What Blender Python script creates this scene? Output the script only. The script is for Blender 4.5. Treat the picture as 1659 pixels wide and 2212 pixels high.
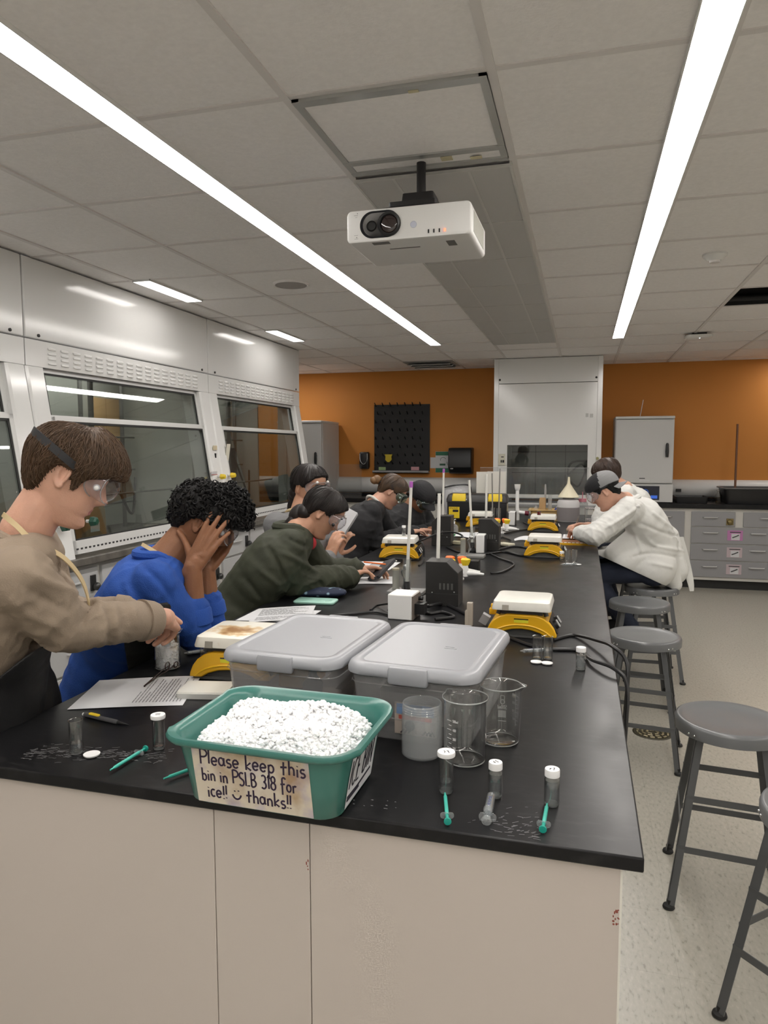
import bpy, bmesh, math, random
import numpy as np
from mathutils import Vector, Matrix, noise
PI = math.pi
for o in list(bpy.data.objects):
    bpy.data.objects.remove(o)
SC = bpy.context.scene
COL = SC.collection
# ---------------------------------------------------------------- camera, world, exposure
FPX, CX, CY = 1541.6, 829.5, 1106.0
CAM = np.array([0.0, 0.0, 1.55])
YAW, PITCH, ROLL = 0.271142, -0.087029, 0.00226
def _rot(yaw, pitch, roll):
    c, s = math.cos, math.sin
    Rz = np.array([[c(yaw), -s(yaw), 0], [s(yaw), c(yaw), 0], [0, 0, 1]])
    Rx = np.array([[1, 0, 0], [0, c(pitch), -s(pitch)], [0, s(pitch), c(pitch)]])
    Ry = np.array([[c(roll), 0, s(roll)], [0, 1, 0], [-s(roll), 0, c(roll)]])
    return Rz @ Rx @ Ry
RM = _rot(YAW, PITCH, ROLL)
cd = bpy.data.cameras.new('camera')
cam = bpy.data.objects.new('camera', cd)
COL.objects.link(cam)
cd.sensor_fit = 'VERTICAL'
cd.sensor_height = 24.0
cd.lens = FPX / 2212 * 24.0
cd.clip_start = 0.05
cam.matrix_world = Matrix(((RM[0][0], RM[0][2], -RM[0][1], CAM[0]), (RM[1][0], RM[1][2], -RM[1][1], CAM[1]),
                           (RM[2][0], RM[2][2], -RM[2][1], CAM[2]), (0, 0, 0, 1)))
SC.camera = cam
W = bpy.data.worlds.new('world')
SC.world = W
W.use_nodes = True
W.node_tree.nodes['Background'].inputs[0].default_value = (0.55, 0.56, 0.58, 1)
W.node_tree.nodes['Background'].inputs[1].default_value = 0.05
SC.view_settings.view_transform = 'Standard'
SC.view_settings.look = 'None'
SC.view_settings.gamma = 1.0
SC.view_settings.use_curve_mapping = False
SC.view_settings.exposure = 0.0
LAMP = 29.5          # strength of the long ceiling strips
LAMP_COL = (1.0, 0.955, 0.905)
SC.cycles.max_bounces = 8
SC.cycles.diffuse_bounces = 4
SC.cycles.glossy_bounces = 4
SC.cycles.transparent_max_bounces = 24
SC.cycles.caustics_reflective = False
SC.cycles.caustics_refractive = False
SC.cycles.sample_clamp_indirect = 6.0
# ---------------------------------------------------------------- points measured on the photograph
def ray(px, py):
    return RM @ np.array([(px - CX) / FPX, 1.0, -(py - CY) / FPX])
def pf(px, py, d):                      # point at forward distance d
    return CAM + ray(px, py) * d
def onz(px, py, z):
    r = ray(px, py); return CAM + r * ((z - CAM[2]) / r[2])
def ony(px, py, y):
    r = ray(px, py); return CAM + r * (y / r[1])
# ---------------------------------------------------------------- materials
_m = {}
def mat(name, col=(.5, .5, .5), rough=.5, metal=0, spec=.5, bump=0, bscale=40, var=0, vscale=5, emit=None, estr=0, coat=0, sss=0, stretch=None, alpha=1):
    if name in _m:
        return _m[name]
    m = bpy.data.materials.new(name); m.use_nodes = True
    nt = m.node_tree; b = nt.nodes['Principled BSDF']
    I = b.inputs
    I['Base Color'].default_value = (*col, 1); I['Roughness'].default_value = rough
    I['Metallic'].default_value = metal; I['Specular IOR Level'].default_value = spec
    I['Coat Weight'].default_value = coat; I['Coat Roughness'].default_value = .08
    if sss:
        I['Subsurface Weight'].default_value = sss; I['Subsurface Radius'].default_value = (.01, .004, .002)
    if emit:
        I['Emission Color'].default_value = (*emit, 1); I['Emission Strength'].default_value = estr
    if alpha < 1:
        I['Alpha'].default_value = alpha
    if bump or var:
        tc = nt.nodes.new('ShaderNodeTexCoord'); mp = nt.nodes.new('ShaderNodeMapping')
        nt.links.new(tc.outputs['Object'], mp.inputs[0])
        if stretch: mp.inputs['Scale'].default_value = stretch
    if bump:
        n = nt.nodes.new('ShaderNodeTexNoise'); n.inputs['Scale'].default_value = bscale; n.inputs['Detail'].default_value = 4
        nt.links.new(mp.outputs[0], n.inputs['Vector'])
        bp = nt.nodes.new('ShaderNodeBump'); bp.inputs['Strength'].default_value = bump; bp.inputs['Distance'].default_value = .01
        nt.links.new(n.outputs['Fac'], bp.inputs['Height']); nt.links.new(bp.outputs[0], I['Normal'])
    if var:
        n = nt.nodes.new('ShaderNodeTexNoise'); n.inputs['Scale'].default_value = vscale; n.inputs['Detail'].default_value = 6
        nt.links.new(mp.outputs[0], n.inputs['Vector'])
        r = nt.nodes.new('ShaderNodeValToRGB')
        r.color_ramp.elements[0].position = .3; r.color_ramp.elements[1].position = .7
        r.color_ramp.elements[0].color = (*[c * (1 - var) for c in col], 1)
        r.color_ramp.elements[1].color = (*[min(1, c * (1 + var)) for c in col], 1)
        nt.links.new(n.outputs['Fac'], r.inputs[0]); nt.links.new(r.outputs[0], I['Base Color'])
    _m[name] = m
    return m
def clear(name, tint=(.97, .98, .98), haze=0.0, hcol=(.9, .9, .9), gloss=1.0, rough=.02, ior=1.45):
    """thin clear sheet: straight-through light plus a mirror film, optionally milky"""
    if name in _m:
        return _m[name]
    m = bpy.data.materials.new(name); m.use_nodes = True
    nt = m.node_tree; nt.nodes.remove(nt.nodes['Principled BSDF'])
    out = nt.nodes['Material Output']
    t = nt.nodes.new('ShaderNodeBsdfTransparent'); t.inputs[0].default_value = (*tint, 1)
    g = nt.nodes.new('ShaderNodeBsdfGlossy'); g.inputs['Roughness'].default_value = rough
    lw = nt.nodes.new('ShaderNodeLayerWeight'); lw.inputs[0].default_value = .5
    pw = nt.nodes.new('ShaderNodeMath'); pw.operation = 'POWER'; pw.inputs[1].default_value = 3.2
    nt.links.new(lw.outputs['Facing'], pw.inputs[0]); f0 = ((ior - 1) / (ior + 1)) ** 2
    mul = nt.nodes.new('ShaderNodeMath'); mul.operation = 'MULTIPLY_ADD'; mul.inputs[1].default_value = .8 * gloss; mul.inputs[2].default_value = f0 * gloss; mul.use_clamp = True
    nt.links.new(pw.outputs[0], mul.inputs[0])
    base = t.outputs[0]
    if haze:
        d = nt.nodes.new('ShaderNodeBsdfDiffuse'); d.inputs[0].default_value = (*hcol, 1)
        tl = nt.nodes.new('ShaderNodeBsdfTranslucent'); tl.inputs[0].default_value = (*hcol, 1)
        a = nt.nodes.new('ShaderNodeMixShader'); a.inputs[0].default_value = .4
        nt.links.new(d.outputs[0], a.inputs[1]); nt.links.new(tl.outputs[0], a.inputs[2])
        b = nt.nodes.new('ShaderNodeMixShader'); b.inputs[0].default_value = haze
        nt.links.new(base, b.inputs[1]); nt.links.new(a.outputs[0], b.inputs[2]); base = b.outputs[0]
    x = nt.nodes.new('ShaderNodeMixShader')
    nt.links.new(mul.outputs[0], x.inputs[0]); nt.links.new(base, x.inputs[1]); nt.links.new(g.outputs[0], x.inputs[2])
    nt.links.new(x.outputs[0], out.inputs[0])
    _m[name] = m
    return m
# ---------------------------------------------------------------- mesh builder
def V3(p): return np.array(p, float)
def unit(v):
    v = V3(v); n = np.linalg.norm(v); return v / n if n > 1e-12 else v
def frame(d):
    d = unit(d); a = V3((0, 0, 1)) if abs(d[2]) < .95 else V3((1, 0, 0))
    x = unit(np.cross(a, d)); y = np.cross(d, x); return x, y, d
def rz(a):
    c, s = math.cos(a), math.sin(a); return np.array([[c, -s, 0], [s, c, 0], [0, 0, 1.0]])
def rx(a):
    c, s = math.cos(a), math.sin(a); return np.array([[1.0, 0, 0], [0, c, -s], [0, s, c]])
def ry(a):
    c, s = math.cos(a), math.sin(a); return np.array([[c, 0, s], [0, 1.0, 0], [-s, 0, c]])
def rrect(w, h, r, n=4):
    P = []
    for cx, cy, a0 in ((w / 2 - r, h / 2 - r, 0), (-w / 2 + r, h / 2 - r, 90), (-w / 2 + r, -h / 2 + r, 180), (w / 2 - r, -h / 2 + r, 270)):
        for k in range(n + 1):
            a = math.radians(a0 + 90 * k / n); P.append((cx + r * math.cos(a), cy + r * math.sin(a)))
    return P
def circ(r, n=24, c=(0, 0)): return [(c[0] + r * math.cos(2 * PI * k / n), c[1] + r * math.sin(2 * PI * k / n)) for k in range(n)]
def spline(P, n=8, closed=False):
    P = [V3(p) for p in P]; out = []; m = len(P)
    rng = range(m if closed else m - 1)
    for i in rng:
        if closed: a, b, c, d = P[i - 1], P[i], P[(i + 1) % m], P[(i + 2) % m]
        else: a, b, c, d = P[max(i - 1, 0)], P[i], P[i + 1], P[min(i + 2, m - 1)]
        for k in range(n):
            t = k / n
            out.append(.5 * (2 * b + (c - a) * t + (2 * a - 5 * b + 4 * c - d) * t * t + (3 * b - a - 3 * c + d) * t ** 3))
    if not closed: out.append(P[-1])
    return out
class MB:
    def __init__(s): s.v = []; s.f = []; s.m = []
    def add(s, V, F, mi=0):
        o = len(s.v); s.v += [tuple(map(float, p)) for p in V]
        s.f += [tuple(i + o for i in f) for f in F]; s.m += [mi] * len(F); return s
    def box(s, c, sz, mi=0, R=None):
        c = V3(c); h = V3(sz) / 2
        P = [V3((x, y, z)) * h for z in (-1, 1) for y in (-1, 1) for x in (-1, 1)]
        if R is not None: P = [R @ p for p in P]
        return s.add([c + p for p in P], [(0, 2, 3, 1), (4, 5, 7, 6), (0, 1, 5, 4), (2, 6, 7, 3), (0, 4, 6, 2), (1, 3, 7, 5)], mi)
    def bb(s, a, b, mi=0):
        a, b = V3(a), V3(b); return s.box((a + b) / 2, np.abs(b - a), mi)
    def loft(s, rings, mi=0, caps=(True, True), closed=True):
        n = len(rings[0]); V = [p for r in rings for p in r]; F = []
        for i in range(len(rings) - 1):
            for k in range(n if closed else n - 1):
                a, b = i * n + k, i * n + (k + 1) % n
                F.append((a, b, b + n, a + n))
        if caps[0]: F.append(tuple(range(n - 1, -1, -1)))
        if caps[1]: F.append(tuple((len(rings) - 1) * n + k for k in range(n)))
        return s.add(V, F, mi)
    def stack(s, poly_z, c=(0, 0, 0), mi=0, R=None, caps=(True, True)):   # list of (2-D polygon, z)
        c = V3(c); rings = []
        for poly, z in poly_z:
            r = [V3((p[0], p[1], z)) for p in poly]
            if R is not None: r = [R @ p for p in r]
            rings.append([c + p for p in r])
        return s.loft(rings, mi, caps)
    def lathe(s, prof, c=(0, 0, 0), seg=28, mi=0, R=None):
        c = V3(c); rings = []
        for r, z in prof:
            q = [V3((max(r, 1e-5) * math.cos(2 * PI * k / seg), max(r, 1e-5) * math.sin(2 * PI * k / seg), z)) for k in range(seg)]
            if R is not None: q = [R @ p for p in q]
            rings.append([c + p for p in q])
        return s.loft(rings, mi, (False, False))
    def cyl(s, a, b, r0, r1=None, seg=16, mi=0):
        r1 = r0 if r1 is None else r1; a, b = V3(a), V3(b); x, y, d = frame(b - a)
        R = [[p + (x * math.cos(2 * PI * k / seg) + y * math.sin(2 * PI * k / seg)) * r for k in range(seg)] for p, r in ((a, r0), (b, r1))]
        return s.loft(R, mi)
    def tube(s, P, r, seg=8, mi=0, closed=False):
        P = [V3(p) for p in P]; n = len(P); rs = r if hasattr(r, '__len__') else [r] * n
        T = [unit(P[(i + 1) % n if closed else min(i + 1, n - 1)] - P[i - 1 if closed else max(i - 1, 0)]) for i in range(n)]
        x, y, _ = frame(T[0]); rings = []
        for i in range(n):
            x = unit(x - T[i] * np.dot(x, T[i])); y = np.cross(T[i], x)
            rings.append([P[i] + (x * math.cos(2 * PI * k / seg) + y * math.sin(2 * PI * k / seg)) * rs[i] for k in range(seg)])
        if closed: rings.append(rings[0])
        return s.loft(rings, mi, (not closed, not closed))
    def ribbon(s, P, w, t, mi=0):      # flat strip: points, width vectors, thickness vectors
        rings = [[V3(p) - V3(a) / 2 - V3(b) / 2, V3(p) + V3(a) / 2 - V3(b) / 2, V3(p) + V3(a) / 2 + V3(b) / 2, V3(p) - V3(a) / 2 + V3(b) / 2] for p, a, b in zip(P, w, t)]
        return s.loft(rings, mi)
    def prism(s, poly, o, u, v, h, mi=0):   # polygon in plane (u,v) at o, extruded along h
        o, u, v, h = V3(o), V3(u), V3(v), V3(h)
        A = [o + u * p[0] + v * p[1] for p in poly]
        return s.loft([A, [p + h for p in A]], mi)
    def ell(s, c, rad, R=None, nu=16, nv=10, mi=0):
        c = V3(c); rad = V3(rad); rings = []
        for j in range(nv + 1):
            a = -PI / 2 + PI * j / nv; q = []
            for k in range(nu):
                p = V3((math.cos(a) * math.cos(2 * PI * k / nu), math.cos(a) * math.sin(2 * PI * k / nu), math.sin(a)))
                if j in (0, nv): p = V3((1e-4 * math.cos(2 * PI * k / nu), 1e-4 * math.sin(2 * PI * k / nu), math.sin(a)))
                p = p * rad
                q.append(c + (R @ p if R is not None else p))
            rings.append(q)
        return s.loft(rings, mi)
    def quad(s, a, b, c, d, mi=0): return s.add([a, b, c, d], [(0, 1, 2, 3)], mi)
    def strokes(s, lines, o, u, v, n, w, t=.0006, mi=0):   # pen lines as raised ink ribbons in plane (u,v)
        o, u, v, n = V3(o), V3(u), V3(v), V3(n)
        for L in lines:
            Q = [o + u * p[0] + v * p[1] for p in L]; rings = []
            for i in range(len(Q)):
                d = unit(Q[min(i + 1, len(Q) - 1)] - Q[max(i - 1, 0)]); sd = np.cross(n, d) * w / 2
                e = d * w * .4 * (-1 if i == 0 else 1 if i == len(Q) - 1 else 0)
                rings.append([Q[i] + e - sd, Q[i] + e + sd, Q[i] + e + sd + n * t, Q[i] + e - sd + n * t])
            s.loft(rings, mi)
        return s
    def mesh(s, name, mats, flat=False, ang=38):
        me = bpy.data.meshes.new(name); me.from_pydata(s.v, [], s.f)
        for m in (mats if isinstance(mats, (list, tuple)) else [mats]): me.materials.append(m)
        me.polygons.foreach_set('material_index', s.m)
        if not flat:
            me.polygons.foreach_set('use_smooth', [True] * len(s.f)); me.set_sharp_from_angle(angle=math.radians(ang))
        me.update(); return me
def mk(name, mb, mats, parent=None, bevel=0, flat=False, ang=38, fix=True):
    me = mb if isinstance(mb, bpy.types.Mesh) else mb.mesh(name, mats, flat, ang)
    if fix and not isinstance(mb, bpy.types.Mesh):
        bm = bmesh.new(); bm.from_mesh(me); bmesh.ops.recalc_face_normals(bm, faces=bm.faces); bm.to_mesh(me); bm.free()
    o = bpy.data.objects.new(name, me); COL.objects.link(o)
    if parent: o.parent = parent
    if bevel:
        b = o.modifiers.new('bevel', 'BEVEL'); b.width = bevel; b.segments = 2; b.limit_method = 'ANGLE'; b.angle_limit = math.radians(40)
    return o
def tag(o, label, cat, group=None, kind=None):
    o['label'] = label; o['category'] = cat
    if group: o['group'] = group
    if kind: o['kind'] = kind
    return o
def thing(name, label, cat, loc=(0, 0, 0), rot=0, group=None):
    o = bpy.data.objects.new(name, None); COL.objects.link(o); o.empty_display_size = .05
    o.location = loc; o.rotation_euler = (0, 0, rot); return tag(o, label, cat, group)
def struct(name, mb, mats, **k):
    o = mk(name, mb, mats, **k); o['kind'] = 'structure'; return o
def dup(root, loc, rot=None, label=None, group=None):
    r = root.copy(); COL.objects.link(r); r.location = loc
    if rot is not None: r.rotation_euler = (0, 0, rot)
    if label: r['label'] = label
    if group: r['group'] = group
    def kids(a, b):
        for ch in list(a.children):
            c = ch.copy(); COL.objects.link(c); c.parent = b; kids(ch, c)
    kids(root, r); return r
# ---------------------------------------------------------------- a small pen alphabet (strokes in a 1-high cell)
def arc(cx, cy, rx_, ry_, a0, a1, n=10): return [(cx + rx_ * math.cos(math.radians(a0 + (a1 - a0) * k / n)), cy + ry_ * math.sin(math.radians(a0 + (a1 - a0) * k / n))) for k in range(n + 1)]
GL = {
 'P': (.55, [[(.1, 0), (.1, 1)], [(.1, 1)] + arc(.25, .74, .3, .26, 90, -90) + [(.1, .48)]]), 'l': (.22, [[(.1, 0), (.12, .95)]]),
 'e': (.48, [[(.06, .26), (.4, .3)] + arc(.23, .28, .18, .26, 10, 320)]), 'a': (.5, [arc(.22, .26, .17, .26, 50, 400), [(.4, .52), (.4, .1), (.47, 0)]]),
 's': (.42, [arc(.22, .4, .14, .13, 40, 250, 8) + arc(.2, .14, .15, .14, 80, -140, 8)]), 'k': (.48, [[(.1, 0), (.1, .95)], [(.4, .5), (.1, .22), (.42, 0)]]),
 'p': (.5, [[(.1, -.4), (.1, .52)], arc(.25, .27, .17, .25, 150, -150)]), 't': (.46, [[(.2, 0), (.22, .85)], [(.02, .5), (.42, .54)]]),
 'h': (.5, [[(.1, 0), (.1, .95)], [(.1, .3)] + arc(.25, .3, .15, .22, 170, 0, 8) + [(.4, 0)]]), 'i': (.22, [[(.1, 0), (.1, .5)], [(.1, .68), (.11, .72)]]),
 'b': (.5, [[(.1, .95), (.1, 0)], arc(.25, .26, .17, .25, 150, -150)]), 'n': (.5, [[(.1, 0), (.1, .52)], [(.1, .3)] + arc(.25, .3, .15, .22, 170, 0, 8) + [(.4, 0)]]),
 'S': (.5, [arc(.27, .75, .18, .22, 40, 260, 9) + arc(.24, .25, .2, .25, 80, -140, 9)]), 'L': (.46, [[(.1, 1), (.1, 0), (.42, .02)]]),
 'B': (.55, [[(.1, 0), (.1, 1)], [(.1, 1)] + arc(.22, .76, .2, .24, 90, -90, 7) + [(.1, .52)] + arc(.24, .26, .24, .26, 90, -90, 7) + [(.1, 0)]]),
 '3': (.5, [arc(.22, .74, .18, .24, 140, -80, 8) + arc(.22, .25, .2, .25, 80, -140, 8)]), '1': (.26, [[(.04, .8), (.14, 1), (.14, 0)]]),
 '8': (.5, [arc(.24, .74, .16, .23, -90, 270), arc(.24, .25, .19, .26, 90, 450)]), 'f': (.44, [arc(.28, .78, .14, .18, 20, 180, 7) + [(.14, -.3)], [(.0, .45), (.36, .5)]]),
 'o': (.46, [arc(.22, .26, .17, .26, 90, 450)]), 'r': (.4, [[(.1, 0), (.1, .52)], [(.1, .3)] + arc(.25, .32, .15, .2, 170, 50, 6)]),
 'c': (.42, [arc(.24, .26, .17, .26, 50, 310)]), '!': (.2, [[(.1, .28), (.12, .95)], [(.1, .0), (.1, .05)]]), ')': (.7, [arc(.36, .5, .32, .42, 195, 345), [(.22, .62), (.23, .68)], [(.5, .66), (.51, .72)]]),
 'u': (.5, [[(.1, .5)] + arc(.24, .2, .15, .2, 180, 360, 8) + [(.4, .52), (.4, 0)]]), 'I': (.24, [[(.1, 0), (.1, 1)]]), 'C': (.55, [arc(.32, .5, .24, .5, 50, 310)]),
 'E': (.5, [[(.42, 1), (.1, 1), (.1, 0), (.44, 0)], [(.1, .52), (.36, .52)]]), 'N': (.6, [[(.1, 0), (.1, 1), (.48, 0), (.48, 1)]]),
 '0': (.5, [arc(.24, .5, .18, .5, 90, 450)]), '5': (.5, [[(.42, 1), (.12, 1), (.1, .56)] + arc(.22, .3, .2, .3, 110, -140, 8)]), '4': (.52, [[(.36, 0), (.36, 1), (.05, .3), (.48, .3)]]),
 '2': (.5, [arc(.24, .72, .18, .27, 160, -30, 8) + [(.05, 0), (.45, 0)]]), 'm': (.7, [[(.08, 0), (.08, .5)], [(.08, .3)] + arc(.2, .3, .12, .2, 170, 0, 6) + [(.32, 0)], [(.32, .3)] + arc(.44, .3, .12, .2, 170, 0, 6) + [(.56, 0)]]),
 'R': (.55, [[(.1, 0), (.1, 1)], [(.1, 1)] + arc(.25, .76, .26, .24, 90, -90, 8) + [(.1, .52), (.48, 0)]]), 'A': (.55, [[(.04, 0), (.26, 1), (.48, 0)], [(.12, .36), (.4, .36)]]), 'T': (.5, [[(.02, 1), (.46, 1)], [(.24, 1), (.24, 0)]]), 'Y': (.5, [[(.02, 1), (.24, .5), (.46, 1)], [(.24, .5), (.24, 0)]]), ' ': (.32, []),
}
def write(txt, x, y, h, slant=.08, rnd=None):
    out = []
    for ch in txt:
        w, S = GL[ch]
        dy = rnd.uniform(-.05, .05) * h if rnd else 0
        for L in S: out.append([(x + (p[0] + slant * p[1]) * h, y + dy + p[1] * h) for p in L])
        x += w * h * 1.02
    return out, x
# ---------------------------------------------------------------- common materials
M_ceil = mat('ceiling_tile', (.90, .875, .86), .9, bump=.15, bscale=120, var=.03, vscale=60)
M_grid = mat('ceiling_grid_paint', (.74, .71, .69), .6)
M_white = mat('gloss_white_enamel', (.80, .80, .79), .13, spec=.5)
M_trim = mat('white_trim', (.78, .78, .76), .3)
M_orange = mat('orange_wall_paint', (.56, .215, .035), .65, bump=.05, bscale=150)
M_offw = mat('off_white_wall_paint', (.84, .83, .81), .8)
M_black = mat('black_plastic', (.011, .011, .012), .38)
M_dark = mat('dark_grey_metal', (.05, .05, .052), .4)
M_rub = mat('black_rubber', (.014, .014, .014), .6)
M_chrome = mat('chrome', (.75, .75, .76), .15, metal=1)
M_steel = mat('brushed_steel', (.5, .5, .5), .3, metal=1)
M_greycab = mat('grey_cabinet_enamel', (.30, .30, .31), .35)
M_cream = mat('cream_panel_laminate', (.525, .472, .43), .42, bump=.02, bscale=200)
M_cabframe = mat('cabinet_frame_enamel', (.60, .585, .55), .35)
M_yel = mat('yellow_plastic', (.72, .40, .012), .32)
M_yel2 = mat('bright_yellow_plastic', (.85, .62, .03), .4)
M_ora = mat('orange_plastic', (.85, .17, .02), .4)
M_wplas = mat('white_plastic', (.8, .8, .79), .35)
M_paper = mat('white_paper', (.64, .645, .66), .8)
M_ink = mat('dark_ink', (.012, .010, .02), .7)
M_print = mat('grey_print', (.16, .16, .17), .9)
M_glass = clear('clear_glass', (.985, .99, .988), gloss=2.3)
M_pane = clear('sash_glass', (.72, .75, .73), gloss=1.5)
M_acr = clear('clear_acrylic', (.94, .95, .95), haze=.04, gloss=.9)
M_water = clear('clear_liquid', (.90, .92, .93), haze=.10, hcol=(.7, .72, .74), gloss=2.6, ior=1.33)
M_frost = clear('frosted_plastic', (.93, .94, .94), haze=.22, hcol=(.85, .87, .88), gloss=.8, rough=.15)
def black_top():
    m = mat('black_epoxy_resin', (.013, .013, .014), .3, spec=.24); nt = m.node_tree; b = nt.nodes['Principled BSDF']
    tc = nt.nodes.new('ShaderNodeTexCoord')
    def nz(scale, detail, stretch, lo, hi):
        mp = nt.nodes.new('ShaderNodeMapping'); mp.inputs['Scale'].default_value = stretch
        n = nt.nodes.new('ShaderNodeTexNoise'); n.inputs['Scale'].default_value = scale; n.inputs['Detail'].default_value = detail
        r = nt.nodes.new('ShaderNodeMapRange'); r.inputs[1].default_value = lo; r.inputs[2].default_value = hi
        nt.links.new(tc.outputs['Object'], mp.inputs[0]); nt.links.new(mp.outputs[0], n.inputs['Vector']); nt.links.new(n.outputs['Fac'], r.inputs[0]); return r.outputs[0]
    smear = nz(7, 8, (1, .6, 1), .35, .85); wipe = nz(26, 6, (1, 2.5, 1), .5, .85)
    mx = nt.nodes.new('ShaderNodeMath'); mx.operation = 'MULTIPLY'; nt.links.new(smear, mx.inputs[0]); nt.links.new(wipe, mx.inputs[1])
    c = nt.nodes.new('ShaderNodeMixRGB'); c.inputs[1].default_value = (.0095, .0095, .0105, 1); c.inputs[2].default_value = (.045, .044, .045, 1)
    nt.links.new(mx.outputs[0], c.inputs[0]); nt.links.new(c.outputs[0], b.inputs['Base Color'])
    rr = nt.nodes.new('ShaderNodeMapRange'); rr.inputs[3].default_value = .30; rr.inputs[4].default_value = .42; rr.interpolation_type = 'SMOOTHSTEP'
    nt.links.new(smear, rr.inputs[0]); nt.links.new(rr.outputs[0], b.inputs['Roughness'])
    return m
M_top = black_top()
def floor_mat():
    m = mat('speckled_vinyl_tile', (.5, .48, .42), .3); nt = m.node_tree; b = nt.nodes['Principled BSDF']
    tc = nt.nodes.new('ShaderNodeTexCoord')
    n = nt.nodes.new('ShaderNodeTexNoise'); n.inputs['Scale'].default_value = 85; n.inputs['Detail'].default_value = 4
    mp = nt.nodes.new('ShaderNodeMapping'); mp.inputs['Rotation'].default_value = (0, 0, .7); mp.inputs['Scale'].default_value = (1, .45, 1)
    nt.links.new(tc.outputs['Object'], mp.inputs[0]); nt.links.new(mp.outputs[0], n.inputs['Vector'])
    r = nt.nodes.new('ShaderNodeValToRGB'); e = r.color_ramp.elements
    e[0].position = .30; e[0].color = (.29, .275, .23, 1); e[1].position = .72; e[1].color = (.48, .46, .40, 1)
    k = e.new(.42); k.color = (.40, .382, .328, 1); k = e.new(.6); k.color = (.43, .41, .355, 1)
    nt.links.new(n.outputs['Fac'], r.inputs[0])
    br = nt.nodes.new('ShaderNodeTexBrick'); br.offset = 0; br.inputs['Scale'].default_value = 1; br.inputs['Brick Width'].default_value = .305; br.inputs['Row Height'].default_value = .305
    br.inputs['Mortar Size'].default_value = .0008; br.inputs['Color1'].default_value = br.inputs['Color2'].default_value = (1, 1, 1, 1); br.inputs['Mortar'].default_value = (.8, .8, .79, 1)
    nt.links.new(tc.outputs['Object'], br.inputs['Vector'])
    x = nt.nodes.new('ShaderNodeMixRGB'); x.blend_type = 'MULTIPLY'; x.inputs[0].default_value = 1
    nt.links.new(r.outputs[0], x.inputs[1]); nt.links.new(br.outputs[0], x.inputs[2]); nt.links.new(x.outputs[0], b.inputs['Base Color'])
    return m
# ---------------------------------------------------------------- room shell
ZC, YB, XL, XR, YF = 2.575, 9.1, -4.95, 5.2, -3.2
struct('floor', MB().bb((XL - .1, YF - .1, -.1), (XR + .1, YB + .1, 0)), floor_mat())
struct('wall_back', MB().bb((XL - .1, YB, 0), (XR + .1, YB + .1, 2.9)), M_orange)
struct('wall_left', MB().bb((XL - .1, YF, 0), (XL, YB, 2.9)), M_offw)
struct('wall_right', MB().bb((XR, YF, 0), (XR + .1, YB, 2.9)), M_offw)
struct('wall_front', MB().bb((XL, YF - .1, 0), (XR, YF, 2.9)), M_offw)
GX = [-.26 + .598 * k for k in range(-7, 9)]
GY = [2.025 + .615 * k for k in range(-8, 12)]
xs = [XL] + [g for g in GX if g > XL] + [XR]; ys = [YF] + [g for g in GY if g > YF] + [YB]
HX, HY = (.936, 1.534), (5.1, 5.715)
cm = MB()
for i in range(len(xs) - 1):
    for j in range(len(ys) - 1):
        x0, x1, y0, y1 = xs[i], xs[i + 1], ys[j], ys[j + 1]
        if abs(x0 - HX[0]) < .03 and abs(y0 - HY[0]) < .03: continue
        cm.bb((x0, y0, ZC), (x1, y1, ZC + .018))
struct('ceiling', cm, M_ceil)
struct('trim_1', MB().bb((XL, YF, 2.895), (XR, YB, 2.9)), mat('plenum_black', (.01, .01, .01), .9))   # deck above the tiles
gm = MB()
for g in xs[1:-1]: gm.bb((g - .012, YF, ZC - .006), (g + .012, YB, ZC + .001))
for g in ys[1:-1]: gm.bb((XL, g - .0115, ZC - .004), (XR, g + .0115, ZC + .0005))
gm.bb((XL, YB - .022, ZC - .006), (XR, YB, ZC + .001))
struct('trim_2', gm, M_grid)
hm = MB()
hm.bb((HX[0] + .01, HY[0], ZC), (HX[0] + .02, HY[1], ZC + .3)); hm.bb((HX[0], HY[1] - .02, ZC), (HX[1], HY[1] - .01, ZC + .3))
hm.bb((HX[1] - .02, HY[0], ZC), (HX[1] - .01, HY[1], ZC + .3)); hm.bb((HX[0], HY[0] + .01, ZC), (HX[1], HY[0] + .02, ZC + .3))
hm.bb((HX[0], HY[0], ZC + .3), (HX[1], HY[1], ZC + .31)); hm.cyl((HX[0] + .02, HY[1] - .06, ZC + .04), (HX[1] - .02, HY[1] - .06, ZC + .04), .022)
struct('trim_3', hm, mat('dark_void', (.006, .006, .007), .7))
# long recessed strips and their short sisters over the hoods
def lamp_mat(n, s):
    return mat(n, (.9, .9, .88), .4, emit=LAMP_COL, estr=s)
M_lamp = lamp_mat('lit_diffuser', LAMP)
def strip(x0, x1, y0, y1, label, group, name='linear_ceiling_light', m=None):
    t = thing(name, label, 'ceiling light', ((x0 + x1) / 2, y0, ZC), 0, group)
    w = (x1 - x0) / 2; L = y1 - y0
    mk('diffuser', MB().bb((-w + .004, .004, -.012), (w - .004, L - .004, -.005)), m or M_lamp, t)
    h = MB()
    for a, b in (((-w, 0), (-w + .004, L)), ((w - .004, 0), (w, L)), ((-w, 0), (w, .004)), ((-w, L - .004), (w, L))):
        h.bb((a[0], a[1], -.013), (b[0], b[1], .0))
    mk('housing', h, M_trim, t); return t
strip(-1.456, -1.35, -3.0, 6.95, 'long white strip light in the ceiling left of the projector', 'ceiling strip lights')
strip(.236, .338, -3.0, 6.98, 'long white strip light in the ceiling right of the projector', 'ceiling strip lights')
strip(2.62, 2.73, -3.0, 6.95, 'long strip light over the right aisle outside the frame', 'ceiling strip lights')
strip(-2.645, -2.525, 3.85, 4.47, 'short strip light over the middle fume hood', 'short strip lights over the hoods', m=lamp_mat('lit_short_diffuser', 10))
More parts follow.
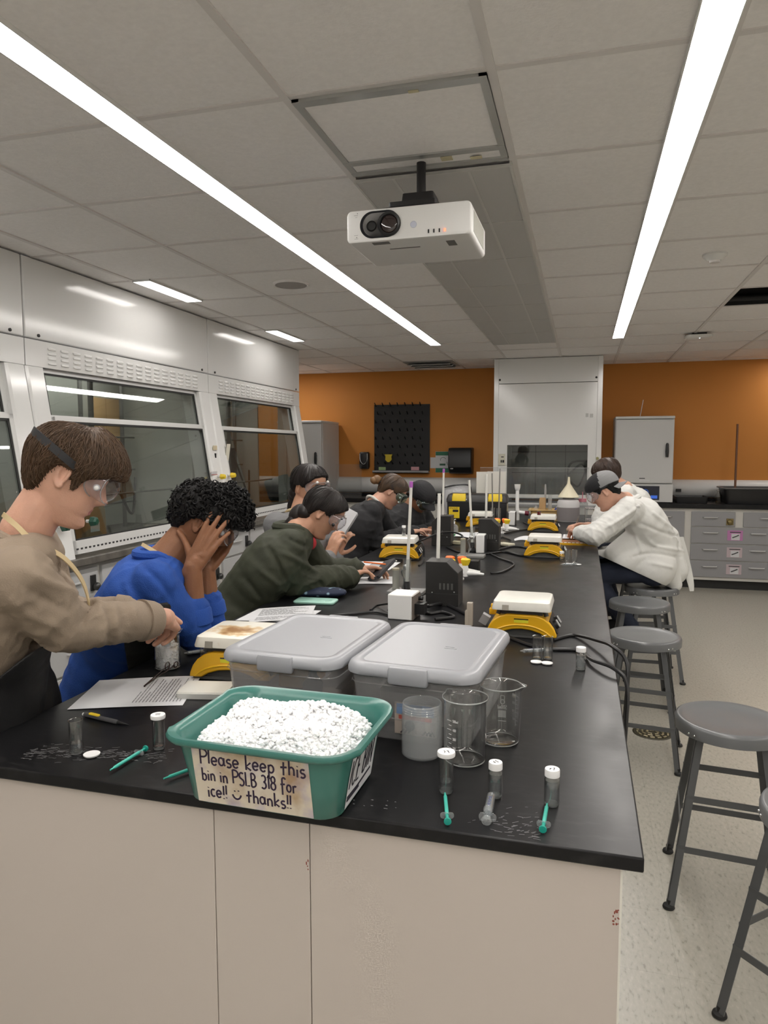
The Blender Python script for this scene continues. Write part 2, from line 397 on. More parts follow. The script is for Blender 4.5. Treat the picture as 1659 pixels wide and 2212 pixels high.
strip(-2.645, -2.53, 5.72, 6.35, 'short strip light over the far fume hood', 'short strip lights over the hoods', m=lamp_mat('lit_short_diffuser', 10))
strip(-2.645, -2.53, 1.6, 2.3, 'short strip light over the nearest fume hood', 'short strip lights over the hoods', m=lamp_mat('lit_short_diffuser', 10))
def downlight(x, y, label, s):
    t = thing('recessed_downlight', label, 'ceiling light', (x, y, ZC), 0, 'recessed wall washers')
    mk('lens', MB().lathe([(0, -.012), (.07, -.012), (.07, -.005), (0, -.005)]), lamp_mat('lit_lens_%d' % int(s), s), t)
    mk('trim_ring', MB().lathe([(.07, -.014), (.085, -.010), (.085, 0), (.07, 0), (.07, -.014)]), M_trim, t)
downlight(2.35, 8.75, 'round downlight washing the orange wall at the right', 130)
downlight(-3.52, 8.3, 'round downlight washing the orange wall behind the hoods', 110)
downlight(-4.25, 8.45, 'added unseen downlight brightening the orange wall in the passage behind the hoods', 150)  # unseen lamp added to brighten the orange wall behind the far hood window
# access panel, perforated return panel, speaker, detectors, diffuser
t = thing('ceiling_access_panel', 'framed access panel in the ceiling just in front of the projector', 'ceiling panel', (-.559, 2.33, ZC))
mk('panel', MB().bb((-.27, -.28, -.008), (.27, .28, -.002)), M_ceil, t)
f = MB(); a, b = .285, .296
for q in (((-a, -b), (a, -b + .035)), ((-a, b - .03), (a, b)), ((-a, -b), (-a + .022, b)), ((a - .022, -b), (a, b)), ((-a, .17), (a, .2))):
    z_ = -.014 if q[1][0] - q[0][0] > .3 else -.0128
    f.bb((q[0][0], q[0][1], z_), (q[1][0], q[1][1], -.003))
mk('frame', f, mat('zinc_frame', (.5, .51, .5), .35, metal=.6), t)
mk('tape', MB().bb((.06, .205, -.016), (.1, .235, -.0135)).bb((.16, .23, -.016), (.2, .25, -.0135)).bb((.06, -.275, -.016), (.09, -.262, -.0135)), mat('yellowed_tape', (.62, .56, .36), .5), t)
M_perf = mat('perforated_sheet', (.56, .55, .53), .55, bump=.3, bscale=420)
t = thing('perforated_ceiling_panel', 'long grey perforated metal panel in the ceiling behind the projector', 'ceiling panel', (-.559, 2.66, ZC))
for k in range(7):
    for a, b in ((-.286, -.145), (-.137, .137), (.145, .286)):
        mk('perforated_sheet', MB().bb((a, k * .622, -.022), (b, k * .622 + .614, -.012)), M_perf, t)
s = MB()
for x in (-.141, .141): s.bb((x - .005, 0, -.025), (x + .005, 4.355, -.013))
for k in range(8): s.bb((-.286, k * .622 - .006, -.024), (.286, k * .622 + .002, -.013))
for x in (-.29, .29): s.bb((x - .004, -.005, -.026), (x + .004, 4.355, 0))
mk('seam_strip', s, mat('panel_seam', (.62, .61, .58), .5), t)
t = thing('ceiling_speaker', 'round white loudspeaker grille in the ceiling left of the long strip', 'speaker', (-1.765, 4.21, ZC))
mk('grille', MB().lathe([(0, -.012), (.085, -.011), (.098, -.008), (.098, -.004), (0, -.004)]), mat('speaker_grille', (.40, .375, .36), .8, bump=.3, bscale=500), t)
mk('rim', MB().lathe([(.098, -.010), (.106, -.012), (.113, -.008), (.113, 0), (.098, 0)]), M_ceil, t)
t = thing('smoke_detector', 'white conical smoke detector on the ceiling right of the long strip', 'smoke detector', (.65, 4.2, ZC))
mk('base', MB().lathe([(.0, 0), (.062, 0), (.062, -.01), (.05, -.02), (.034, -.034), (0, -.034)]), M_trim, t)
mk('sensor', MB().lathe([(.028, -.034), (.025, -.044), (.0, -.046)]), M_grid, t)
t = thing('wireless_access_point', 'flat white wireless access point on the ceiling near the orange wall', 'access point', (.97, 6.98, ZC))
mk('mount', MB().bb((-.06, -.06, -.02), (.06, .06, 0)), M_black, t)
mk('cover', MB().stack([(rrect(.2, .2, .05), -.05), (rrect(.22, .22, .05), -.04), (rrect(.22, .22, .05), -.022)]), M_trim, t)
mk('status_light', MB().ell((0, -.07, -.051), (.005, .005, .003)), mat('led_white', (.9, .9, .9), emit=(.8, .9, 1), estr=3), t)
t = thing('air_diffuser', 'square ceiling air diffuser by the orange wall left of the tall hood', 'vent', (-1.755, 8.48, ZC))
mk('frame', MB().bb((-.29, -.3, -.012), (.29, .3, -.001)), mat('diffuser_plate', (.35, .345, .33), .6), t)
for k in range(3): mk('blade', MB().box((0, -.18 + .18 * k, -.022), (.5, .12, .004), R=rx(.35)), M_trim, t)
# ---------------------------------------------------------------- projector
t = thing('projector', 'white ceiling projector with an oval lens recess hanging on a black pole', 'projector', (-.588, 2.42, 2.262), math.radians(-.5))
W2, D, H = .217, .33, .108
def xz(poly, y): return [(p[0], y, p[1]) for p in poly]
b = MB(); rr = [(p[0], p[1] + H / 2) for p in rrect(2 * W2, H, .016, 5)]
sc_ = lambda k: [(p[0] * k, H / 2 + (p[1] - H / 2) * k) for p in rr]
b.loft([xz(sc_(.97), 0), xz(sc_(.995), .004), xz(rr, .01), xz(rr, D - .012), xz(sc_(.97), D)])
mk('casing', b, mat('projector_shell', (.78, .775, .76), .4), t, ang=50)
st = [(p[0] - .0975, p[1] + .056) for p in rrect(.142, .09, .0449, 10)]
inn = lambda k: [(-.0975 + (p[0] + .0975) * k, .056 + (p[1] - .056) * k) for p in st]
mk('lens_recess', MB().loft([xz(st, .0), xz(st, -.0015), xz(inn(.96), -.0015), xz(inn(.86), .0)], caps=(True, True)), mat('recess_black', (.008, .008, .011), .5, spec=.2), t)
L = mk('lens', MB().lathe([(0, 0), (.032, 0), (.032, .006), (.038, .008), (.041, .004), (.041, -.004), (0, -.004)], R=rx(PI / 2), c=(-.064, -.0015, .054)), M_black, t)
mk('lens_glass', MB().ell((-.064, -.0025, .054), (.030, .006, .030)), mat('coated_glass', (.02, .01, .01), .05, coat=1), L)
mk('lens_cavity', MB().lathe([(0, 0), (.013, 0), (.016, .003), (.018, 0), (.018, -.003), (0, -.003)], R=rx(PI / 2), c=(-.127, -.002, .052)), mat('cavity_black', (.003, .003, .003), .6), t)
mk('remote_receiver', MB().lathe([(0, 0), (.0105, 0), (.011, .001), (.011, -.002), (0, -.002)], R=rx(PI / 2), c=(.021, -.001, .045)), mat('milky_window', (.6, .62, .72), .2), t)
for k in range(3): mk('indicator', MB().box((.073 + .0185 * k, -.0005, .0185), (.0045, .003, .012)), M_black, t)
mk('indicator', MB().box((.1287, -.0006, .0185), (.0055, .003, .009)), mat('red_led', (.8, .1, .05), emit=(1, .12, .06), estr=4), t)['label'] = 'glowing red indicator'
mk('caption', MB().bb((-.19, -.0004, .091), (-.176, .001, .0925)).bb((-.186, -.0004, .085), (-.178, .001, .086)).bb((-.19, -.0004, .025), (-.176, .001, .0262)).bb((-.189, -.0004, .013), (-.175, .001, .0141)).ell((-.181, 0, .0185), (.002, .001, .002)).bb((-.179, -.0004, .096), (-.176, .001, .1)), mat('pale_print', (.35, .34, .33), .6), t)
mk('vent_grille', MB().bb((W2 - .001, .05, .02), (W2 + .001, .28, .09)), mat('grille_grey', (.5, .5, .44), .6, bump=.5, bscale=300), t)
for nm_, a_, b_ in (('underside_slot', (-.09, .1), (.02, .108)), ('intake_cover', (-.13, .012), (-.07, .04)), ('foot_recess', (.12, .06), (.15, .12))):
    mk(nm_, MB().bb((*a_, -.001), (*b_, .001)), mat('slot_shadow_grey', (.16, .155, .15), .6), t)
mt = MB().stack([(rrect(.21, .16, .01), 0), (rrect(.21, .16, .01), .016), (rrect(.17, .13, .01), .024), (rrect(.17, .13, .01), .04)], (.0, .13, H)).stack([(rrect(.12, .10, .008), .04), (rrect(.11, .095, .008), .078), (rrect(.05, .05, .02), .082)], (.01, .15, H))
mt.cyl((.01, .16, H + .05), (.01, .16, ZC - 2.262), .0165, seg=24)
for x in (-.13, .12): mt.cyl((x, .11, H - .001), (x * .6, .14, H + .02), .012)
mk('ceiling_mount', mt, mat('mount_black', (.014, .013, .014), .35), t)
# ---------------------------------------------------------------- fume hoods along the left wall
M_int = mat('hood_liner_grey', (.50, .51, .48), .6)
M_rod = mat('lattice_rod', (.16, .16, .155), .4, metal=.3)
def sx(z):   # front plane of the sloped jambs
    return -2.835 if z >= 2.0 else -2.835 + (2.0 - z) * .155
def hood(y0, y1, label, endwin=False):
    t = thing('fume_hood', label, 'fume hood', (0, 0, 0), 0, 'white fume hoods along the left wall')
    cw = .135
    mk('upper_panel', MB().bb((-3.7, y0 + .004, 2.147), (-2.835, y1 - .004, ZC - .008)), M_white, t, bevel=.006)
    for y in (y0 + .1, y1 - .1): mk('screw_cap', MB().lathe([(0, 0), (.009, 0), (.009, .006), (0, .008)], c=(-2.835, y, 2.165), R=ry(PI / 2), seg=12), M_black, t)
    lp = MB().bb((-3.1, y0 + .004, 2.0), (-2.838, y1 - .004, 2.140))
    lv = lp; n = int((y1 - y0 - .36) / .093)
    for i in range(n):
        for k in range(4):
            yc = y0 + .2 + i * (y1 - y0 - .4) / (n - 1); z = 2.028 + .026 * k
            ring = lambda s, o: [(-2.838 + o, yc + p[0] * s, z + p[1] * s - o * .35) for p in rrect(.066, .015, .0072, 3)]
            lv.loft([ring(1, 0), ring(.92, .006), ring(.7, .0085)], caps=(False, True))
    mk('louver_panel', lp, M_white, t)
    def jamb(a, b):
        m = MB(); zs = (.955, 1.3, 1.7, 1.998)
        m.loft([[(sx(z) - .16, a, z), (sx(z) - .012, a, z), (sx(z), a + .012, z), (sx(z), b - .012, z), (sx(z) - .012, b, z), (sx(z) - .16, b, z)] for z in zs]); return m
    mk('jamb', jamb(y0 + .003, y0 + cw), M_white, t); mk('jamb', jamb(y1 - cw, y1 - .003), M_white, t)
    a, b = y0 + cw, y1 - cw
    def bar(z0, z1, ya, yb, off=-.02, th=.03):
        return [[(sx(z) + off - th, ya, z), (sx(z) + off, ya, z), (sx(z) + off, yb, z), (sx(z) + off - th, yb, z)] for z in (z0, z1)]
    for nm, z0, z1, o in (('upper_sash', 1.70, 1.998, -.035), ('lower_sash', .975, 1.735, -.012)):
        fr = MB(); w = .028
        fr.loft(bar(z0, z0 + (.045 if nm == 'upper_sash' else .075), a, b, o)); fr.loft(bar(z1 - .022, z1, a, b, o))
        fr.loft(bar(z0, z1, a, a + w, o)); fr.loft(bar(z0, z1, b - w, b, o))
        S = mk(nm, fr, mat('sash_aluminium', (.66, .66, .65), .25), t)
        ps = MB(); ps.loft(bar(z0 + .03, z1 - .01, a + .02, b - .02, o - .012, .005)); mk('pane', ps, M_pane, S)
        gk = MB()
        for q in ((a + w, a + w + .012), (b - w - .012, b - w)): gk.loft(bar(z0 + .04, z1 - .02, q[0], q[1], o - .004, .006))
        gk.loft(bar(z1 - .034, z1 - .02, a + w, b - w, o - .004, .006)); gk.loft(bar(z0 + .075, z0 + .083, a + w, b - w, o - .004, .006)) if nm == 'lower_sash' else None
        mk('gasket', gk, M_rub, S)
        if nm == 'lower_sash':
            v = MB()
            for i in range(int((b - a) / .035)): v.box((sx(1.0) + o + .0005, a + .03 + i * .035, 1.003), (.003, .016, .010), R=ry(.15))
            mk('vent_slots', v, M_dark, S)
    # working chamber
    mk('back_baffle', MB().bb((-3.62, a - .1, .96), (-3.6, b + .1, 2.14)), M_int, t)
    si = MB(); si.bb((-3.6, y0 + .01, .96), (-2.98, y0 + .03, 2.14))
    if endwin:
        for q in (((-3.6, .96), (-3.30, 2.14)), ((-3.07, .96), (-2.98, 2.14)), ((-3.30, 2.06), (-3.07, 2.14)), ((-3.30, .96), (-3.07, 1.0))):
            si.bb((q[0][0], y1 - .03, q[0][1]), (q[1][0], y1 - .01, q[1][1]))
        mk('side_window', MB().bb((-3.30, y1 - .022, 1.0), (-3.07, y1 - .018, 2.06)), M_glass, t)
    else: si.bb((-3.6, y1 - .03, .96), (-2.98, y1 - .01, 2.14))
    mk('side_liner', si, M_int, t)
    mk('worktop', MB().bb((-3.7, y0, .91), (-2.655, y1, .955)), mat('worn_resin_edge', (.13, .12, .105), .45, var=.35, vscale=14), t, bevel=.006)
    lat = MB()
    for k in range(4):
        y = a + .12 + (b - a - .24) * k / 3; lat.cyl((-3.45, y, .955), (-3.45, y, 2.1), .016)
    for z in (1.15, 1.4, 1.65): lat.cyl((-3.43, a, z), (-3.43, b, z), .007)
    lat.cyl((-3.12, a + .9 * (b - a) / 2, .955), (-3.12, a + .9 * (b - a) / 2, 2.0), .018); lat.cyl((-3.1, a, 1.25), (-3.1, b, 1.25), .007)
    mk('lattice_rods', lat, M_rod, t)
    hs = MB()
    for q in (.55, .8): hs.tube(spline([(-3.2, a + (b - a) * q, 1.35), (-3.15, a + (b - a) * (q - .07), 1.1), (-3.12, a + (b - a) * (q - .16), 1.2), (-3.2, a + (b - a) * (q - .2), 1.5)]), .009)
    mk('rubber_hose', hs, M_rub, t)
    mk('added_hood_lamp', MB().bb((-3.35, a + .2, 2.12), (-3.28, b - .2, 2.135)), lamp_mat('added_hood_lamp_glow', 12), t)  # added light bar, no visible source, lifts the dark hood interior
    return t
H0 = hood(1.22, 3.165, 'white fume hood nearest the camera, cut off by the left edge of the frame')
H1 = hood(3.165, 5.08, 'white fume hood behind the person in the beige sweatshirt')
H2 = hood(5.08, 6.95, 'white fume hood nearest the orange wall, behind the person in blue', True)
def knob(y, z, col, label, k=.024):
    t = thing('gas_valve_knob', label, 'valve knob', (sx(z), y, z), 0, 'valve knobs on the hood jambs')
    mk('stem', MB().cyl((0, 0, 0), (.03, 0, 0), .010), M_wplas, t)
    mk('handle', MB().loft([[(x, r * math.cos(a * PI / 3), r * math.sin(a * PI / 3)) for a in range(6)] for x, r in ((.028, k * .7), (.034, k), (.062, k * .85), (.07, k * .5))]), col, t)
M_grn = mat('dark_green_plastic', (.012, .07, .045), .35)
p = lambda px, py: ony(px, py, 5.0)
knob(5.0, 1.345, M_yel2, 'yellow valve knob left of its pair on the hood jamb'); knob(5.17, 1.35, M_yel2, 'yellow valve knob right of its pair on the hood jamb')
knob(5.18, 1.225, M_ora, 'orange valve knob below the yellow pair on the hood jamb')
knob(3.2, 1.145, M_grn, 'dark green valve knob below the chin of the person in beige', .03); knob(3.43, 1.15, M_grn, 'dark green valve knob right of the chin of the person in beige', .03)
t = thing('airflow_monitor', 'small cream monitor plate with a black window on the hood jamb', 'monitor', (sx(1.52), 5.02, 1.5))
mk('plate', MB().bb((0, -.03, .05), (.004, .03, .085)), mat('cream_plate', (.6, .52, .36), .5), t); mk('switch', MB().bb((0, -.008, -.01), (.008, .008, .025)), M_black, t)
tag(mk('warning_label', MB().box((sx(1.37) + .002, 4.955, 1.372), (.002, .09, .03), 0, ry(.15)).box((sx(1.39) + .003, 4.955, 1.382), (.002, .09, .004), 1, ry(.15)).box((sx(1.36) + .003, 4.955, 1.362), (.002, .09, .004), 1, ry(.15)), [M_paper, mat('red_print', (.5, .1, .1), .6)]), 'white label with red lines beside the yellow valve knob', 'label')
tag(mk('notice_card', MB().box((sx(1.52) + .004, 5.22, 1.53), (.002, .06, .14), 0, ry(.15)), mat('cream_card', (.72, .69, .58), .7)), 'cream notice card on the glass edge of the far hood', 'card')
# things left inside the hoods
t = thing('paper_bag', 'brown paper bag with a pale label inside the middle fume hood', 'bag', (-3.1, 3.95, .956))
mk('bag', MB().stack([(rrect(.13, .2, .02), 0), (rrect(.135, .205, .02), .1), (rrect(.12, .2, .015), .21), (rrect(.05, .2, .01), .27)]), mat('kraft_paper', (.36, .25, .14), .8, bump=.4, bscale=18), t)
mk('label_patch', MB().bb((.0665, -.07, .07), (.069, .02, .13)), M_paper, t)
t = thing('conical_flask', 'clear conical flask inside the middle fume hood', 'flask', (-3.0, 4.35, .956))
mk('body', MB().lathe([(0, .002), (.05, .002), (.052, .01), (.02, .1), (.018, .14), (.022, .145)]), M_glass, t)
t = thing('storage_cupboard', 'tan cupboard doors seen through the glass of the middle fume hood', 'cupboard', (-3.595, 4.63, 1.48))
for k in (0, 1): d = mk('door', MB().bb((0, .17 * k, 0), (.03, .17 * k + .162, .47)), mat('tan_laminate', (.74, .47, .22), .5), t); mk('handle', MB().bb((.03, .14 + .05 * k, .05), (.045, .152 + .05 * k, .16)), M_dark, d)
t = thing('pipework', 'brown pipework with taps inside the far fume hood', 'pipework', (-3.25, 5.75, .956))
r = MB()
for z in (.18, .32, .36): r.cyl((0, -.25, z), (0, .5, z), .012)
for y in (-.1, .12): r.cyl((0, y, 0), (0, y, 1.0), .013)
mk('pipes', r, mat('brown_pipe', (.13, .07, .05), .5), t)
for y in (-.18, .05): mk('tap', MB().ell((.02, y, .25), (.03, .025, .03)), M_dark, t)
tag(mk('black_rubber_glove', MB().stack([(rrect(.012, .05, .005), 0), (rrect(.02, .12, .008), .1), (rrect(.02, .09, .008), .22), (rrect(.02, .11, .008), .3)], (-3.35, 6.45, 1.27)), M_black), 'dark glove hanging inside the far fume hood', 'glove')
# cabinets under the hoods
def drawer_unit(t, x, y0, y1, zs, m, dirx=1, lock=True):
    for z0, z1 in zs:
        d = mk('drawer', MB().bb((x, y0, z0), (x + .02, y1, z1)), m, t, bevel=.003)
        yc = (y0 + y1) / 2
        mk('handle', MB().tube([(x + .02, yc - .07, (z0 + z1) / 2 + .02), (x + .036, yc - .065, (z0 + z1) / 2 + .02), (x + .036, yc + .065, (z0 + z1) / 2 + .02), (x + .02, yc + .07, (z0 + z1) / 2 + .02)], .006), mat('pale_handle', (.55, .55, .55), .35), d)
        if lock:
            q = MB().bb((x + .02, y1 - .07, (z0 + z1) / 2 - .045), (x + .03, y1 - .03, (z0 + z1) / 2 + .045)); q.ell((x + .05, y1 - .05, (z0 + z1) / 2 - .02), (.022, .022, .024))
            mk('padlock', q, mat('dark_lock', (.06, .06, .06), .3, metal=.6), d)
for k, (y0, y1, lab) in enumerate(((3.05, 4.0, 'grey drawer cabinet under the hood behind the person in beige'), (4.0, 4.98, 'grey drawer cabinet under the hood behind the person in blue'),
                                   (4.98, 5.97, 'grey drawer cabinet under the far hood beside the green jacket'), (5.97, 6.95, 'grey drawer cabinet at the far end of the hood row'))):
    t = thing('drawer_cabinet', lab, 'cabinet', (0, 0, 0), 0, 'drawer cabinets under the hoods')
    mk('body', MB().bb((-3.7, y0, .1), (-2.72, y1, .91)), M_cabframe, t); mk('toe_kick', MB().bb((-3.6, y0, 0), (-2.79, y1, .1)), M_black, t)
    ym = (y0 + y1) / 2
    for a, b in ((y0 + .03, ym - .02), (ym + .02, y1 - .03)): drawer_unit(t, -2.72, a, b, ((.13, .31), (.325, .5), (.515, .69), (.705, .88)), mat('pale_grey_drawer', (.5, .5, .5), .35))
# ---------------------------------------------------------------- back wall: counters, hood, ovens, boards
def shelf_run(x0, x1, lab):
    t = thing('counter_top', lab, 'counter', (0, 0, 0)); mk('top', MB().bb((x0, 8.47, .897), (x1, YB - .002, .948)), M_top, t, bevel=.004)
    mk('backsplash', MB().bb((x0, YB - .02, .948), (x1, YB - .001, .976)), M_top, t)
    q = thing('wall_raceway', lab.replace('black counter along', 'white half-round service duct on').replace('wall left', 'wall, left').replace('wall right', 'wall, right'), 'duct', (0, 0, 0))
    mk('cover', MB().loft([[(x, YB - .002 - .10 * max(0, math.cos(a)), 1.085 + .105 * math.sin(a)) for a in [math.radians(-90 + 12 * k) for k in range(16)]] for x in (x0, x1)]), mat('duct_white', (.66, .66, .65), .4), q)
    return t
shelf_run(XL + .01, -.995, 'black counter along the orange wall left of the tall hood')
shelf_run(.205, XR - .01, 'black counter along the orange wall right of the tall hood')
def back_unit(x0, x1, lab):
    t = thing('base_cabinet', lab, 'cabinet', (0, 0, 0), 0, 'grey base cabinets along the orange wall')
    mk('body', MB().bb((x0, 8.515, .1), (x1, YB - .01, .896)), M_cabframe, t); mk('toe_kick', MB().bb((x0, 8.56, 0), (x1, YB - .01, .1)), M_rub, t); return t
def bar_handle(d, x, z, w=.15):
    mk('handle', MB().tube([(x - w / 2, 8.5, z), (x - w / 2 + .006, 8.475, z), (x + w / 2 - .006, 8.475, z), (x + w / 2, 8.5, z)], .007), mat('pale_handle'), d)
t = back_unit(.21, 1.13, 'grey cupboard under the oven at the orange wall')
for a, b in ((.24, .66), (.68, 1.105)):
    d = mk('door', MB().bb((a, 8.5, .12), (b, 8.516, .86)), M_greycab, t, bevel=.003); bar_handle(d, (a + b) / 2, .8)
for n, (X0, lab) in enumerate(((1.13, 'grey drawer cabinet with pink picture cards at the orange wall'), (2.32, 'grey drawer cabinet at the far right end of the orange wall'))):
    t = back_unit(X0, X0 + 1.18, lab); X = X0 - 1.13
    for a, b in ((1.175, 1.62), (1.70, 2.24)):
        d = mk('drawer', MB().bb((a + X, 8.5, .7), (b + X, 8.516, .862)), M_greycab, t, bevel=.003); bar_handle(d, (a + b) / 2 - .03 + X, .80)
        if n == 0: q = mk('padlock', MB().bb((b - .09, 8.49, .72), (b - .02, 8.5, .79)).ell((b - .055, 8.482, .75), (.028, .012, .03)), mat('brass_lock', (.22, .17, .07), .35, metal=.7), d)
    for z0, z1 in ((.512, .69), (.325, .502), (.135, .315)):
        d = mk('drawer', MB().bb((1.175 + X, 8.5, z0), (2.24 + X, 8.516, z1)), M_greycab, t, bevel=.003)
        bar_handle(d, 1.375 + X, (z0 + z1) / 2 + .03); bar_handle(d, 1.85 + X, (z0 + z1) / 2 + .03)
        if n == 0:
            pk = mat('pink_card', (.45, .25, .42) if z0 > .5 else (.5, .42, .45), .8); zc = (z0 + z1) / 2
            c = MB().bb((1.545, 8.497, zc - .05), (1.70, 8.5, zc + .06)).bb((1.585, 8.496, zc - .045), (1.67, 8.498, zc + .025), 1)
            c.tube([(1.595, 8.4965, zc - .02), (1.63, 8.4965, zc - .005), (1.66, 8.4965, zc + .01)], .006, mi=2); c.bb((1.57, 8.496, zc + .035), (1.68, 8.4975, zc + .045), 2)
            mk('picture_card', c, [mat('pink_card_bright', (.5, .22, .44), .8) if z0 > .5 else mat('pink_card_pale', (.52, .43, .46), .8), M_paper, M_dark], d)
for X0, X1, lab in ((-3.74, -2.4, 'pale base cabinet in the far left corner at the orange wall'), (-2.4, -1.0, 'pale base cabinet under the drying rack at the orange wall')):
    t = back_unit(X0, X1, lab); m_ = (X0 + X1) / 2
    for a, b in ((X0 + .03, m_ - .01), (m_ + .01, X1 - .03)): mk('door', MB().bb((a, 8.5, .12), (b, 8.516, .86)), M_cabframe, t, bevel=.003)
# tall hood in the middle of the back wall
t = thing('tall_fume_hood', 'tall white fume hood in the middle of the orange wall', 'fume hood', (0, 0, 0))
x0, x1, yf = -.99, .195, 8.25
sh = MB().bb((x0 + .05, yf, 2.292), (x1 - .05, YB - .01, ZC - .006)); mk('upper_panel', sh, M_white, t, bevel=.003)
mk('fascia', MB().loft([[(-.94, yf, 2.286), (.145, yf, 2.286), (.145, yf + .05, 2.286), (-.94, yf + .05, 2.286)], [(-.94, yf, 1.9), (.145, yf, 1.9), (.145, yf + .05, 1.9), (-.94, yf + .05, 1.9)], [(-.86, yf - .002, 1.6), (.07, yf - .002, 1.6), (.07, yf + .05, 1.6), (-.86, yf + .05, 1.6)]]), M_white, t)
mk('corner_post', MB().bb((x0, yf - .005, .85), (x0 + .055, YB - .01, ZC - .006)), M_white, t, bevel=.004); mk('corner_post', MB().bb((x1 - .055, yf - .005, .85), (x1, YB - .01, ZC - .006)), M_white, t, bevel=.004)
mk('jamb', MB().bb((x0 + .05, yf + .01, .9), (-.835, YB - .2, 1.95)), M_white, t); mk('jamb', MB().bb((.05, yf + .01, .9), (x1 - .05, YB - .2, 1.95)), M_white, t)
for x in (-.925, .125): mk('screw_cap', MB().lathe([(0, 0), (.012, 0), (.012, .006), (0, .008)], c=(x, yf, 2.335), R=rx(PI / 2), seg=12), M_black, t)
sa = MB().bb((-.845, yf + .012, 1.0), (.06, yf + .05, 1.04))
sa.bb((-.845, yf + .012, .92), (.06, yf + .05, .945)); mk('sash_rail', sa, M_trim, t)
mk('sash_glass', MB().bb((-.84, yf + .03, 1.04), (.055, yf + .036, 1.605)), clear('tall_hood_glass', (.8, .82, .81), gloss=1.6), t)
li = MB().bb((-.84, YB - .25, .95), (.055, YB - .23, 1.7)); 
for x in (-.55, -.2): li.bb((x - .003, YB - .256, .95), (x + .003, YB - .25, 1.7), 1)
for z in (1.27, 1.52): li.bb((-.84, YB - .256, z - .003), (.055, YB - .25, z + .003), 1)
li.bb((-.84, yf + .05, 1.7), (.055, YB - .23, 1.72)); mk('liner', li, [mat('tall_liner', (.30, .30, .29), .35), M_dark], t)
mk('base', MB().bb((x0, yf + .02, .1), (x1, YB - .01, .9)), M_cabframe, t); mk('worktop', MB().bb((x0 + .02, yf - .01, .9), (x1 - .02, YB - .2, .925)), M_greycab, t)
mk('outlet_plate', MB().bb((-.93, yf - .008, 1.37), (-.855, yf + .012, 1.50)).bb((-.9, yf - .011, 1.46), (-.87, yf - .006, 1.47), 1).bb((-.905, yf - .011, 1.40), (-.89, yf - .006, 1.43), 1).bb((-.885, yf - .011, 1.40), (-.865, yf - .006, 1.43), 1), [mat('ivory_plate', (.62, .6, .5), .5), M_black], t)
mk('clip', MB().bb((.02, yf - .006, 1.905), (.05, yf + .001, 1.945)).bb((.065, yf - .006, 1.9), (.1, yf + .001, 1.94)), mat('clear_hook', (.5, .5, .49), .2), t)
mk('turn_knob', MB().cyl((.155, yf - .005, 1.45), (.155, yf - .035, 1.45), .016), mat('olive_knob', (.35, .33, .16), .4), t)
mk('black_hose', MB().tube(spline([(.05, 8.36, 1.42), (-.12, 8.4, 1.4), (-.16, 8.42, 1.27), (-.02, 8.42, 1.38), (.03, 8.42, 1.3), (-.05, 8.42, 1.13), (-.15, 8.42, 1.2)]), .012), M_rub, t)
# ovens
def oven(xa, xb, yf, za, zb, lab, name='drying_oven', panel=True):
    t = thing(name, lab, 'oven', (0, 0, 0), 0, 'grey laboratory ovens on the back counter')
    g = mat('oven_grey', (.58, .58, .575), .4)
    mk('body', MB().bb((xa, yf + .045, za + .012), (xb, YB - .04, zb - .03)), g, t, bevel=.006)
    z1 = za + .22 if panel else za + .03
    d = mk('door', MB().bb((xa + .004, yf, z1), (xb - .004, yf + .043, zb - .035)), g, t, bevel=.01)
    h = MB().stack([(rrect(.03, .022, .01), 0), (rrect(.036, .03, .012), .06), (rrect(.03, .026, .01), .14), (rrect(.018, .018, .008), .155)], (xb - .075, yf - .022, (z1 + zb) / 2 - .08)); h.cyl((xb - .075, yf, (z1 + zb) / 2 + .03), (xb - .075, yf - .03, (z1 + zb) / 2 + .03), .014)
    mk('handle', h, M_black, d); mk('top_cap', MB().bb((xa, yf - .004, zb - .03), (xb, YB - .04, zb)), mat('oven_cap', (.66, .66, .65), .4), t, bevel=.008)
    mk('foot_plate', MB().bb((xa + .02, yf + .06, za), (xb - .02, YB - .06, za + .012)), M_black, t)
    if panel:
        c = mk('control_panel', MB().bb((xa, yf + .01, za + .012), (xb, yf + .045, z1 - .008)), g, t); mk('display', MB().bb((xa + .12, yf + .006, za + .035), (xb - .14, yf + .012, z1 - .03)), mat('screen_navy', (.01, .013, .03), .2), c)
        mk('screen_light', MB().bb((xb - .23, yf + .004, za + .05), (xb - .16, yf + .007, za + .085)), mat('screen_blue', (.02, .06, .3), emit=(.05, .16, .7), estr=.6), c)
        mk('dial', MB().lathe([(.024, 0), (.03, .004), (.036, 0), (.036, -.004), (.024, -.004), (.024, 0)], R=rx(PI / 2), c=(xa + .34, yf + .006, za + .12)), mat('dial_blue', (.02, .06, .2), emit=(.03, .1, .4), estr=.3), c)
        mk('vent_slot', MB().bb((xa + .27, yf - .001, z1 + .05), (xa + .33, yf + .002, z1 + .06)), M_dark, d); mk('label', MB().bb((xa + .27, yf - .001, z1 + .025), (xa + .38, yf + .002, z1 + .04)), M_paper, d)
    return t
oven(.345, .972, 8.49, .948, 1.916, 'grey oven with a blue control panel on the counter right of the tall hood')
oven(-3.74, -3.14, 8.40, .948, 1.915, 'tall grey oven on the counter in the far left corner', panel=False)
tag(mk('oven_thermometer', MB().cyl((.62, 8.7, 1.917), (.65, 8.7, 2.11), .004), M_steel), 'thin metal rod standing on top of the grey oven', 'rod')
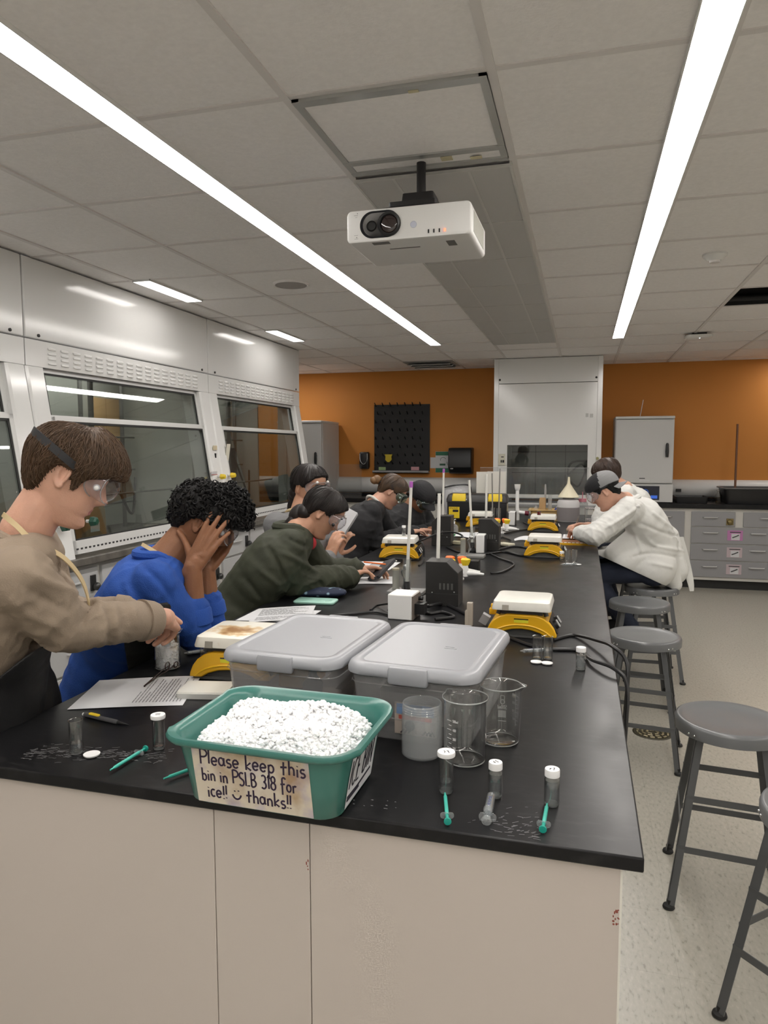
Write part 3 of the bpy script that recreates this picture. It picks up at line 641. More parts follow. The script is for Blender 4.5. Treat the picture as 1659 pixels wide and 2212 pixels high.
# drying rack with pegs
t = thing('drying_rack', 'black peg drying rack hung on the orange wall', 'drying rack', (-2.283, YB, 1.7))
mk('board', MB().bb((-.372, -.02, -.43), (.372, -.001, .435)), mat('rack_black', (.012, .012, .013), .55), t)
for r in range(8):
    for c in range(7):
        x = -.35 + .1 * c + (.03 if r % 2 else 0); z = .42 - .108 * r
        mk('peg', MB().cyl((x, -.018, z), (x + .01, -.11, z + .035), .008, .006, 8), M_black, t)
mk('drip_tray', MB().bb((-.375, -.1, -.455), (.375, -.001, -.445)).bb((-.375, -.1, -.455), (.375, -.09, -.42)), M_greycab, t)
tag(mk('yellow_glove', MB().stack([(rrect(.03, .015, .006), 0), (rrect(.09, .02, .008), .03), (rrect(.08, .02, .008), .07), (rrect(.11, .02, .008), .10)], (-2.43, 8.965, 1.39)), mat('yellow_cloth', (.55, .42, .03), .7)), 'yellow finger cot hanging on the black drying rack', 'glove')
tag(mk('sticky_note', MB().bb((-2.57, 8.99, 1.285), (-2.475, 8.992, 1.325)), mat('green_note', (.3, .42, .2), .8)), 'green paper note at the bottom left of the drying rack', 'note', 'paper notes on the drying rack')
tag(mk('sticky_note', MB().bb((-2.135, 8.99, 1.285), (-2.03, 8.992, 1.33)), mat('pink_note', (.55, .3, .33), .8)), 'pink paper note at the bottom right of the drying rack', 'note', 'paper notes on the drying rack')
t = thing('soap_dispenser', 'black wall soap dispenser with a chain left of the drying rack', 'dispenser', (-2.78, YB - .002, 1.41))
mk('case', MB().stack([(rrect(.11, .07, .015), -.11), (rrect(.13, .09, .02), -.08), (rrect(.13, .09, .02), .09), (rrect(.11, .07, .02), .11)], (0, -.046, 0)), M_black, t)
mk('chain', MB().tube(spline([(-.05, -.095, .09), (-.045, -.1, .0), (0, -.1, -.05), (.045, -.1, .0), (.05, -.095, .09)]), .004), M_steel, t)
t = thing('paper_towel_dispenser', 'black paper towel dispenser on the orange wall', 'dispenser', (-1.488, YB - .002, 1.41))
b = MB(); b.loft([[(x, -.002, -.17), (x, -.13, -.16), (x, -.2, -.09), (x, -.2, .12), (x, -.17, .16), (x, -.002, .165)] for x in (-.148, .148)]); mk('case', b, M_black, t, bevel=.012)
mk('badge', MB().ell((-.1, -.2, -.1), (.02, .004, .008)), M_steel, t)
t = thing('safety_poster', 'green and white safety poster beside the paper towel dispenser', 'poster', (-1.735, YB - .002, 1.39))
mk('sheet', MB().bb((-.1, -.004, -.135), (.1, -.001, .135)), M_paper, t)
mk('band', MB().bb((-.098, -.006, .085), (.098, -.003, .133)).bb((-.098, -.006, -.133), (.098, -.003, -.078)), mat('poster_green', (.03, .17, .09), .6), t)
gl = MB().strokes([arc(0, .03, .035, .03, 20, 200)], (0, -.005, 0), (1, 0, 0), (0, 0, 1), (0, -1, 0), .005).bb((-.045, -.006, -.045), (.03, -.003, -.02)).strokes([[(.05, .0), (.06, -.04)]], (0, -.005, 0), (1, 0, 0), (0, 0, 1), (0, -1, 0), .006)
mk('pictogram', gl, mat('poster_dark', (.03, .1, .06), .6), t)
tag(mk('wall_notice', MB().bb((-1.905, 9.096, 1.31), (-1.83, 9.0985, 1.45)), M_paper), 'small white notice left of the green poster', 'notice')
# right counter goods
t = thing('plastic_tub', 'black plastic tub with a grey rim on the right counter', 'tub', (1.78, 8.72, .949))
mk('body', MB().stack([(rrect(.5, .34, .04), 0), (rrect(.56, .4, .05), .165), (rrect(.54, .38, .05), .165), (rrect(.48, .32, .04), .012)]), M_black, t)
mk('rim', MB().stack([(rrect(.56, .4, .05), .16), (rrect(.6, .44, .06), .165), (rrect(.6, .44, .06), .178), (rrect(.55, .39, .05), .178), (rrect(.55, .39, .05), .16)], caps=(False, False)), mat('rim_grey', (.12, .12, .12), .4), t)
t2 = thing('plastic_tub', 'second black plastic tub at the right edge of the frame', 'tub', (2.42, 8.75, .949)); mk('body', MB().stack([(rrect(.5, .34, .04), 0), (rrect(.56, .4, .05), .15), (rrect(.54, .38, .05), .15), (rrect(.48, .32, .04), .012)]), M_black, t2)
tag(mk('wooden_rod', MB().cyl((1.66, 8.8, .965), (1.685, 8.93, 1.83), .012), mat('brown_wood', (.16, .065, .03), .5)), 'brown wooden rod standing in the black tub', 'rod')
t = thing('reagent_bottle', 'small clear bottle beside the black tub on the right counter', 'bottle', (1.46, 8.62, .949))
mk('body', MB().lathe([(0, .002), (.032, .002), (.034, .01), (.034, .09), (.018, .115), (.018, .135)]), clear('bottle_glass', (.8, .78, .72), gloss=1.5), t); mk('stopper', MB().lathe([(0, .135), (.02, .135), (.024, .15), (0, .152)]), M_glass, t)
t = thing('black_tray', 'flat black tray on the right counter beside the oven', 'tray', (1.18, 8.72, .949)); mk('tray', MB().stack([(rrect(.32, .3, .02), 0), (rrect(.34, .32, .02), .07), (rrect(.33, .31, .02), .07), (rrect(.31, .29, .02), .008)]), M_black, t)
tag(mk('outlet_box', MB().bb((1.06, 8.985, 1.05), (1.12, 8.997, 1.085)), M_black), 'black socket on the white duct right of the oven', 'socket')
# ---------------------------------------------------------------- the long lab bench
BZ = .91
t = thing('lab_bench', 'long black-topped lab bench with a cream end panel running down the room', 'bench', (0, 0, 0))
BX0, BX1, BY0, BY1 = -1.268, .1065, 1.137, 7.25
mk('top', MB().bb((BX0, BY0, BZ - .0245), (BX1, BY1, BZ)), M_top, t, bevel=.003)
for a, b in ((-1.235, -.652), (-.6505, -.4605), (-.459, .074)): mk('end_panel', MB().bb((a, 1.148, 0), (b, 1.172, BZ - .026)), M_cream, t, bevel=.0015)
mk('edge_band', MB().bb((.072, 1.1475, 0), (.0755, 1.2, BZ - .026)), mat('pale_edge_band', (.72, .70, .64), .5), t)
mk('carcass', MB().bb((-.9, 1.175, .1), (-.22, BY1 - .03, BZ - .026)), M_cabframe, t)
mk('plinth', MB().bb((-.85, 1.18, 0), (-.27, BY1 - .06, .1)), M_black, t)
mk('end_panel', MB().bb((-1.235, BY1 - .04, 0), (.074, BY1 - .02, BZ - .026)), M_cream, t)
chp = MB(); rnd = random.Random(3)
for i in range(14): chp.ell((.066 + rnd.uniform(-.006, .006), 1.1478, .80 + rnd.uniform(-.014, .012)), (rnd.uniform(.0006, .002), .0006, rnd.uniform(.0008, .003)), nu=6, nv=4)
for i in range(5): chp.ell((-.4635 + rnd.uniform(-.003, .001), 1.1478, .80 + rnd.uniform(-.03, .012)), (.0012, .0005, rnd.uniform(.001, .003)), nu=6, nv=4)
mk('chipped_paint', chp, mat('red_brown_chips', (.25, .07, .05), .8), t)['kind'] = 'stuff'
ch = MB()       # dried white streaks
for i in range(190):
    x = -1.13 + rnd.random() ** 1.2 * .30; y = 1.222 + rnd.gauss(0, .016) + (x + 1.1) * .16
    l = rnd.uniform(.002, .018) * (2.2 if rnd.random() < .1 else 1); a = rnd.gauss(.35, .3)
    ch.strokes([[(0, 0), (l * .5, rnd.uniform(-.002, .002)), (l, rnd.uniform(-.002, .002))]], (x, y, BZ + .0002), (math.cos(a), math.sin(a), 0), (-math.sin(a), math.cos(a), 0), (0, 0, 1), rnd.uniform(.0003, .0011), .0002)
for i in range(60):
    x = -.1 + rnd.gauss(0, .03); y = 1.185 + rnd.gauss(0, .02); l = rnd.uniform(.003, .012); a = rnd.uniform(-.2, .9)
    ch.strokes([[(0, 0), (l, 0)]], (x, y, BZ + .0002), (math.cos(a), math.sin(a), 0), (-math.sin(a), math.cos(a), 0), (0, 0, 1), rnd.uniform(.0004, .0013), .0002)
for i in range(12):
    ch.ell((-.33 + rnd.gauss(0, .03), 1.19 + rnd.gauss(0, .012), BZ), (rnd.uniform(.001, .003), .001, .0006), nu=6, nv=4)
mk('dried_residue', ch, mat('chalky_residue', (.21, .21, .22), .9), t)['kind'] = 'stuff'
# ---------------------------------------------------------------- stools
M_stool = mat('grey_stool_enamel', (.135, .14, .145), .3, spec=.6); M_stleg = mat('grey_stool_leg', (.10, .104, .108), .38, spec=.5)
def make_stool(label):
    t = thing('lab_stool', label, 'stool', (0, 0, 0), 0, 'grey steel lab stools'); SH = .625
    mk('seat', MB().lathe([(0, SH - .008), (.06, SH - .0095), (.12, SH - .009), (.15, SH - .004), (.165, SH), (.174, SH - .003), (.178, SH - .012), (.178, SH - .044), (.174, SH - .045), (.174, SH - .02), (0, SH - .022)], seg=56), M_stool, t, ang=60)
    c4 = [(1, 1), (-1, 1), (-1, -1), (1, -1)]
    def lp(a, b, z): k = (SH - .02 - z) / (SH - .02); return V3((a * (.108 + .082 * k), b * (.108 + .082 * k), z))
    for a, b in c4:
        top, bot = lp(a, b, SH - .018), lp(a, b, .014); w = .026; m = MB()
        for e in (V3((-a, 0, 0)), V3((0, -b, 0))):
            o = V3((0, -b, 0)) if abs(e[0]) else V3((-a, 0, 0))
            m.loft([[p, p + e * w, p + e * w + o * .003, p + o * .003] for p in (bot, top)])
        leg = mk('leg', m, M_stleg, t)
        mk('glide', MB().lathe([(0, 0), (.017, 0), (.02, .004), (.018, .011), (.008, .016), (.008, .03), (0, .03)], c=(bot[0] - a * .008, bot[1] - b * .008, 0)), M_rub, leg)
        rv = MB()
        for d in (-.012, .012):
            an = math.atan2(b, a) + d / .178; rv.ell((.1785 * math.cos(an), .1785 * math.sin(an), SH - .032), (.004, .004, .004), nu=8, nv=6)
        mk('rivet', rv, M_chrome, leg)
    for i in range(4):
        z = .27 if i % 2 else .205
        for zz in (z, ) if i % 2 else (z, z + .17):
            A, B = lp(*c4[i], zz), lp(*c4[(i + 1) % 4], zz); d = unit(np.cross(B - A, (0, 0, 1)))
            mk('rung', MB().loft([[p + (0, 0, .011), p + (0, 0, -.011), p + (0, 0, -.011) - d * .003, p + (0, 0, .011) - d * .003] for p in (A, B)]), M_stleg, t)
    return t
s0 = make_stool('grey steel stool with a round seat in the right foreground'); s0.location = (.51, 2.63, 0); s0.rotation_euler.z = -.10
STL = 'grey steel stool '
dup(s0, (.648, 2.0, 0), math.radians(-47), STL + 'cut off by the right edge of the frame')
dup(s0, (.315, 3.74, 0), -.12, STL + 'by the bench above the round floor drain')
dup(s0, (.352, 4.56, 0), .0, STL + 'between the stool over the drain and the white lab coat')
s5 = dup(s0, (.47, 5.12, 0), .1, STL + 'under the person in the white lab coat and cap')
t = thing('floor_drain', 'round brass floor drain behind the stool by the bench', 'drain', (.40, 4.05, 0))
mk('rim', MB().lathe([(0, .001), (.085, .001), (.09, .003), (.1, .003), (.105, 0)]), mat('drain_dark', (.06, .055, .035), .5, metal=.4), t)
g = MB()
for r in (.03, .055, .08):
    for k in range(int(r * 180)):
        a0 = 360 * k / int(r * 180); g.tube([(r * math.cos(math.radians(a0 + q)), r * math.sin(math.radians(a0 + q)), .003) for q in (0, 360 / int(r * 180) * .3, 360 / int(r * 180) * .62)], .006, 5)
mk('grate', g, mat('worn_brass', (.42, .37, .24), .4, metal=.5), t)
# ---------------------------------------------------------------- ice tub
M_teal = mat('teal_plastic', (.048, .178, .152), .28, spec=.5)
t = thing('ice_tub', 'teal plastic tub full of ice with a handwritten sign', 'tub', (-.535, 1.215, BZ), math.radians(-1.5))
def trect(w, d, r): return rrect(w, d, r, 6)
tb = MB(); HT = .128
prof = [(.27, .20, .03, .001), (.292, .222, .036, .008), (.312, .248, .045, HT * .55), (.334, .268, .05, HT - .006)]
def ringz(w, d, r, z, amp=0):
    out = []
    for p in trect(w, d, r):
        e = max(0, abs(p[0]) / (w / 2) - .8) / .2
        out.append(V3((p[0], p[1], z - amp * e * max(0, 1 - (abs(p[1]) / (d * .34)) ** 2))))
    return out
R = [ringz(*p) for p in prof[:3]] + [ringz(.334, .268, .05, HT - .006, .016), ringz(.366, .30, .06, HT - .004, .016), ringz(.372, .306, .062, HT + .002, .016), ringz(.366, .30, .06, HT + .008, .016), ringz(.344, .278, .054, HT + .006, .016), ringz(.33, .264, .05, HT - .004, .016)]
R += [ringz(.308, .244, .045, HT * .55), ringz(.288, .218, .036, .012)]
tb.loft(R); mk('tub', tb, M_teal, t, ang=60)
def wall_pt(side, u, v):    # v = height; a point just outside the front or right wall
    if v < .008 + 1e-6: k = 0
    a0, a1 = (prof[1], prof[2]) if v < HT * .55 else (prof[2], prof[3])
    f = (v - a0[3]) / (a1[3] - a0[3])
    if side == 'front': return V3((u, -(a0[1] + (a1[1] - a0[1]) * f) / 2 - .0012, v))
    return V3(((a0[0] + (a1[0] - a0[0]) * f) / 2 + .0012, u, v))
def label_sheet(side, u0, u1, v0, v1, m, nm, skew=0):
    g = MB(); U = 12; Vn = 6
    P = [[wall_pt(side, u0 + (u1 - u0) * i / U + skew * j / Vn, v0 + (v1 - v0) * j / Vn) for i in range(U + 1)] for j in range(Vn + 1)]
    for j in range(Vn):
        for i in range(U): g.quad(P[j][i], P[j][i + 1], P[j + 1][i + 1], P[j + 1][i])
    return mk(nm, g, m, t, fix=False)
def stained():
    m = mat('stained_label_paper', (.66, .58, .46), .6); nt = m.node_tree; b = nt.nodes['Principled BSDF']; tc = nt.nodes.new('ShaderNodeTexCoord'); prev = None
    cols = [((.66, .59, .48), None), ((.38, .33, .47), 16), ((.36, .22, .09), 11), ((.72, .70, .64), 7)]
    for c, s in cols:
        rgb = nt.nodes.new('ShaderNodeRGB'); rgb.outputs[0].default_value = (*c, 1)
        if s is None: prev = rgb.outputs[0]; continue
        n = nt.nodes.new('ShaderNodeTexNoise'); n.inputs['Scale'].default_value = s * 1.6; n.inputs['Detail'].default_value = 4; n.noise_dimensions = '4D'; n.inputs['W'].default_value = s
        r = nt.nodes.new('ShaderNodeMapRange'); r.inputs[1].default_value = .5; r.inputs[2].default_value = .72; r.inputs[4].default_value = .8
        x = nt.nodes.new('ShaderNodeMixRGB'); nt.links.new(tc.outputs['Object'], n.inputs['Vector']); nt.links.new(n.outputs['Fac'], r.inputs[0]); nt.links.new(r.outputs[0], x.inputs[0])
        nt.links.new(prev, x.inputs[1]); nt.links.new(rgb.outputs[0], x.inputs[2]); prev = x.outputs[0]
    nt.links.new(prev, b.inputs['Base Color']); return m
L1 = label_sheet('front', -.118, .106, .009, .116, stained(), 'front_sign')
rn = random.Random(8); ink = MB()
for txt, x, z, h, w in (('Please keep this', -.105, .088, .030, .0034), ('bin in PSLB 318 for', -.105, .055, .027, .0032), ('ice!! ) thanks!!', -.098, .0215, .028, .0033)):
    Ls, xe = write(txt, 0, 0, h, .06, rn); k = {'P': .205, 'b': .185, 'i': .165}[txt[0]] / xe
    for L in Ls:
        Q = []
        for p in L:
            u, v = x + p[0] * k, z + p[1]; q = wall_pt('front', u, max(.009, min(v, .118)))
            Q.append(q)
        rg = []
        for i in range(len(Q)):
            d = unit(Q[min(i + 1, len(Q) - 1)] - Q[max(i - 1, 0)]); sd = np.cross((0, -1, 0), d) * w * .48; o = V3((0, -.0006, 0))
            rg.append([Q[i] - sd, Q[i] + sd, Q[i] + sd + o, Q[i] - sd + o])
        ink.loft(rg)
mk('handwriting', ink, mat('purple_black_marker', (.02, .008, .035), .5), L1)
L2 = label_sheet('right', -.074, .074, .012, .108, M_paper, 'side_sign', -.0)
ink = MB(); Ls, xe = write('ICE BIN', 0, 0, .052, .02)
for L in Ls + [[(0, -.014), (xe * .4, -.016), (xe * .98, -.012)], [(.0, -.02), (xe * .5, -.021)]]:
    Q = [wall_pt('right', -.07 + p[0] * .13 / xe, .046 + p[1]) for p in L]; rg = []
    for i in range(len(Q)):
        d = unit(Q[min(i + 1, len(Q) - 1)] - Q[max(i - 1, 0)]); sd = np.cross((1, 0, 0), d) * .0021; o = V3((.0006, 0, 0))
        rg.append([Q[i] - sd, Q[i] + sd, Q[i] + sd + o, Q[i] - sd + o])
    ink.loft(rg)
mk('handwriting', ink, M_ink, L2)
ICO = bmesh.new(); bmesh.ops.create_icosphere(ICO, subdivisions=1, radius=1.0)
IV = [tuple(v.co) for v in ICO.verts]; IF = [tuple(v.index for v in f.verts) for f in ICO.faces]; ICO.free()
M_ice = mat('crushed_ice', (.95, .955, .965), .45, spec=.3)
def lumps(mb, n, place, r0, r1, rnd):
    for i in range(n):
        p = place(rnd); r = rnd.uniform(r0, r1); q = rz(rnd.uniform(0, 6.28)) @ rx(rnd.uniform(0, 6.28)); s = V3((r, r * rnd.uniform(.6, 1), r * rnd.uniform(.55, .95)))
        mb.add([p + q @ (V3(v) * s * rnd.uniform(.78, 1.18)) for v in IV], IF)
def ice_h(x, y):
    e = min(1, min(.150 - abs(x), .118 - abs(y), (.232 - abs(x) - abs(y)) * .7) / .055)
    return .088 + .045 * max(e, 0) ** .6 + .016 * max(0, y / .12) + .006 * math.sin(31 * x + 9 * y) + .004 * math.sin(60 * y - 22 * x)
ic = MB(); N = 30
for j in range(N):
    for i in range(N):
        c = []
        for a, b in ((i, j), (i + 1, j), (i + 1, j + 1), (i, j + 1)):
            x, y = -.15 + .30 * a / N, -.117 + .234 * b / N; k = min(1, .236 / max(abs(x) + abs(y), 1e-6)); c.append((x * k, y * k))
        ic.quad(*[(x, y, ice_h(x, y) - .006) for x, y in c])
def on_heap(r):
    x, y = r.uniform(-.148, .148), r.uniform(-.114, .114)
    if abs(x) + abs(y) > .232: x, y = x * .8, y * .8
    return V3((x, y, ice_h(x, y) - r.uniform(-.001, .006)))
lumps(ic, 3300, on_heap, .003, .0070, random.Random(5))
oi = mk('crushed_ice', ic, M_ice, None, flat=True); oi.location = t.location; oi.rotation_euler = t.rotation_euler
tag(oi, 'heap of white crushed ice filling the teal tub', 'ice', kind='stuff')
# ---------------------------------------------------------------- storage boxes
M_boxb = clear('milky_box_plastic', (.95, .95, .95), haze=.22, hcol=(.86, .86, .87), gloss=.8, rough=.12)
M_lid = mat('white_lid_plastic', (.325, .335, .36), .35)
def storage_box(x, y, rot, label, stuffing):
    t = thing('storage_box', label, 'storage box', (x, y, BZ), rot, 'white-lidded storage boxes')
    m = MB(); P = [(.255, .365, .03, .001), (.262, .372, .034, .01), (.288, .40, .04, .15)]
    m.stack([(rrect(a, b, r, 5), z) for a, b, r, z in P] + [(rrect(a - .004, b - .004, r, 5), z + .001) for a, b, r, z in P[::-1]])
    bd = mk('bin', m, M_boxb, t, ang=50)
    rb = MB()
    for z in (.05, .125): rb.stack([(rrect(.266 + .026 * z / .15, .376 + .028 * z / .15, .036, 5), z), (rrect(.268 + .026 * z / .15, .378 + .028 * z / .15, .036, 5), z + .002), (rrect(.266 + .026 * z / .15, .376 + .028 * z / .15, .036, 5), z + .004)], caps=(False, False))
    mk('rib', rb, M_boxb, bd)
    l = MB(); l.stack([(rrect(.300, .414, .045, 6), .146), (rrect(.306, .420, .047, 6), .149), (rrect(.306, .420, .047, 6), .158), (rrect(.298, .412, .045, 6), .168), (rrect(.286, .400, .042, 6), .172), (rrect(.25, .36, .03, 6), .172), (rrect(.246, .356, .03, 6), .170), (rrect(.242, .352, .028, 6), .170)])
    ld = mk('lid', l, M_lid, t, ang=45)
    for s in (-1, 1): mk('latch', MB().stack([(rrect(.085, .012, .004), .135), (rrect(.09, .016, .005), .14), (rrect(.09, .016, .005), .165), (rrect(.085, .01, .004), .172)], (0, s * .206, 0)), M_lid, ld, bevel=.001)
    eb = MB()
    for k in range(2): eb.bb((.03, -.02 + k * .012, .1698), (.06 - .008 * k, -.017 + k * .012, .1708))
    mk('embossed_mark', eb, M_lid, ld)
    stuffing(t); return t
def fill1(t):
    for n, (p, s, c, lab, kind) in enumerate((((-.07, .1, .012), (.09, .12, .05), (.35, .19, .06), 'brown carton inside the left white-lidded box', 'carton'), ((.03, -.08, .012), (.05, .07, .06), (.04, .04, .05), 'dark bottle shape inside the left white-lidded box', 'bottle'), ((.07, .02, .012), (.07, .2, .05), (.42, .34, .28), 'beige carton inside the left white-lidded box', 'carton'))):
        m = MB()
        if kind == 'bottle': m.lathe([(0, 0), (.025, 0), (.025, .06), (.01, .08), (.01, .095), (0, .095)])
        else: m.stack([(rrect(s[0], s[1], .004, 2), 0), (rrect(s[0], s[1], .004, 2), s[2])]).stack([(rrect(s[0] * .5, s[1], .004, 2), s[2]), (rrect(s[0] * .5, s[1], .004, 2), s[2] + .003)])
        o = mk(kind, m, mat('box_content_%d' % n, c, .7)); o.location = t.matrix_world @ Vector(p) if False else (t.location.x + p[0], t.location.y + p[1], t.location.z + p[2]); tag(o, lab, kind)
def fill2(t):
    m = MB(); m.stack([(rrect(.2, .28, .02), 0), (rrect(.2, .28, .02), .07)])
    o = mk('folded_cloth', m, mat('grey_brown_cloth', (.14, .12, .11), .8)); o.location = (t.location.x - .01, t.location.y + .03, t.location.z + .013); tag(o, 'dark folded cloth inside the right white-lidded box', 'cloth')
    g = MB().bb((-.035, -.1915, .02), (.06, -.1895, .09), 0).bb((-.03, -.193, .065), (.055, -.191, .088), 1).bb((-.025, -.1935, .054), (.05, -.191, .062), 3)
    g.ell((0, -.1925, .04), (.012, .001, .012), mi=2).strokes([[(.03 + .008 * k, -.0), (.036 + .008 * k, .008), (.04 + .008 * k, .0)] for k in range(3)] + [[(-.02 + .008 * k, .0), (-.014 + .008 * k, .006)] for k in range(3)], (0, -.1925, .024), (1, 0, 0), (0, 0, 1), (0, -1, 0), .003, mi=2)
    mk('printed_label', g, [mat('label_tan', (.45, .38, .33), .6), mat('label_blue', (.16, .25, .42), .6), M_ink, mat('label_red', (.45, .1, .08), .6)], t)
storage_box(-.655, 1.675, math.radians(-3.5), 'white-lidded clear storage box on the left, behind the ice tub', fill1)
storage_box(-.336, 1.66, math.radians(-4.5), 'white-lidded clear storage box on the right, behind the plastic jar', fill2)
# ---------------------------------------------------------------- glass and plastic vessels in front
t = thing('plastic_jar', 'empty frosted plastic screw-top jar beside the glass beakers', 'jar', (-.314, 1.424, BZ))
mk('body', MB().lathe([(0, .001), (.038, .001), (.0425, .005), (.0425, .088), (.0405, .092), (.0405, .112), (.0385, .112), (.0385, .092), (.0405, .086), (.0405, .007), (0, .004)], seg=48), M_frost, t)
th = MB()
for z in (.094, .099, .104): th.lathe([(.0405, z), (.0418, z + .0012), (.0405, z + .0024)], seg=48)
th.lathe([(.0385, .111), (.040, .1135), (.0415, .111)], seg=48); mk('screw_thread', th, M_frost, t)
M_rim = clear('glass_rim', (.9, .92, .91), haze=.42, hcol=(.85, .88, .87), gloss=2.2)
M_enam = mat('white_enamel_print', (.62, .62, .62), .6)
def beaker(x, y, r, h, label, spout, marks=None, z=BZ):
    t = thing('glass_beaker', label, 'beaker', (x, y, z), 0, 'glass beakers')
    prof = [(0, .0015), (r * .8, .0012), (r * .93, .004), (r, .012), (r, h - .012), (r + .0008, h - .006), (r + .004, h)]
    rings = []
    for rr_, zz in prof + [(a - .0016, b + (.002 if b < .01 else 0)) for a, b in prof[::-1][:-1]] + [(0, .0035)]:
        q = []
        for k in range(56):
            a = 2 * PI * k / 56; R_ = max(rr_, 1e-5)
            if zz > h - .016 and rr_ > r * .8:
                d = (a - spout + PI) % (2 * PI) - PI; R_ += .011 * math.exp(-(d / .2) ** 2) * (zz - h + .016) / .016
            q.append((R_ * math.cos(a), R_ * math.sin(a), zz))
        rings.append(q)
    mk('vessel', MB().loft(rings, caps=(False, False)), M_glass, t, ang=60)
    ri = MB().tube([((r + .0032 + .011 * math.exp(-((((2 * PI * k / 48) - spout + PI) % (2 * PI) - PI) / .2) ** 2)) * math.cos(2 * PI * k / 48), (r + .0032 + .011 * math.exp(-((((2 * PI * k / 48) - spout + PI) % (2 * PI) - PI) / .2) ** 2)) * math.sin(2 * PI * k / 48), h) for k in range(48)], .0014, 6, closed=True)
    ri.tube([(r * .93 * math.cos(2 * PI * k / 40), r * .93 * math.sin(2 * PI * k / 40), .004) for k in range(40)], .0012, 6, closed=True); mk('rim', ri, M_rim, t)
    if marks:
        a0, txts, patch = marks; g = MB()
        cyl_pt = lambda u, v: ((r + .0004) * math.cos(a0 + u / r), (r + .0004) * math.sin(a0 + u / r), v)
        for k in range(8): w = .012 if k % 2 else .007; g.tube([cyl_pt(-.012 - w, .03 + .0093 * k), cyl_pt(-.012, .03 + .0093 * k)], .00055, 4)
        for k, s in enumerate(txts):
            Ls, xe = write(s, 0, 0, .005, 0)
            for L in Ls: g.tube([cyl_pt(-.009 + p[0], .0375 + .0186 * k + p[1]) for p in L], .0005, 4)
        if patch:
            Ls, xe = write('500ml', 0, 0, .0085, 0)
            for L in Ls: g.tube([cyl_pt(.012 + p[0], .058 + p[1]) for p in L], .0008, 4)
            g.loft([[cyl_pt(.014 + .017 * (i / 8) , .038 + .016 * j) for i in range(9)] for j in (0, .5, 1)], caps=(False, False), closed=False)
            Ls, xe = write('100 1.1', 0, 0, .004, 0) if False else write('5051 1', 0, 0, .004, 0)
            g.tube([cyl_pt(.013 + p[0] * .001, .030) for p in ((0, 0), (18, 0))], .0006, 4)
            g.tube([cyl_pt(.018, .072), cyl_pt(.018, .088), cyl_pt(.026, .088), cyl_pt(.026, .072)], .001, 5); g.tube([cyl_pt(.014, .098), cyl_pt(.030, .098)], .0008, 4); g.tube([cyl_pt(.022 + .005 * math.cos(q), .074 + .005 * math.sin(q)) for q in [i * .5 for i in range(13)]], .0009, 5)
            g.tube([cyl_pt(-.011, .026), cyl_pt(-.011, .105)], .0006, 4)
        mk('graduation_marks', g, M_enam, t)
    return t
beaker(-.222, 1.418, .0435, .135, 'tall 500 ml glass beaker in front of the other empty beaker', math.radians(140), (math.radians(-104), ('200', '300', '400', '500ml'), False))
beaker(-.163, 1.535, .0425, .128, 'empty 500 ml glass beaker with a white patch, behind the jar and taller beaker', math.radians(5), (math.radians(60), ('100', '200', '300', '400'), True))
M_vcap = mat('white_vial_cap', (.82, .82, .82), .4)
def vial(x, y, label, r=.0137, h=.066, fill=.5, cap='screw', name='glass_vial', z=BZ, mark=None, group='glass vials'):
    t = thing(name, label, 'vial', (x, y, z), random.Random(label).uniform(0, 6), group)
    neck = cap == 'screw'; top = h
    pr = [(0, .001), (r * .9, .0008), (r, .004), (r, h * .80 if neck else h)] + ([(r * .8, h * .87), (r * .8, h)] if neck else [(r + .001, h + .0005)])
    pr += [(a - .0013, b) for a, b in pr[::-1][:-2]] + [(r * .9 - .001, .003), (0, .003)]
    mk('tube', MB().lathe(pr, seg=32), M_glass, t, ang=50)
    bt = MB().lathe([(0, .0015), (r * .92, .0012), (r * .98, .004), (0, .0045)], seg=24); mk('base', bt, M_rim, t)
    if fill: mk('liquid', MB().lathe([(0, .003), (r - .002, .0032), (r - .0016, .005), (r - .0016, h * fill - .001), (r - .0012, h * fill), (0, h * fill - .0005)], seg=28), M_water, t)
    if cap == 'screw': c = mk('cap', MB().lathe([(0, h + .005), (r * .93, h + .005), (r * .98, h + .003), (r * .98, h - .008), (r * .82, h - .008)], seg=36), M_vcap, t)
    elif cap == 'snap': c = mk('cap', MB().lathe([(0, h + .004), (r * 1.18, h + .004), (r * 1.24, h + .001), (r * 1.2, h - .004), (r * .96, h - .005)], seg=36), M_vcap, t)
    if cap and mark:
        g = MB(); rn = random.Random(mark)
        for k in range(2): g.strokes([[(rn.uniform(-.003, .002) - .004 + .002 * i, rn.uniform(-.0015, .0015)) for i in range(4 + k)]], (0, .003 - .006 * k, h + .0042 + (.001 if cap == 'screw' else 0)), (1, 0, 0), (0, 1, 0), (0, 0, 1), .0011, .0003)
        mk('cap_writing', g, M_ink, c)
    return t
vial(-.234, 1.272, 'clear vial with a flat white snap cap in front of the beakers', .0138, .075, .3, 'snap', mark=1)
vial(-.143, 1.278, 'screw-capped clear vial behind the clear syringe at the bench front', .0130, .062, .72, 'screw', mark=2)
vial(-.041, 1.274, 'screw-capped clear vial nearest the right front corner of the bench', .0137, .063, .75, 'screw', mark=3)
vial(-1.022, 1.236, 'uncapped clear vial at the left front of the bench beside a loose lid', .0137, .072, .33, None)
vial(-.866, 1.302, 'clear vial with a white snap cap left of the ice tub', .0128, .072, .12, 'snap', mark=4)
vial(.007, 2.112, 'screw-capped clear vial near the right edge of the bench by the cables', .0145, .062, .7, 'screw')
vial(-.122, 2.192, 'left of two empty clear vials in front of the nearest yellow hotplate', .0145, .070, 0, None)
vial(-.0905, 2.196, 'right of two empty clear vials in front of the nearest yellow hotplate', .0145, .070, 0, None)
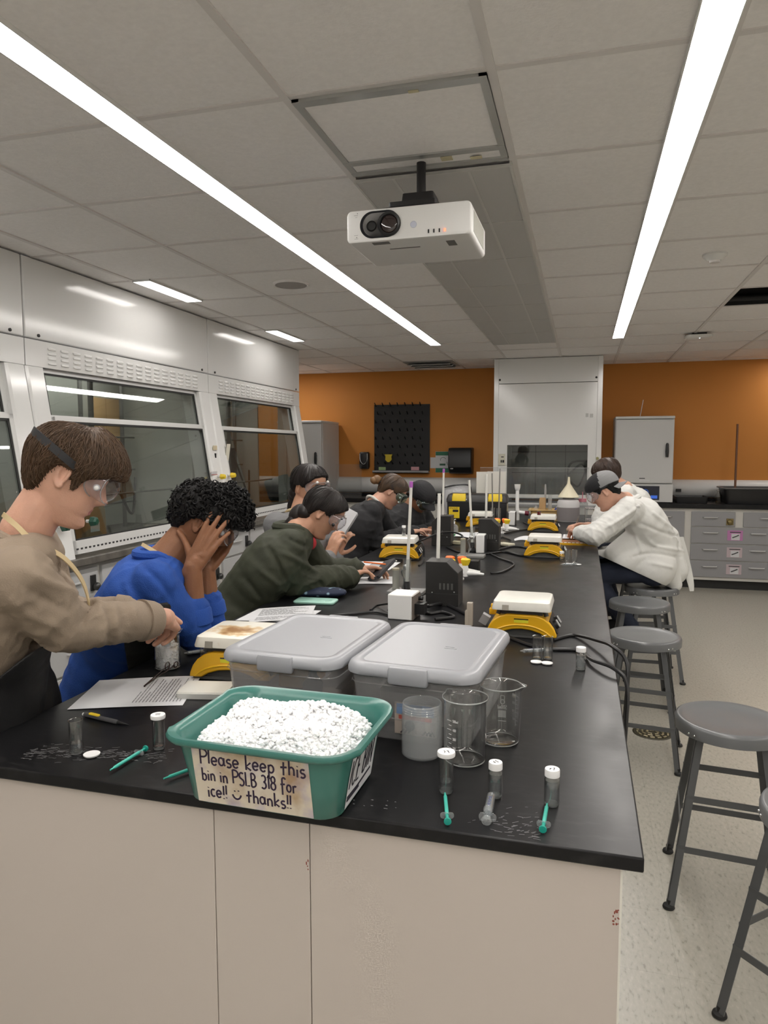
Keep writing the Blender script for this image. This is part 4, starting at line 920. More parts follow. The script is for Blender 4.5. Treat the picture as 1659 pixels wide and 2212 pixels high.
def lid(x, y, label, r=.0165, z=BZ): return tag(mk('vial_lid', MB().lathe([(0, .0015), (r * .85, .001), (r, .003), (r * 1.02, .0055), (r * .9, .005), (0, .004)], c=(x, y, z), seg=30), M_vcap), label, 'lid', 'loose white vial lids')
lid(-.981, 1.232, 'loose white vial lid at the left front of the bench'); lid(-.122, 2.143, 'loose white lid in front of the left empty vial'); lid(-.090, 2.139, 'loose white lid in front of the right empty vial')
M_tip = mat('teal_dropper_plastic', (.06, .47, .38), .35)
M_cl = clear('clear_syringe_plastic', (.93, .95, .96), haze=.16, hcol=(.9, .92, .93), gloss=1.2, rough=.06)
def dropper(a, b, label):       # thin teal syringe, tip a, thumb end b
    a = V3((*a, BZ)); b = V3((*b, BZ)); L = np.linalg.norm(b - a)
    t = thing('dropper_syringe', label, 'syringe', tuple(a), math.atan2(b[1] - a[1], b[0] - a[0]), 'thin teal syringes'); z = .0072
    mk('barrel', MB().lathe([(0, 0), (.0016, 0), (.002, .010), (.0034, .013), (.0036, L * .78), (0, L * .78)], c=(0, 0, z), R=ry(PI / 2), seg=14), M_tip, t)
    mk('flange', MB().stack([(rrect(.024, .011, .005, 5), 0), (rrect(.024, .011, .005, 5), .0014)], (L * .78, 0, z), R=ry(PI / 2) @ rz(PI / 2)), M_cl, t)
    mk('plunger', MB().lathe([(0, L * .78), (.003, L * .78), (.003, L - .004), (.0062, L - .004), (.0066, L - .001), (.006, L), (0, L)], c=(0, 0, z), R=ry(PI / 2), seg=18), mat('teal_plunger', (.015, .33, .26), .3), t); return t
dropper((-.8915, 1.172), (-.8845, 1.283), 'thin teal syringe right of the loose lid at the left front'); dropper((-.768, 1.167), (-.715, 1.262), 'thin teal syringe half hidden behind the left side of the ice tub')
dropper((-.2325, 1.253), (-.209, 1.153), 'thin teal syringe in front of the snap-capped vial'); dropper((-.0485, 1.262), (-.0515, 1.17), 'thin teal syringe in front of the vial at the right corner')
def syringe(a, b, label, r=.0068, z=BZ, plain=False):
    a = V3((*a, z)); b = V3((*b, z)); L = np.linalg.norm(b - a)
    t = thing('plastic_syringe', label, 'syringe', tuple(a), math.atan2(b[1] - a[1], b[0] - a[0]), 'clear plastic syringes'); zz = r + .0055
    mk('barrel', MB().lathe([(0, 0), (.0018, 0), (.0022, .008), (r, .011), (r, L * .78), (r - .001, L * .78), (r - .001, .012)], c=(0, 0, zz), R=ry(PI / 2), seg=20), M_cl, t)
    mk('seal', MB().lathe([(0, .018), (r - .0012, .018), (r - .0012, .024), (0, .024)], c=(0, 0, zz), R=ry(PI / 2), seg=16), M_rub, t)
    f = MB()
    for k in range(3 if not plain else 2):
        an = k * 2 * PI / (3 if not plain else 2) + PI / 2; f.lathe([(0, 0), (.0075, 0), (.0075, .0014), (0, .0014)], c=(L * .78, r * 1.15 * math.cos(an), zz + r * 1.15 * math.sin(an) * (1 if not plain else .3)), R=ry(PI / 2), seg=18)
    mk('flange', f, M_cl, t)
    mk('plunger', MB().box((L * .55, 0, zz), (L * .8, r * 1.4, .0012)).box((L * .55, 0, zz), (L * .8, .0012, r * 1.4)).lathe([(0, L - .002), (r * 1.1, L - .002), (r * 1.1, L), (0, L)], c=(0, 0, zz), R=ry(PI / 2), seg=18), M_cl, t)
    g = MB()
    for k in range(6): g.box((.03 + k * .006, 0, zz + r + .0002), (.0006, .004 if k % 2 else .006, .0004))
    mk('scale_marks', g, mat('blue_print', (.03, .05, .3), .6), t); return t
syringe((-.1475, 1.262), (-.1445, 1.163), 'clear plastic syringe with a three-lobed flange at the bench front', .008)
syringe((-.176, 2.222), (-.085, 2.262), 'clear syringe lying behind the two empty vials by the nearest hotplate', .006, plain=True)
syringe(tuple(onz(398, 1419, BZ)[:2]), tuple(onz(458, 1410, BZ)[:2]), 'clear syringe lying beside the stained hotplate at the left', .006, plain=True)
vial(*onz(441, 1428, BZ)[:2], 'uncapped clear vial standing beside the stained hotplate at the left', .0125, .062, 0, None)
t = thing('mechanical_pencil', 'dark grey pencil with a yellow clip at the left front of the bench', 'pencil', (-1.145, 1.418, BZ), math.atan2(-.03, .144))
mk('barrel', MB().lathe([(0, .0), (.0045, 0), (.0055, .006), (.0052, .022), (.0055, .024), (.0055, .108), (.005, .112)], c=(0, 0, .0058), R=ry(PI / 2), seg=16), mat('grey_barrel', (.075, .075, .08), .4), t)
mk('tip', MB().lathe([(.005, .112), (.004, .124), (.0015, .142), (.0004, .147), (0, .147)], c=(0, 0, .0058), R=ry(PI / 2), seg=14), M_black, t)
mk('clip', MB().stack([(rrect(.034, .009, .004), .0), (rrect(.034, .008, .004), .0025)], (.035, -.001, .0108)), M_yel2, t)
mk('push_button', MB().lathe([(0, -.006), (.0035, -.005), (.0038, .001)], c=(0, 0, .0058), R=ry(PI / 2), seg=12), M_wplas, t)
# ---------------------------------------------------------------- hotplates
M_ceram = mat('white_ceramic_plate', (.76, .745, .69), .3, var=.03, vscale=30)
M_yed = mat('yellow_plastic_rib', (.78, .46, .02), .35)
def stain_mat():
    m = mat('scorched_ceramic_plate', (.76, .745, .68), .4); nt = m.node_tree; b = nt.nodes['Principled BSDF']; tc = nt.nodes.new('ShaderNodeTexCoord')
    ln = nt.nodes.new('ShaderNodeVectorMath'); ln.operation = 'LENGTH'; mp = nt.nodes.new('ShaderNodeMapping'); mp.inputs['Scale'].default_value = (11, 14, 0); mp.inputs['Location'].default_value = (.1, .2, 0)
    n = nt.nodes.new('ShaderNodeTexNoise'); n.inputs['Scale'].default_value = 28; n.inputs['Detail'].default_value = 6
    nt.links.new(tc.outputs['Object'], mp.inputs[0]); nt.links.new(mp.outputs[0], ln.inputs[0]); nt.links.new(tc.outputs['Object'], n.inputs['Vector'])
    a = nt.nodes.new('ShaderNodeMath'); a.operation = 'MULTIPLY_ADD'; a.inputs[1].default_value = 1.6; nt.links.new(n.outputs['Fac'], a.inputs[0]); nt.links.new(ln.outputs['Value'], a.inputs[2])
    r = nt.nodes.new('ShaderNodeValToRGB'); e = r.color_ramp.elements; e[0].position = .55; e[0].color = (.30, .15, .05, 1); e[1].position = 1.7 / 2; e[1].color = (.76, .74, .66, 1); k = e.new(.72); k.color = (.6, .44, .24, 1)
    h = nt.nodes.new('ShaderNodeMath'); h.operation = 'MULTIPLY'; h.inputs[1].default_value = .5; nt.links.new(a.outputs[0], h.inputs[0]); nt.links.new(h.outputs[0], r.inputs[0]); nt.links.new(r.outputs[0], b.inputs['Base Color']); return m
def hotplate(x, y, rot, label, flip=1, pm=None):
    t = thing('hotplate', label, 'hotplate', (x, y, BZ), rot, 'yellow hotplates'); D = .175; f = flip
    out = [(-.118, .010), (-.1165, .022), (-.108, .042), (-.094, .060), (-.075, .074), (-.05, .082), (.05, .082), (.075, .074), (.094, .060), (.108, .042), (.1165, .022), (.118, .010)]
    inn = [(.082, .010), (.062, .022), (.032, .031), (0, .034), (-.032, .031), (-.062, .022), (-.082, .010)]
    poly = [(p[0] * f, p[1]) for p in out + inn]
    if f < 0: poly = poly[::-1]
    body = mk('housing', MB().prism(poly, (0, -D / 2, 0), (1, 0, 0), (0, 0, 1), (0, D, 0)), M_yel, t, bevel=.004)
    rb = MB().tube([(p[0] * 1.02, -D / 2 - .001, p[1] + .004) for p in spline([(.098, .010), (.075, .027), (.04, .040), (0, .044), (-.04, .040), (-.075, .027), (-.098, .010)], 4)], .0032, 6); mk('rib', rb, M_yed, body)
    mk('underside', MB().bb((-.085, -D / 2 + .02, .006), (.085, D / 2 - .02, .036)).bb((-.112, -D / 2 + .012, .002), (.112, D / 2 - .012, .010)), mat('hotplate_base_grey', (.08, .08, .078), .5), t)
    ft = MB()
    for a in (-.1, .1):
        for b in (-.06, .06): ft.cyl((a, b, 0), (a, b, .003), .009, seg=10)
    mk('foot', ft, M_rub, t)
    sh = MB().bb((-.07, -.07, .08), (.07, .07, .098))
    for a in (-.082, .082): sh.cyl((a, -.055, .075), (a * .9, -.05, .1), .008, seg=8)
    mk('heat_shield', sh, M_dark, t)
    s = mk('slot', MB().bb((-.024, -D / 2 - .0012, .066), (.024, -D / 2 + .004, .0695)), M_black, t); mk('caution_label', MB().bb((-.024, -D / 2 - .0011, .0555), (.024, -D / 2, .0655)), mat('lime_label', (.66, .62, .03), .5), s)
    post = MB().lathe([(0, .052), (.013, .052), (.013, .084), (.011, .088), (.007, .088), (.006, .08), (0, .08)], c=(-.108 * f, .045, 0), seg=16).bb((-.125 * f, .033, .05), (-.095 * f, .057, .072)); mk('rod_clamp', post, M_yel, t, bevel=.002)
    kb = [(-.03, .042), (.03, .042)]
    for yy, zz in kb:
        k = mk('control_knob', MB().lathe([(0, 0), (.016, 0), (.015, .012), (0, .012)], c=(.108 * f, yy, zz), R=ry((PI / 2 - .55) * f), seg=20), M_black, t)
        mk('pointer', MB().box((.119 * f, yy, zz + .007), (.006, .006, .026), R=ry(-.55 * f)), M_wplas, k)
    mk('control_face', MB().box((.106 * f, 0, .043), (.004, .15, .05), R=ry(-.55 * f)), M_black, t)
    p = mk('plate', MB().stack([(rrect(.196, .196, .012, 3), .098), (rrect(.198, .198, .013, 3), .103), (rrect(.188, .188, .016, 3), .126), (rrect(.178, .178, .016, 3), .129)]), pm or M_ceram, t, ang=30)
    for a in (-.052, .052):
        for s_ in (-1, 1): mk('plate_clip', MB().box((a, s_ * .0985, .107), (.022, .004, .018), R=rx(.2 * s_)), mat('clip_metal', (.30, .28, .24), .45, metal=.5), p); return t
hotplate(-.188, 2.497, math.radians(-1), 'nearest yellow hotplate with a clean white top, right side of the bench')
hotplate(-.935, 1.825, math.radians(4), 'yellow hotplate with a brown-stained top behind the left storage box', pm=stain_mat())
hotplate(-1.03, 4.075, math.radians(6), 'yellow hotplate with a small capped vial on its top, left side of the bench')
hotplate(-.208, 4.36, 0, 'yellow hotplate in front of the person in the white lab coat')
hotplate(-.288, 5.72, 0, 'yellow hotplate carrying a small red vial, towards the far end of the bench')
hotplate(-.80, 5.86, math.radians(3), 'yellow hotplate in front of the black and yellow toolbox')
vial(-1.02, 4.11, 'small capped vial standing on the left hotplate', .012, .055, .3, 'screw', z=BZ + .1295)
t = vial(-.32, 5.66, 'small vial of dark red liquid standing on the far hotplate', .0155, .034, 0, None, z=BZ + .1295)
mk('red_liquid', MB().lathe([(0, .003), (.0138, .003), (.0138, .026), (0, .026)]), mat('dark_red_liquid', (.20, .012, .012), .1), t)
# ---------------------------------------------------------------- cables
M_cable = mat('black_cable', (.012, .012, .013), .4)
def cable(P, r, label, n=10):
    return tag(mk('power_cable', MB().tube(spline(P, n), r, 8), M_cable), label, 'cable', 'black cables on the bench')
g = lambda px, py, z=BZ + .006: onz(px, py, z)
xe = BX1 + .012
cable([g(1090, 1372), g(1140, 1392), g(1190, 1402), g(1250, 1405), (.04, 2.17, .925), (BX1 - .01, 2.085, .93), (xe + .012, 2.05, .90), (xe + .012, 2.02, .8), (xe, 2.0, .62), (xe - .01, 1.985, .585), (.088, 1.965, .635)], .006, 'black cable curving over the bench edge, the nearer of two')
cable([g(1195, 1382), g(1240, 1372), (.06, 2.36, .935), (BX1 - .005, 2.26, .945), (xe + .022, 2.2, .91), (xe + .018, 2.16, .78), (xe + .004, 2.11, .6), (xe - .006, 2.05, .56), (.09, 1.975, .64)], .006, 'black cable curving over the bench edge, the farther of two')
cable([g(715, 1330), g(770, 1325), g(810, 1322), g(840, 1328)], .005, 'black cable lying behind the left storage box')
cable([g(800, 1318), g(815, 1308), (-.70, 2.66, .95), g(838, 1318)], .004, 'short looped black cable left of the white power box')
cable([g(905, 1308), (-.57, 2.7, .94), g(960, 1305), g(1010, 1328)], .007, 'thick black cable running right from the white power box')
cable([g(905, 1320), g(930, 1325), g(955, 1322), g(980, 1332), g(940, 1338)], .006, 'coiled black cable in front of the tall black instrument')
cable([g(1052, 1192), g(1080, 1206), g(1110, 1218), g(1085, 1235), g(1060, 1238)], .005, 'black cable looping right of the small black cube')
cable([g(965, 1182), g(1000, 1195), g(1050, 1196), g(1090, 1192), g(1130, 1200), g(1142, 1186), g(1110, 1180), g(1075, 1188)], .006, 'black cable looping towards the right hotplates')
cable([g(868, 1188), (-.93, 4.3, 1.0), (-.85, 4.5, 1.02), (-.75, 4.6, .99), g(1000, 1190)], .006, 'black cable arching behind the left hotplate')
cable([g(905, 1222), g(915, 1210), (-.88, 4.0, 1.01), (-.93, 4.1, .99)], .006, 'grey-black cable rising to the left hotplate')
cable([g(1085, 1160), g(1105, 1168), g(1090, 1176), g(1070, 1168), g(1085, 1160)], .005, 'small black loop of cable near the far gas taps')
cable([g(1130, 1128), g(1150, 1140), g(1120, 1146), g(1090, 1152)], .005, 'black cable between the far gas taps and the far hotplate')
# ---------------------------------------------------------------- gas taps, instruments, rods
def gas_turret(x, y, rot, label):
    t = thing('gas_turret', label, 'gas tap', (x, y, BZ), rot, 'gas taps on the bench')
    mk('pedestal', MB().lathe([(0, 0), (.045, 0), (.045, .006), (.022, .014), (.02, .03), (.034, .034), (.034, .044), (0, .046)]), M_wplas, t)
    for a, b, m in ((-.022, -.045, M_yel2), (.03, .045, M_ora), (.05, -.02, M_yel2), (-.03, .05, M_ora)):
        s = 1 if a > 0 else -1
        v = mk('valve', MB().lathe([(0, .02), (.016, .02), (.017, .055), (.013, .075), (0, .075)], c=(a, b, 0), seg=14).tube([(a - s * .01, b, .038), (a + s * .02, b, .036), (a + s * .07, b, .033), (a + s * .092, b, .031)], [.017, .015, .008, .0055], 10).tube([(0, 0, .035), (a, b, .035)], .012, 8), M_wplas, t)
        mk('knob', MB().loft([[(a + r * (1 if k % 2 == 0 else .82) * math.cos(k * PI / 5), b + r * (1 if k % 2 == 0 else .82) * math.sin(k * PI / 5), z) for k in range(10)] for r, z in ((.016, .074), (.024, .092), (.026, .103), (.02, .108), (.012, .109))]), m, v, ang=25)
    return t
gas_turret(-.597, 3.46, .12, 'white gas tap with yellow and orange knobs behind the tall black instrument')
gas_turret(-.60, 5.50, .05, 'white gas tap with yellow and orange knobs in the middle of the bench')
def instrument(x, y, w, h, d, label, f=1, ch=.045):
    t = thing('black_instrument', label, 'instrument', (x, y, BZ), 0, 'black boxy instruments')
    poly = [(-w / 2 * f, .0), (w / 2 * f, 0), (w / 2 * f, h - ch), ((w / 2 - ch * 1.05) * f, h), (-w / 2 * f, h)]
    mk('case', MB().prism(poly if f > 0 else poly[::-1], (0, -d / 2, 0), (1, 0, 0), (0, 0, 1), (0, d, 0)), mat('matte_black_case', (.014, .0135, .013), .45), t, bevel=.002)
    s = MB()
    for k in range(4): s.bb((w * f * (-.05 + .12 * k) - .004, -d / 2 - .001, h * .38), (w * f * (-.05 + .12 * k) + .004, -d / 2 + .002, h * .52))
    mk('vent_slot', s, mat('slot_grey', (.09, .09, .085), .3), t); mk('seam', MB().bb((-w / 2 - .0005, -d / 2 - .0006, h * .28), (w / 2 + .0005, -d / 2, h * .285)), M_dark, t)
    mk('corner_screw', MB().ell((w * .38 * f, -d / 2, h * .33), (.003, .002, .003)).ell((-w * .3 * f, -d / 2, h * .3), (.003, .002, .003)), M_steel, t); return t
instrument(-.545, 2.90, .135, .183, .12, 'tall black instrument with a sloped corner behind the white-lidded boxes')
instrument(-.565, 4.56, .13, .20, .12, 'black instrument with a sloped corner behind the upright white box')
instrument(-.90, 4.72, .13, .20, .12, 'black instrument with its slope on the left, beside the person with the black cap', -1)
tag(mk('black_cube', MB().stack([(rrect(.085, .08, .004), 0), (rrect(.085, .08, .004), .062)], (-.553, 3.70, BZ)), M_black), 'small black cube behind the orange gas tap knob', 'box')
t = thing('power_box', 'white power box with a metal side in front of the tall black instrument', 'power supply', (-.648, 2.62, BZ), math.radians(-3))
mk('case', MB().bb((-.05, -.055, 0), (.045, .055, .096)), M_wplas, t, bevel=.004); mk('side_plate', MB().bb((.045, -.053, .002), (.049, .053, .092)), mat('side_plate_tan', (.25, .21, .18), .4, metal=.4), t)
mk('plug', MB().bb((.049, -.03, .02), (.085, .02, .06)).cyl((.049, .03, .07), (.065, .03, .07), .008), M_black, t)
def white_upright(x, y, label):
    t = thing('upright_white_box', label, 'power supply', (x, y, BZ), 0, 'upright white boxes'); mk('case', MB().bb((-.026, -.05, .001), (.026, .05, .115)), M_wplas, t, bevel=.005)
    mk('rear_panel', MB().bb((.026, -.046, .004), (.029, .046, .11)), M_dark, t); mk('vent', MB().bb((-.0275, -.02, .01), (-.026, .03, .05)), mat('vent_grey', (.4, .4, .4), .5), t)
white_upright(-.60, 4.42, 'upright white box in front of the middle black instrument'); white_upright(-.567, 6.12, 'upright white box beside the white plastic pipe at the far end')
M_rodw = mat('white_rod', (.78, .77, .72), .35); M_purp = mat('purple_tip', (.45, .12, .5), .4); M_rodg = mat('grey_rod', (.34, .33, .31), .3, metal=.5)
def rod(pt, pb, y, r, label, purple=False, m=None, foot=True):
    a, b = ony(*pt, y), ony(*pb, y + .01); zb = BZ + .052 if foot else b[2]
    bb_ = b + (b - a) * ((zb - b[2]) / (b[2] - a[2])) if foot else b
    t = thing('upright_rod', label, 'rod', (bb_[0], bb_[1], BZ), 0, 'tall thin rods'); o = V3((bb_[0], bb_[1], BZ))
    mk('rod', MB().cyl(bb_ - o, a - o, r, r * .85, 10), m or M_rodw, t)
    if purple: mk('tip', MB().cyl(a - o - unit(a - bb_) * .022, a - o + (0, 0, .004), r * 1.05, r, 10), M_purp, t)
    if foot:
        mk('holder', MB().lathe([(0, 0), (.034, 0), (.034, .012), (.016, .026), (.012, .06), (0, .06)]), M_black, t)
        mk('clear_sleeve', MB().lathe([(.016, .03), (.018, .034), (.018, .16), (.0165, .16), (.0165, .036)]), M_acr, t)
    return t
rod((888.5, 1042), (881, 1215), 3.02, .0075, 'tall white rod with a purple tip in a clear sleeve, nearest the green jacket', True)
rod((949, 1066), (946, 1214), 2.93, .008, 'tall white rod rising behind the tall black instrument', foot=False)
rod((1013.5, 1037), (1019, 1148), 4.42, .008, 'white rod in a clear sleeve left of the upright white box')
rod((958.5, 1014), (956.5, 1118), 4.74, .0075, 'white rod with a purple tip behind the black cap', True, foot=False)
rod((1051, 1024), (1050, 1120), 4.60, .008, 'white rod behind the middle black instrument', foot=False)
rod((1063, 1022), (1064, 1112), 5.9, .006, 'thin grey metal rod in front of the toolbox, left of its pair', m=M_rodg)
rod((1080, 1012), (1077, 1122), 5.85, .006, 'thin grey metal rod at the right end of the toolbox', m=M_rodg)
def small_stand(px, py, y, label):
    p = ony(px, py, y); t = thing('small_cylinder_stand', label, 'stand', (p[0], p[1], BZ), 0, 'small cloudy cylinders on grey bases')
    mk('base', MB().bb((-.03, -.05, 0), (.13, .05, .016)), mat('stand_grey', (.20, .20, .195), .4), t, bevel=.003)
    mk('cylinder', MB().lathe([(0, .016), (.018, .016), (.017, .02), (.0155, .025), (.0155, .105), (.014, .105), (.014, .02), (0, .02)]), clear('cloudy_cylinder', (.85, .85, .82), haze=.5, hcol=(.6, .6, .56), gloss=.6), t)
    mk('cap', MB().lathe([(0, .104), (.016, .104), (.016, .112), (0, .112)]), mat('tan_cap', (.42, .38, .28), .5), t)
    mk('clamp', MB().tube(spline([(.03, 0, .02), (.04, 0, .06), (.03, -.01, .1), (.05, -.01, .12)]), .005, 6).ell((.05, -.01, .12), (.014, .008, .012)), M_steel, t)
small_stand(855, 1282, 3.06, 'cloudy cylinder on a grey base beside the nearest white rod'); small_stand(1000, 1206, 4.2, 'cloudy cylinder on a grey base in the middle of the bench')
t = thing('beige_post', 'beige notched post beside the nearest yellow hotplate', 'post', (*ony(1016, 1330, 2.55)[:2], BZ)); mk('post', MB().bb((-.011, -.012, 0), (.008, .012, .085)).bb((-.018, -.014, 0), (-.004, .014, .055)), mat('beige_plastic', (.42, .38, .32), .5), t)
mk('side_block', MB().box((.05, .02, .024), (.03, .03, .034), R=ry(.5)), M_greycab, t)
# ---------------------------------------------------------------- papers and small goods on the bench
def sheet(A, B, D, label, z=BZ, lines=0, along='AD', seed=1, lift=.004, l0=.12, l1=.9, w0=.08, w1=.92, cat='paper', name='paper_sheet', group='loose paper sheets'):
    A, B, D = V3(A)[:2], V3(B)[:2], V3(D)[:2]; u, v = B - A, D - A; rn = random.Random(seed)
    fz = lambda s, q: z + .0006 + lift * (math.sin(PI * s) * .35 + s * q * .8 + (1 - s) * (1 - q) * .3 * math.sin(seed))
    P = lambda s, q, e=0: V3((*(A + u * s + v * q), fz(s, q) + e)); m = MB(); n = 10
    top = [[P(i / n, j / n) for i in range(n + 1)] for j in range(n + 1)]
    for j in range(n):
        for i in range(n): m.quad(top[j][i], top[j][i + 1], top[j + 1][i + 1], top[j + 1][i])
    o = thing(name, label, cat, (0, 0, 0), 0, group); mk('sheet', m, M_paper, o, fix=False)
    if lines:
        g = MB()
        for k in range(lines):
            c = l0 + (l1 - l0) * k / max(1, lines - 1); e1 = w1 - (rn.random() * .5 if rn.random() < .3 else rn.random() * .06)
            if rn.random() < .12: continue
            q = w0
            while q < e1 - .02:
                q2 = min(e1, q + rn.uniform(.03, .12)); f = (lambda a: P(c, a, .0006)) if along == 'AD' else (lambda a: P(a, 1 - c, .0006))
                a_, b_ = f(q), f(q2); d = unit(b_ - a_); sd = np.cross((0, 0, 1), d) * .0010
                g.loft([[a_ - sd, a_ + sd, a_ + sd + (0, 0, .0002), a_ - sd + (0, 0, .0002)], [b_ - sd, b_ + sd, b_ + sd + (0, 0, .0002), b_ - sd + (0, 0, .0002)]]); q = q2 + .012
        mk('printed_text', g, M_print, o)['kind'] = 'stuff'
    return o
gz = lambda px, py: onz(px, py, BZ)[:2]
sheet((-1.216, 1.443), (-.957, 1.547), (-1.287, 1.66), 'printed sheet lying in front of the person in the beige sweatshirt', lines=16, l0=.5, l1=.95, seed=2, w0=.12)
a = gz(400, 1392); sheet(a, a + V3((.25, .08)), a + V3((-.06, .2)), 'printed sheet between the elbow in blue and the stained hotplate', lines=10, seed=4, l0=.5)
a = gz(508, 1340); sheet(a, a + V3((.26, .03)), a + V3((.0, .2)), 'lower printed sheet in front of the green jacket', seed=5, lift=.002)
a = gz(536, 1346); sheet(a, a + V3((.205, .1)), a + V3((-.06, .22)), 'printed sheet on top of another in front of the green jacket', z=BZ + .003, lines=18, along='AB', seed=6)
a = gz(765, 1262); sheet(a, a + V3((.2, .06)), a + V3((-.06, .17)), 'blank sheet under the calculator held over the bench', seed=7)
a = gz(748, 1228); sheet(a, a + V3((.24, .0)), a + V3((.0, .25)), 'sheet behind the hands in the green sleeves', seed=8, z=BZ + .001)
a = gz(868, 1158); sheet(a, a + V3((.25, .0)), a + V3((-.02, .22)), 'small booklet under the hand in the black jacket', seed=9, z=BZ + .003)
a = gz(970, 1158); sheet(a, a + V3((.2, -.12)), a + V3((.0, .2)), 'bent sheet beside the middle black instrument', seed=10, lift=.02, z=BZ + .001)
a = gz(1215, 1168); sheet(a, a + V3((.2, .0)), a + V3((.0, .25)), 'white sheet in front of the person in the white lab coat', seed=11, z=BZ + .0165)
a = gz(1108, 1168); sheet(a, a + V3((.12, .0)), a + V3((.0, .1)), 'folded white tissue left of the right hotplate', seed=12, lift=.03)
t = thing('writing_board', 'brown clipboard under the sheet at the white lab coat', 'clipboard', (-.02, 5.05, BZ)); mk('board', MB().bb((-.12, -.14, 0), (.12, .2, .008)), mat('brown_board', (.30, .12, .04), .5), t); mk('edge', MB().bb((-.12, -.143, .0), (.12, -.14, .014)), M_yel, t)
wl = MB()
for k in range(9): wl.bb((-.115 + .026 * k, -.142, .008), (-.115 + .026 * k + .016, -.12, .016))
mk('spot_tiles', wl, M_wplas, t)
t = thing('pocket_scale', 'flat white pocket scale half hidden behind the ice tub', 'scale', (*((onz(402, 1512, BZ) + onz(490, 1485, BZ)) / 2)[:2], BZ), math.radians(12))
mk('body', MB().stack([(rrect(.135, .095, .008), .001), (rrect(.135, .095, .008), .014)]), mat('scale_grey', (.5, .5, .48), .4), t); mk('lid', MB().stack([(rrect(.135, .095, .008), .0145), (rrect(.131, .091, .008), .019)]), mat('scale_cream', (.70, .69, .63), .35), t)
t = thing('phone', 'mint green phone lying in front of the green jacket', 'phone', (-1.07, 2.775, BZ), math.radians(4))
mk('case', MB().stack([(rrect(.172, .088, .012, 5), .001), (rrect(.176, .092, .014, 5), .004), (rrect(.176, .092, .014, 5), .009), (rrect(.168, .084, .012, 5), .012)]), mat('mint_case', (.36, .62, .53), .4), t, ang=50)
mk('camera_bump', MB().stack([(rrect(.026, .036, .006), .012), (rrect(.024, .034, .006), .0135)], (.06, -.01, 0)), mat('mint_case'), t)
t = thing('pencil_case', 'navy patterned pencil case lying beside the mint phone', 'pencil case', (-1.105, 2.885, BZ), math.radians(10))
m_ = mat('navy_print_cloth', (.012, .02, .05), .7); nt = m_.node_tree; tc = nt.nodes.new('ShaderNodeTexCoord'); vo = nt.nodes.new('ShaderNodeTexVoronoi'); vo.inputs['Scale'].default_value = 34
rp = nt.nodes.new('ShaderNodeValToRGB'); rp.color_ramp.elements[0].color = (.25, .38, .48, 1); rp.color_ramp.elements[0].position = .12; rp.color_ramp.elements[1].color = (.012, .02, .05, 1); rp.color_ramp.elements[1].position = .3
nt.links.new(tc.outputs['Object'], vo.inputs['Vector']); nt.links.new(vo.outputs['Distance'], rp.inputs[0]); nt.links.new(rp.outputs[0], nt.nodes['Principled BSDF'].inputs['Base Color'])
mk('pouch', MB().loft([[(x, p[0] * s, .022 + p[1] * s * .42) for p in circ(.05, 20)] for x, s in ((-.128, .12), (-.122, .5), (-.09, .95), (0, 1.05), (.09, .95), (.122, .5), (.128, .12))]), m_, t); mk('zip', MB().tube([(-.12, 0, .03), (-.06, .0, .043), (.06, 0, .043), (.12, 0, .03)], .002, 6), M_black, t)
t = thing('wire_clamp', 'dark wire clamp lying on the printed sheet by the ice beaker', 'clamp', (*onz(312, 1487, BZ)[:2], BZ + .004)); q = onz(372, 1448, BZ)[:2] - onz(312, 1487, BZ)[:2]; q = V3((*q, 0)); n_ = V3((-q[1], q[0], 0)) / np.linalg.norm(q)
w = MB().tube([q * 0 + (0, 0, .002), q * .35 + n_ * .002 + (0, 0, .008), q * .7 + n_ * .004 + (0, 0, .012), q + n_ * .004 + (0, 0, .014)], [.0026, .0016, .0014, .0014], 6).tube([q * 0 + (0, 0, .002), q * .4 - n_ * .002 + (0, 0, .006), q * .75 - n_ * .006 + (0, 0, .008), q - n_ * .006 + (0, 0, .012)], .0014, 6)
w.tube([q * .86 + p[0] * unit(q) * .013 + V3((0, 0, .016 + .011 * p[1])) + n_ * .003 for p in circ(1, 14)], .0015, 6, closed=True).tube([q * 1.0 + p[0] * unit(q) * .013 + V3((0, 0, .014 + .008 * p[1])) - n_ * .012 for p in circ(1, 14)], .0015, 6, closed=True)
mk('wire', w, mat('brown_black_wire', (.035, .018, .016), .35, metal=.3), t)
IB = onz(357, 1445, BZ); ib = beaker(IB[0], IB[1] + .012, .0375, .108, 'glass beaker of crushed ice under the hands of the person in beige', math.radians(60))
im = MB(); lumps(im, 420, lambda r: (lambda a, q, z: V3((q * math.cos(a), q * math.sin(a), z)))(r.uniform(0, 6.28), .031 * math.sqrt(r.random()) if r.random() < .4 else .031, r.uniform(.006, .07)), .003, .0055, random.Random(9))
im.lathe([(0, .005), (.031, .005), (.031, .066), (0, .068)], seg=20)
oi = mk('beaker_ice', im, M_ice, None, flat=True); oi.location = ib.location; tag(oi, 'crushed ice inside the beaker held by the person in beige', 'ice', kind='stuff')
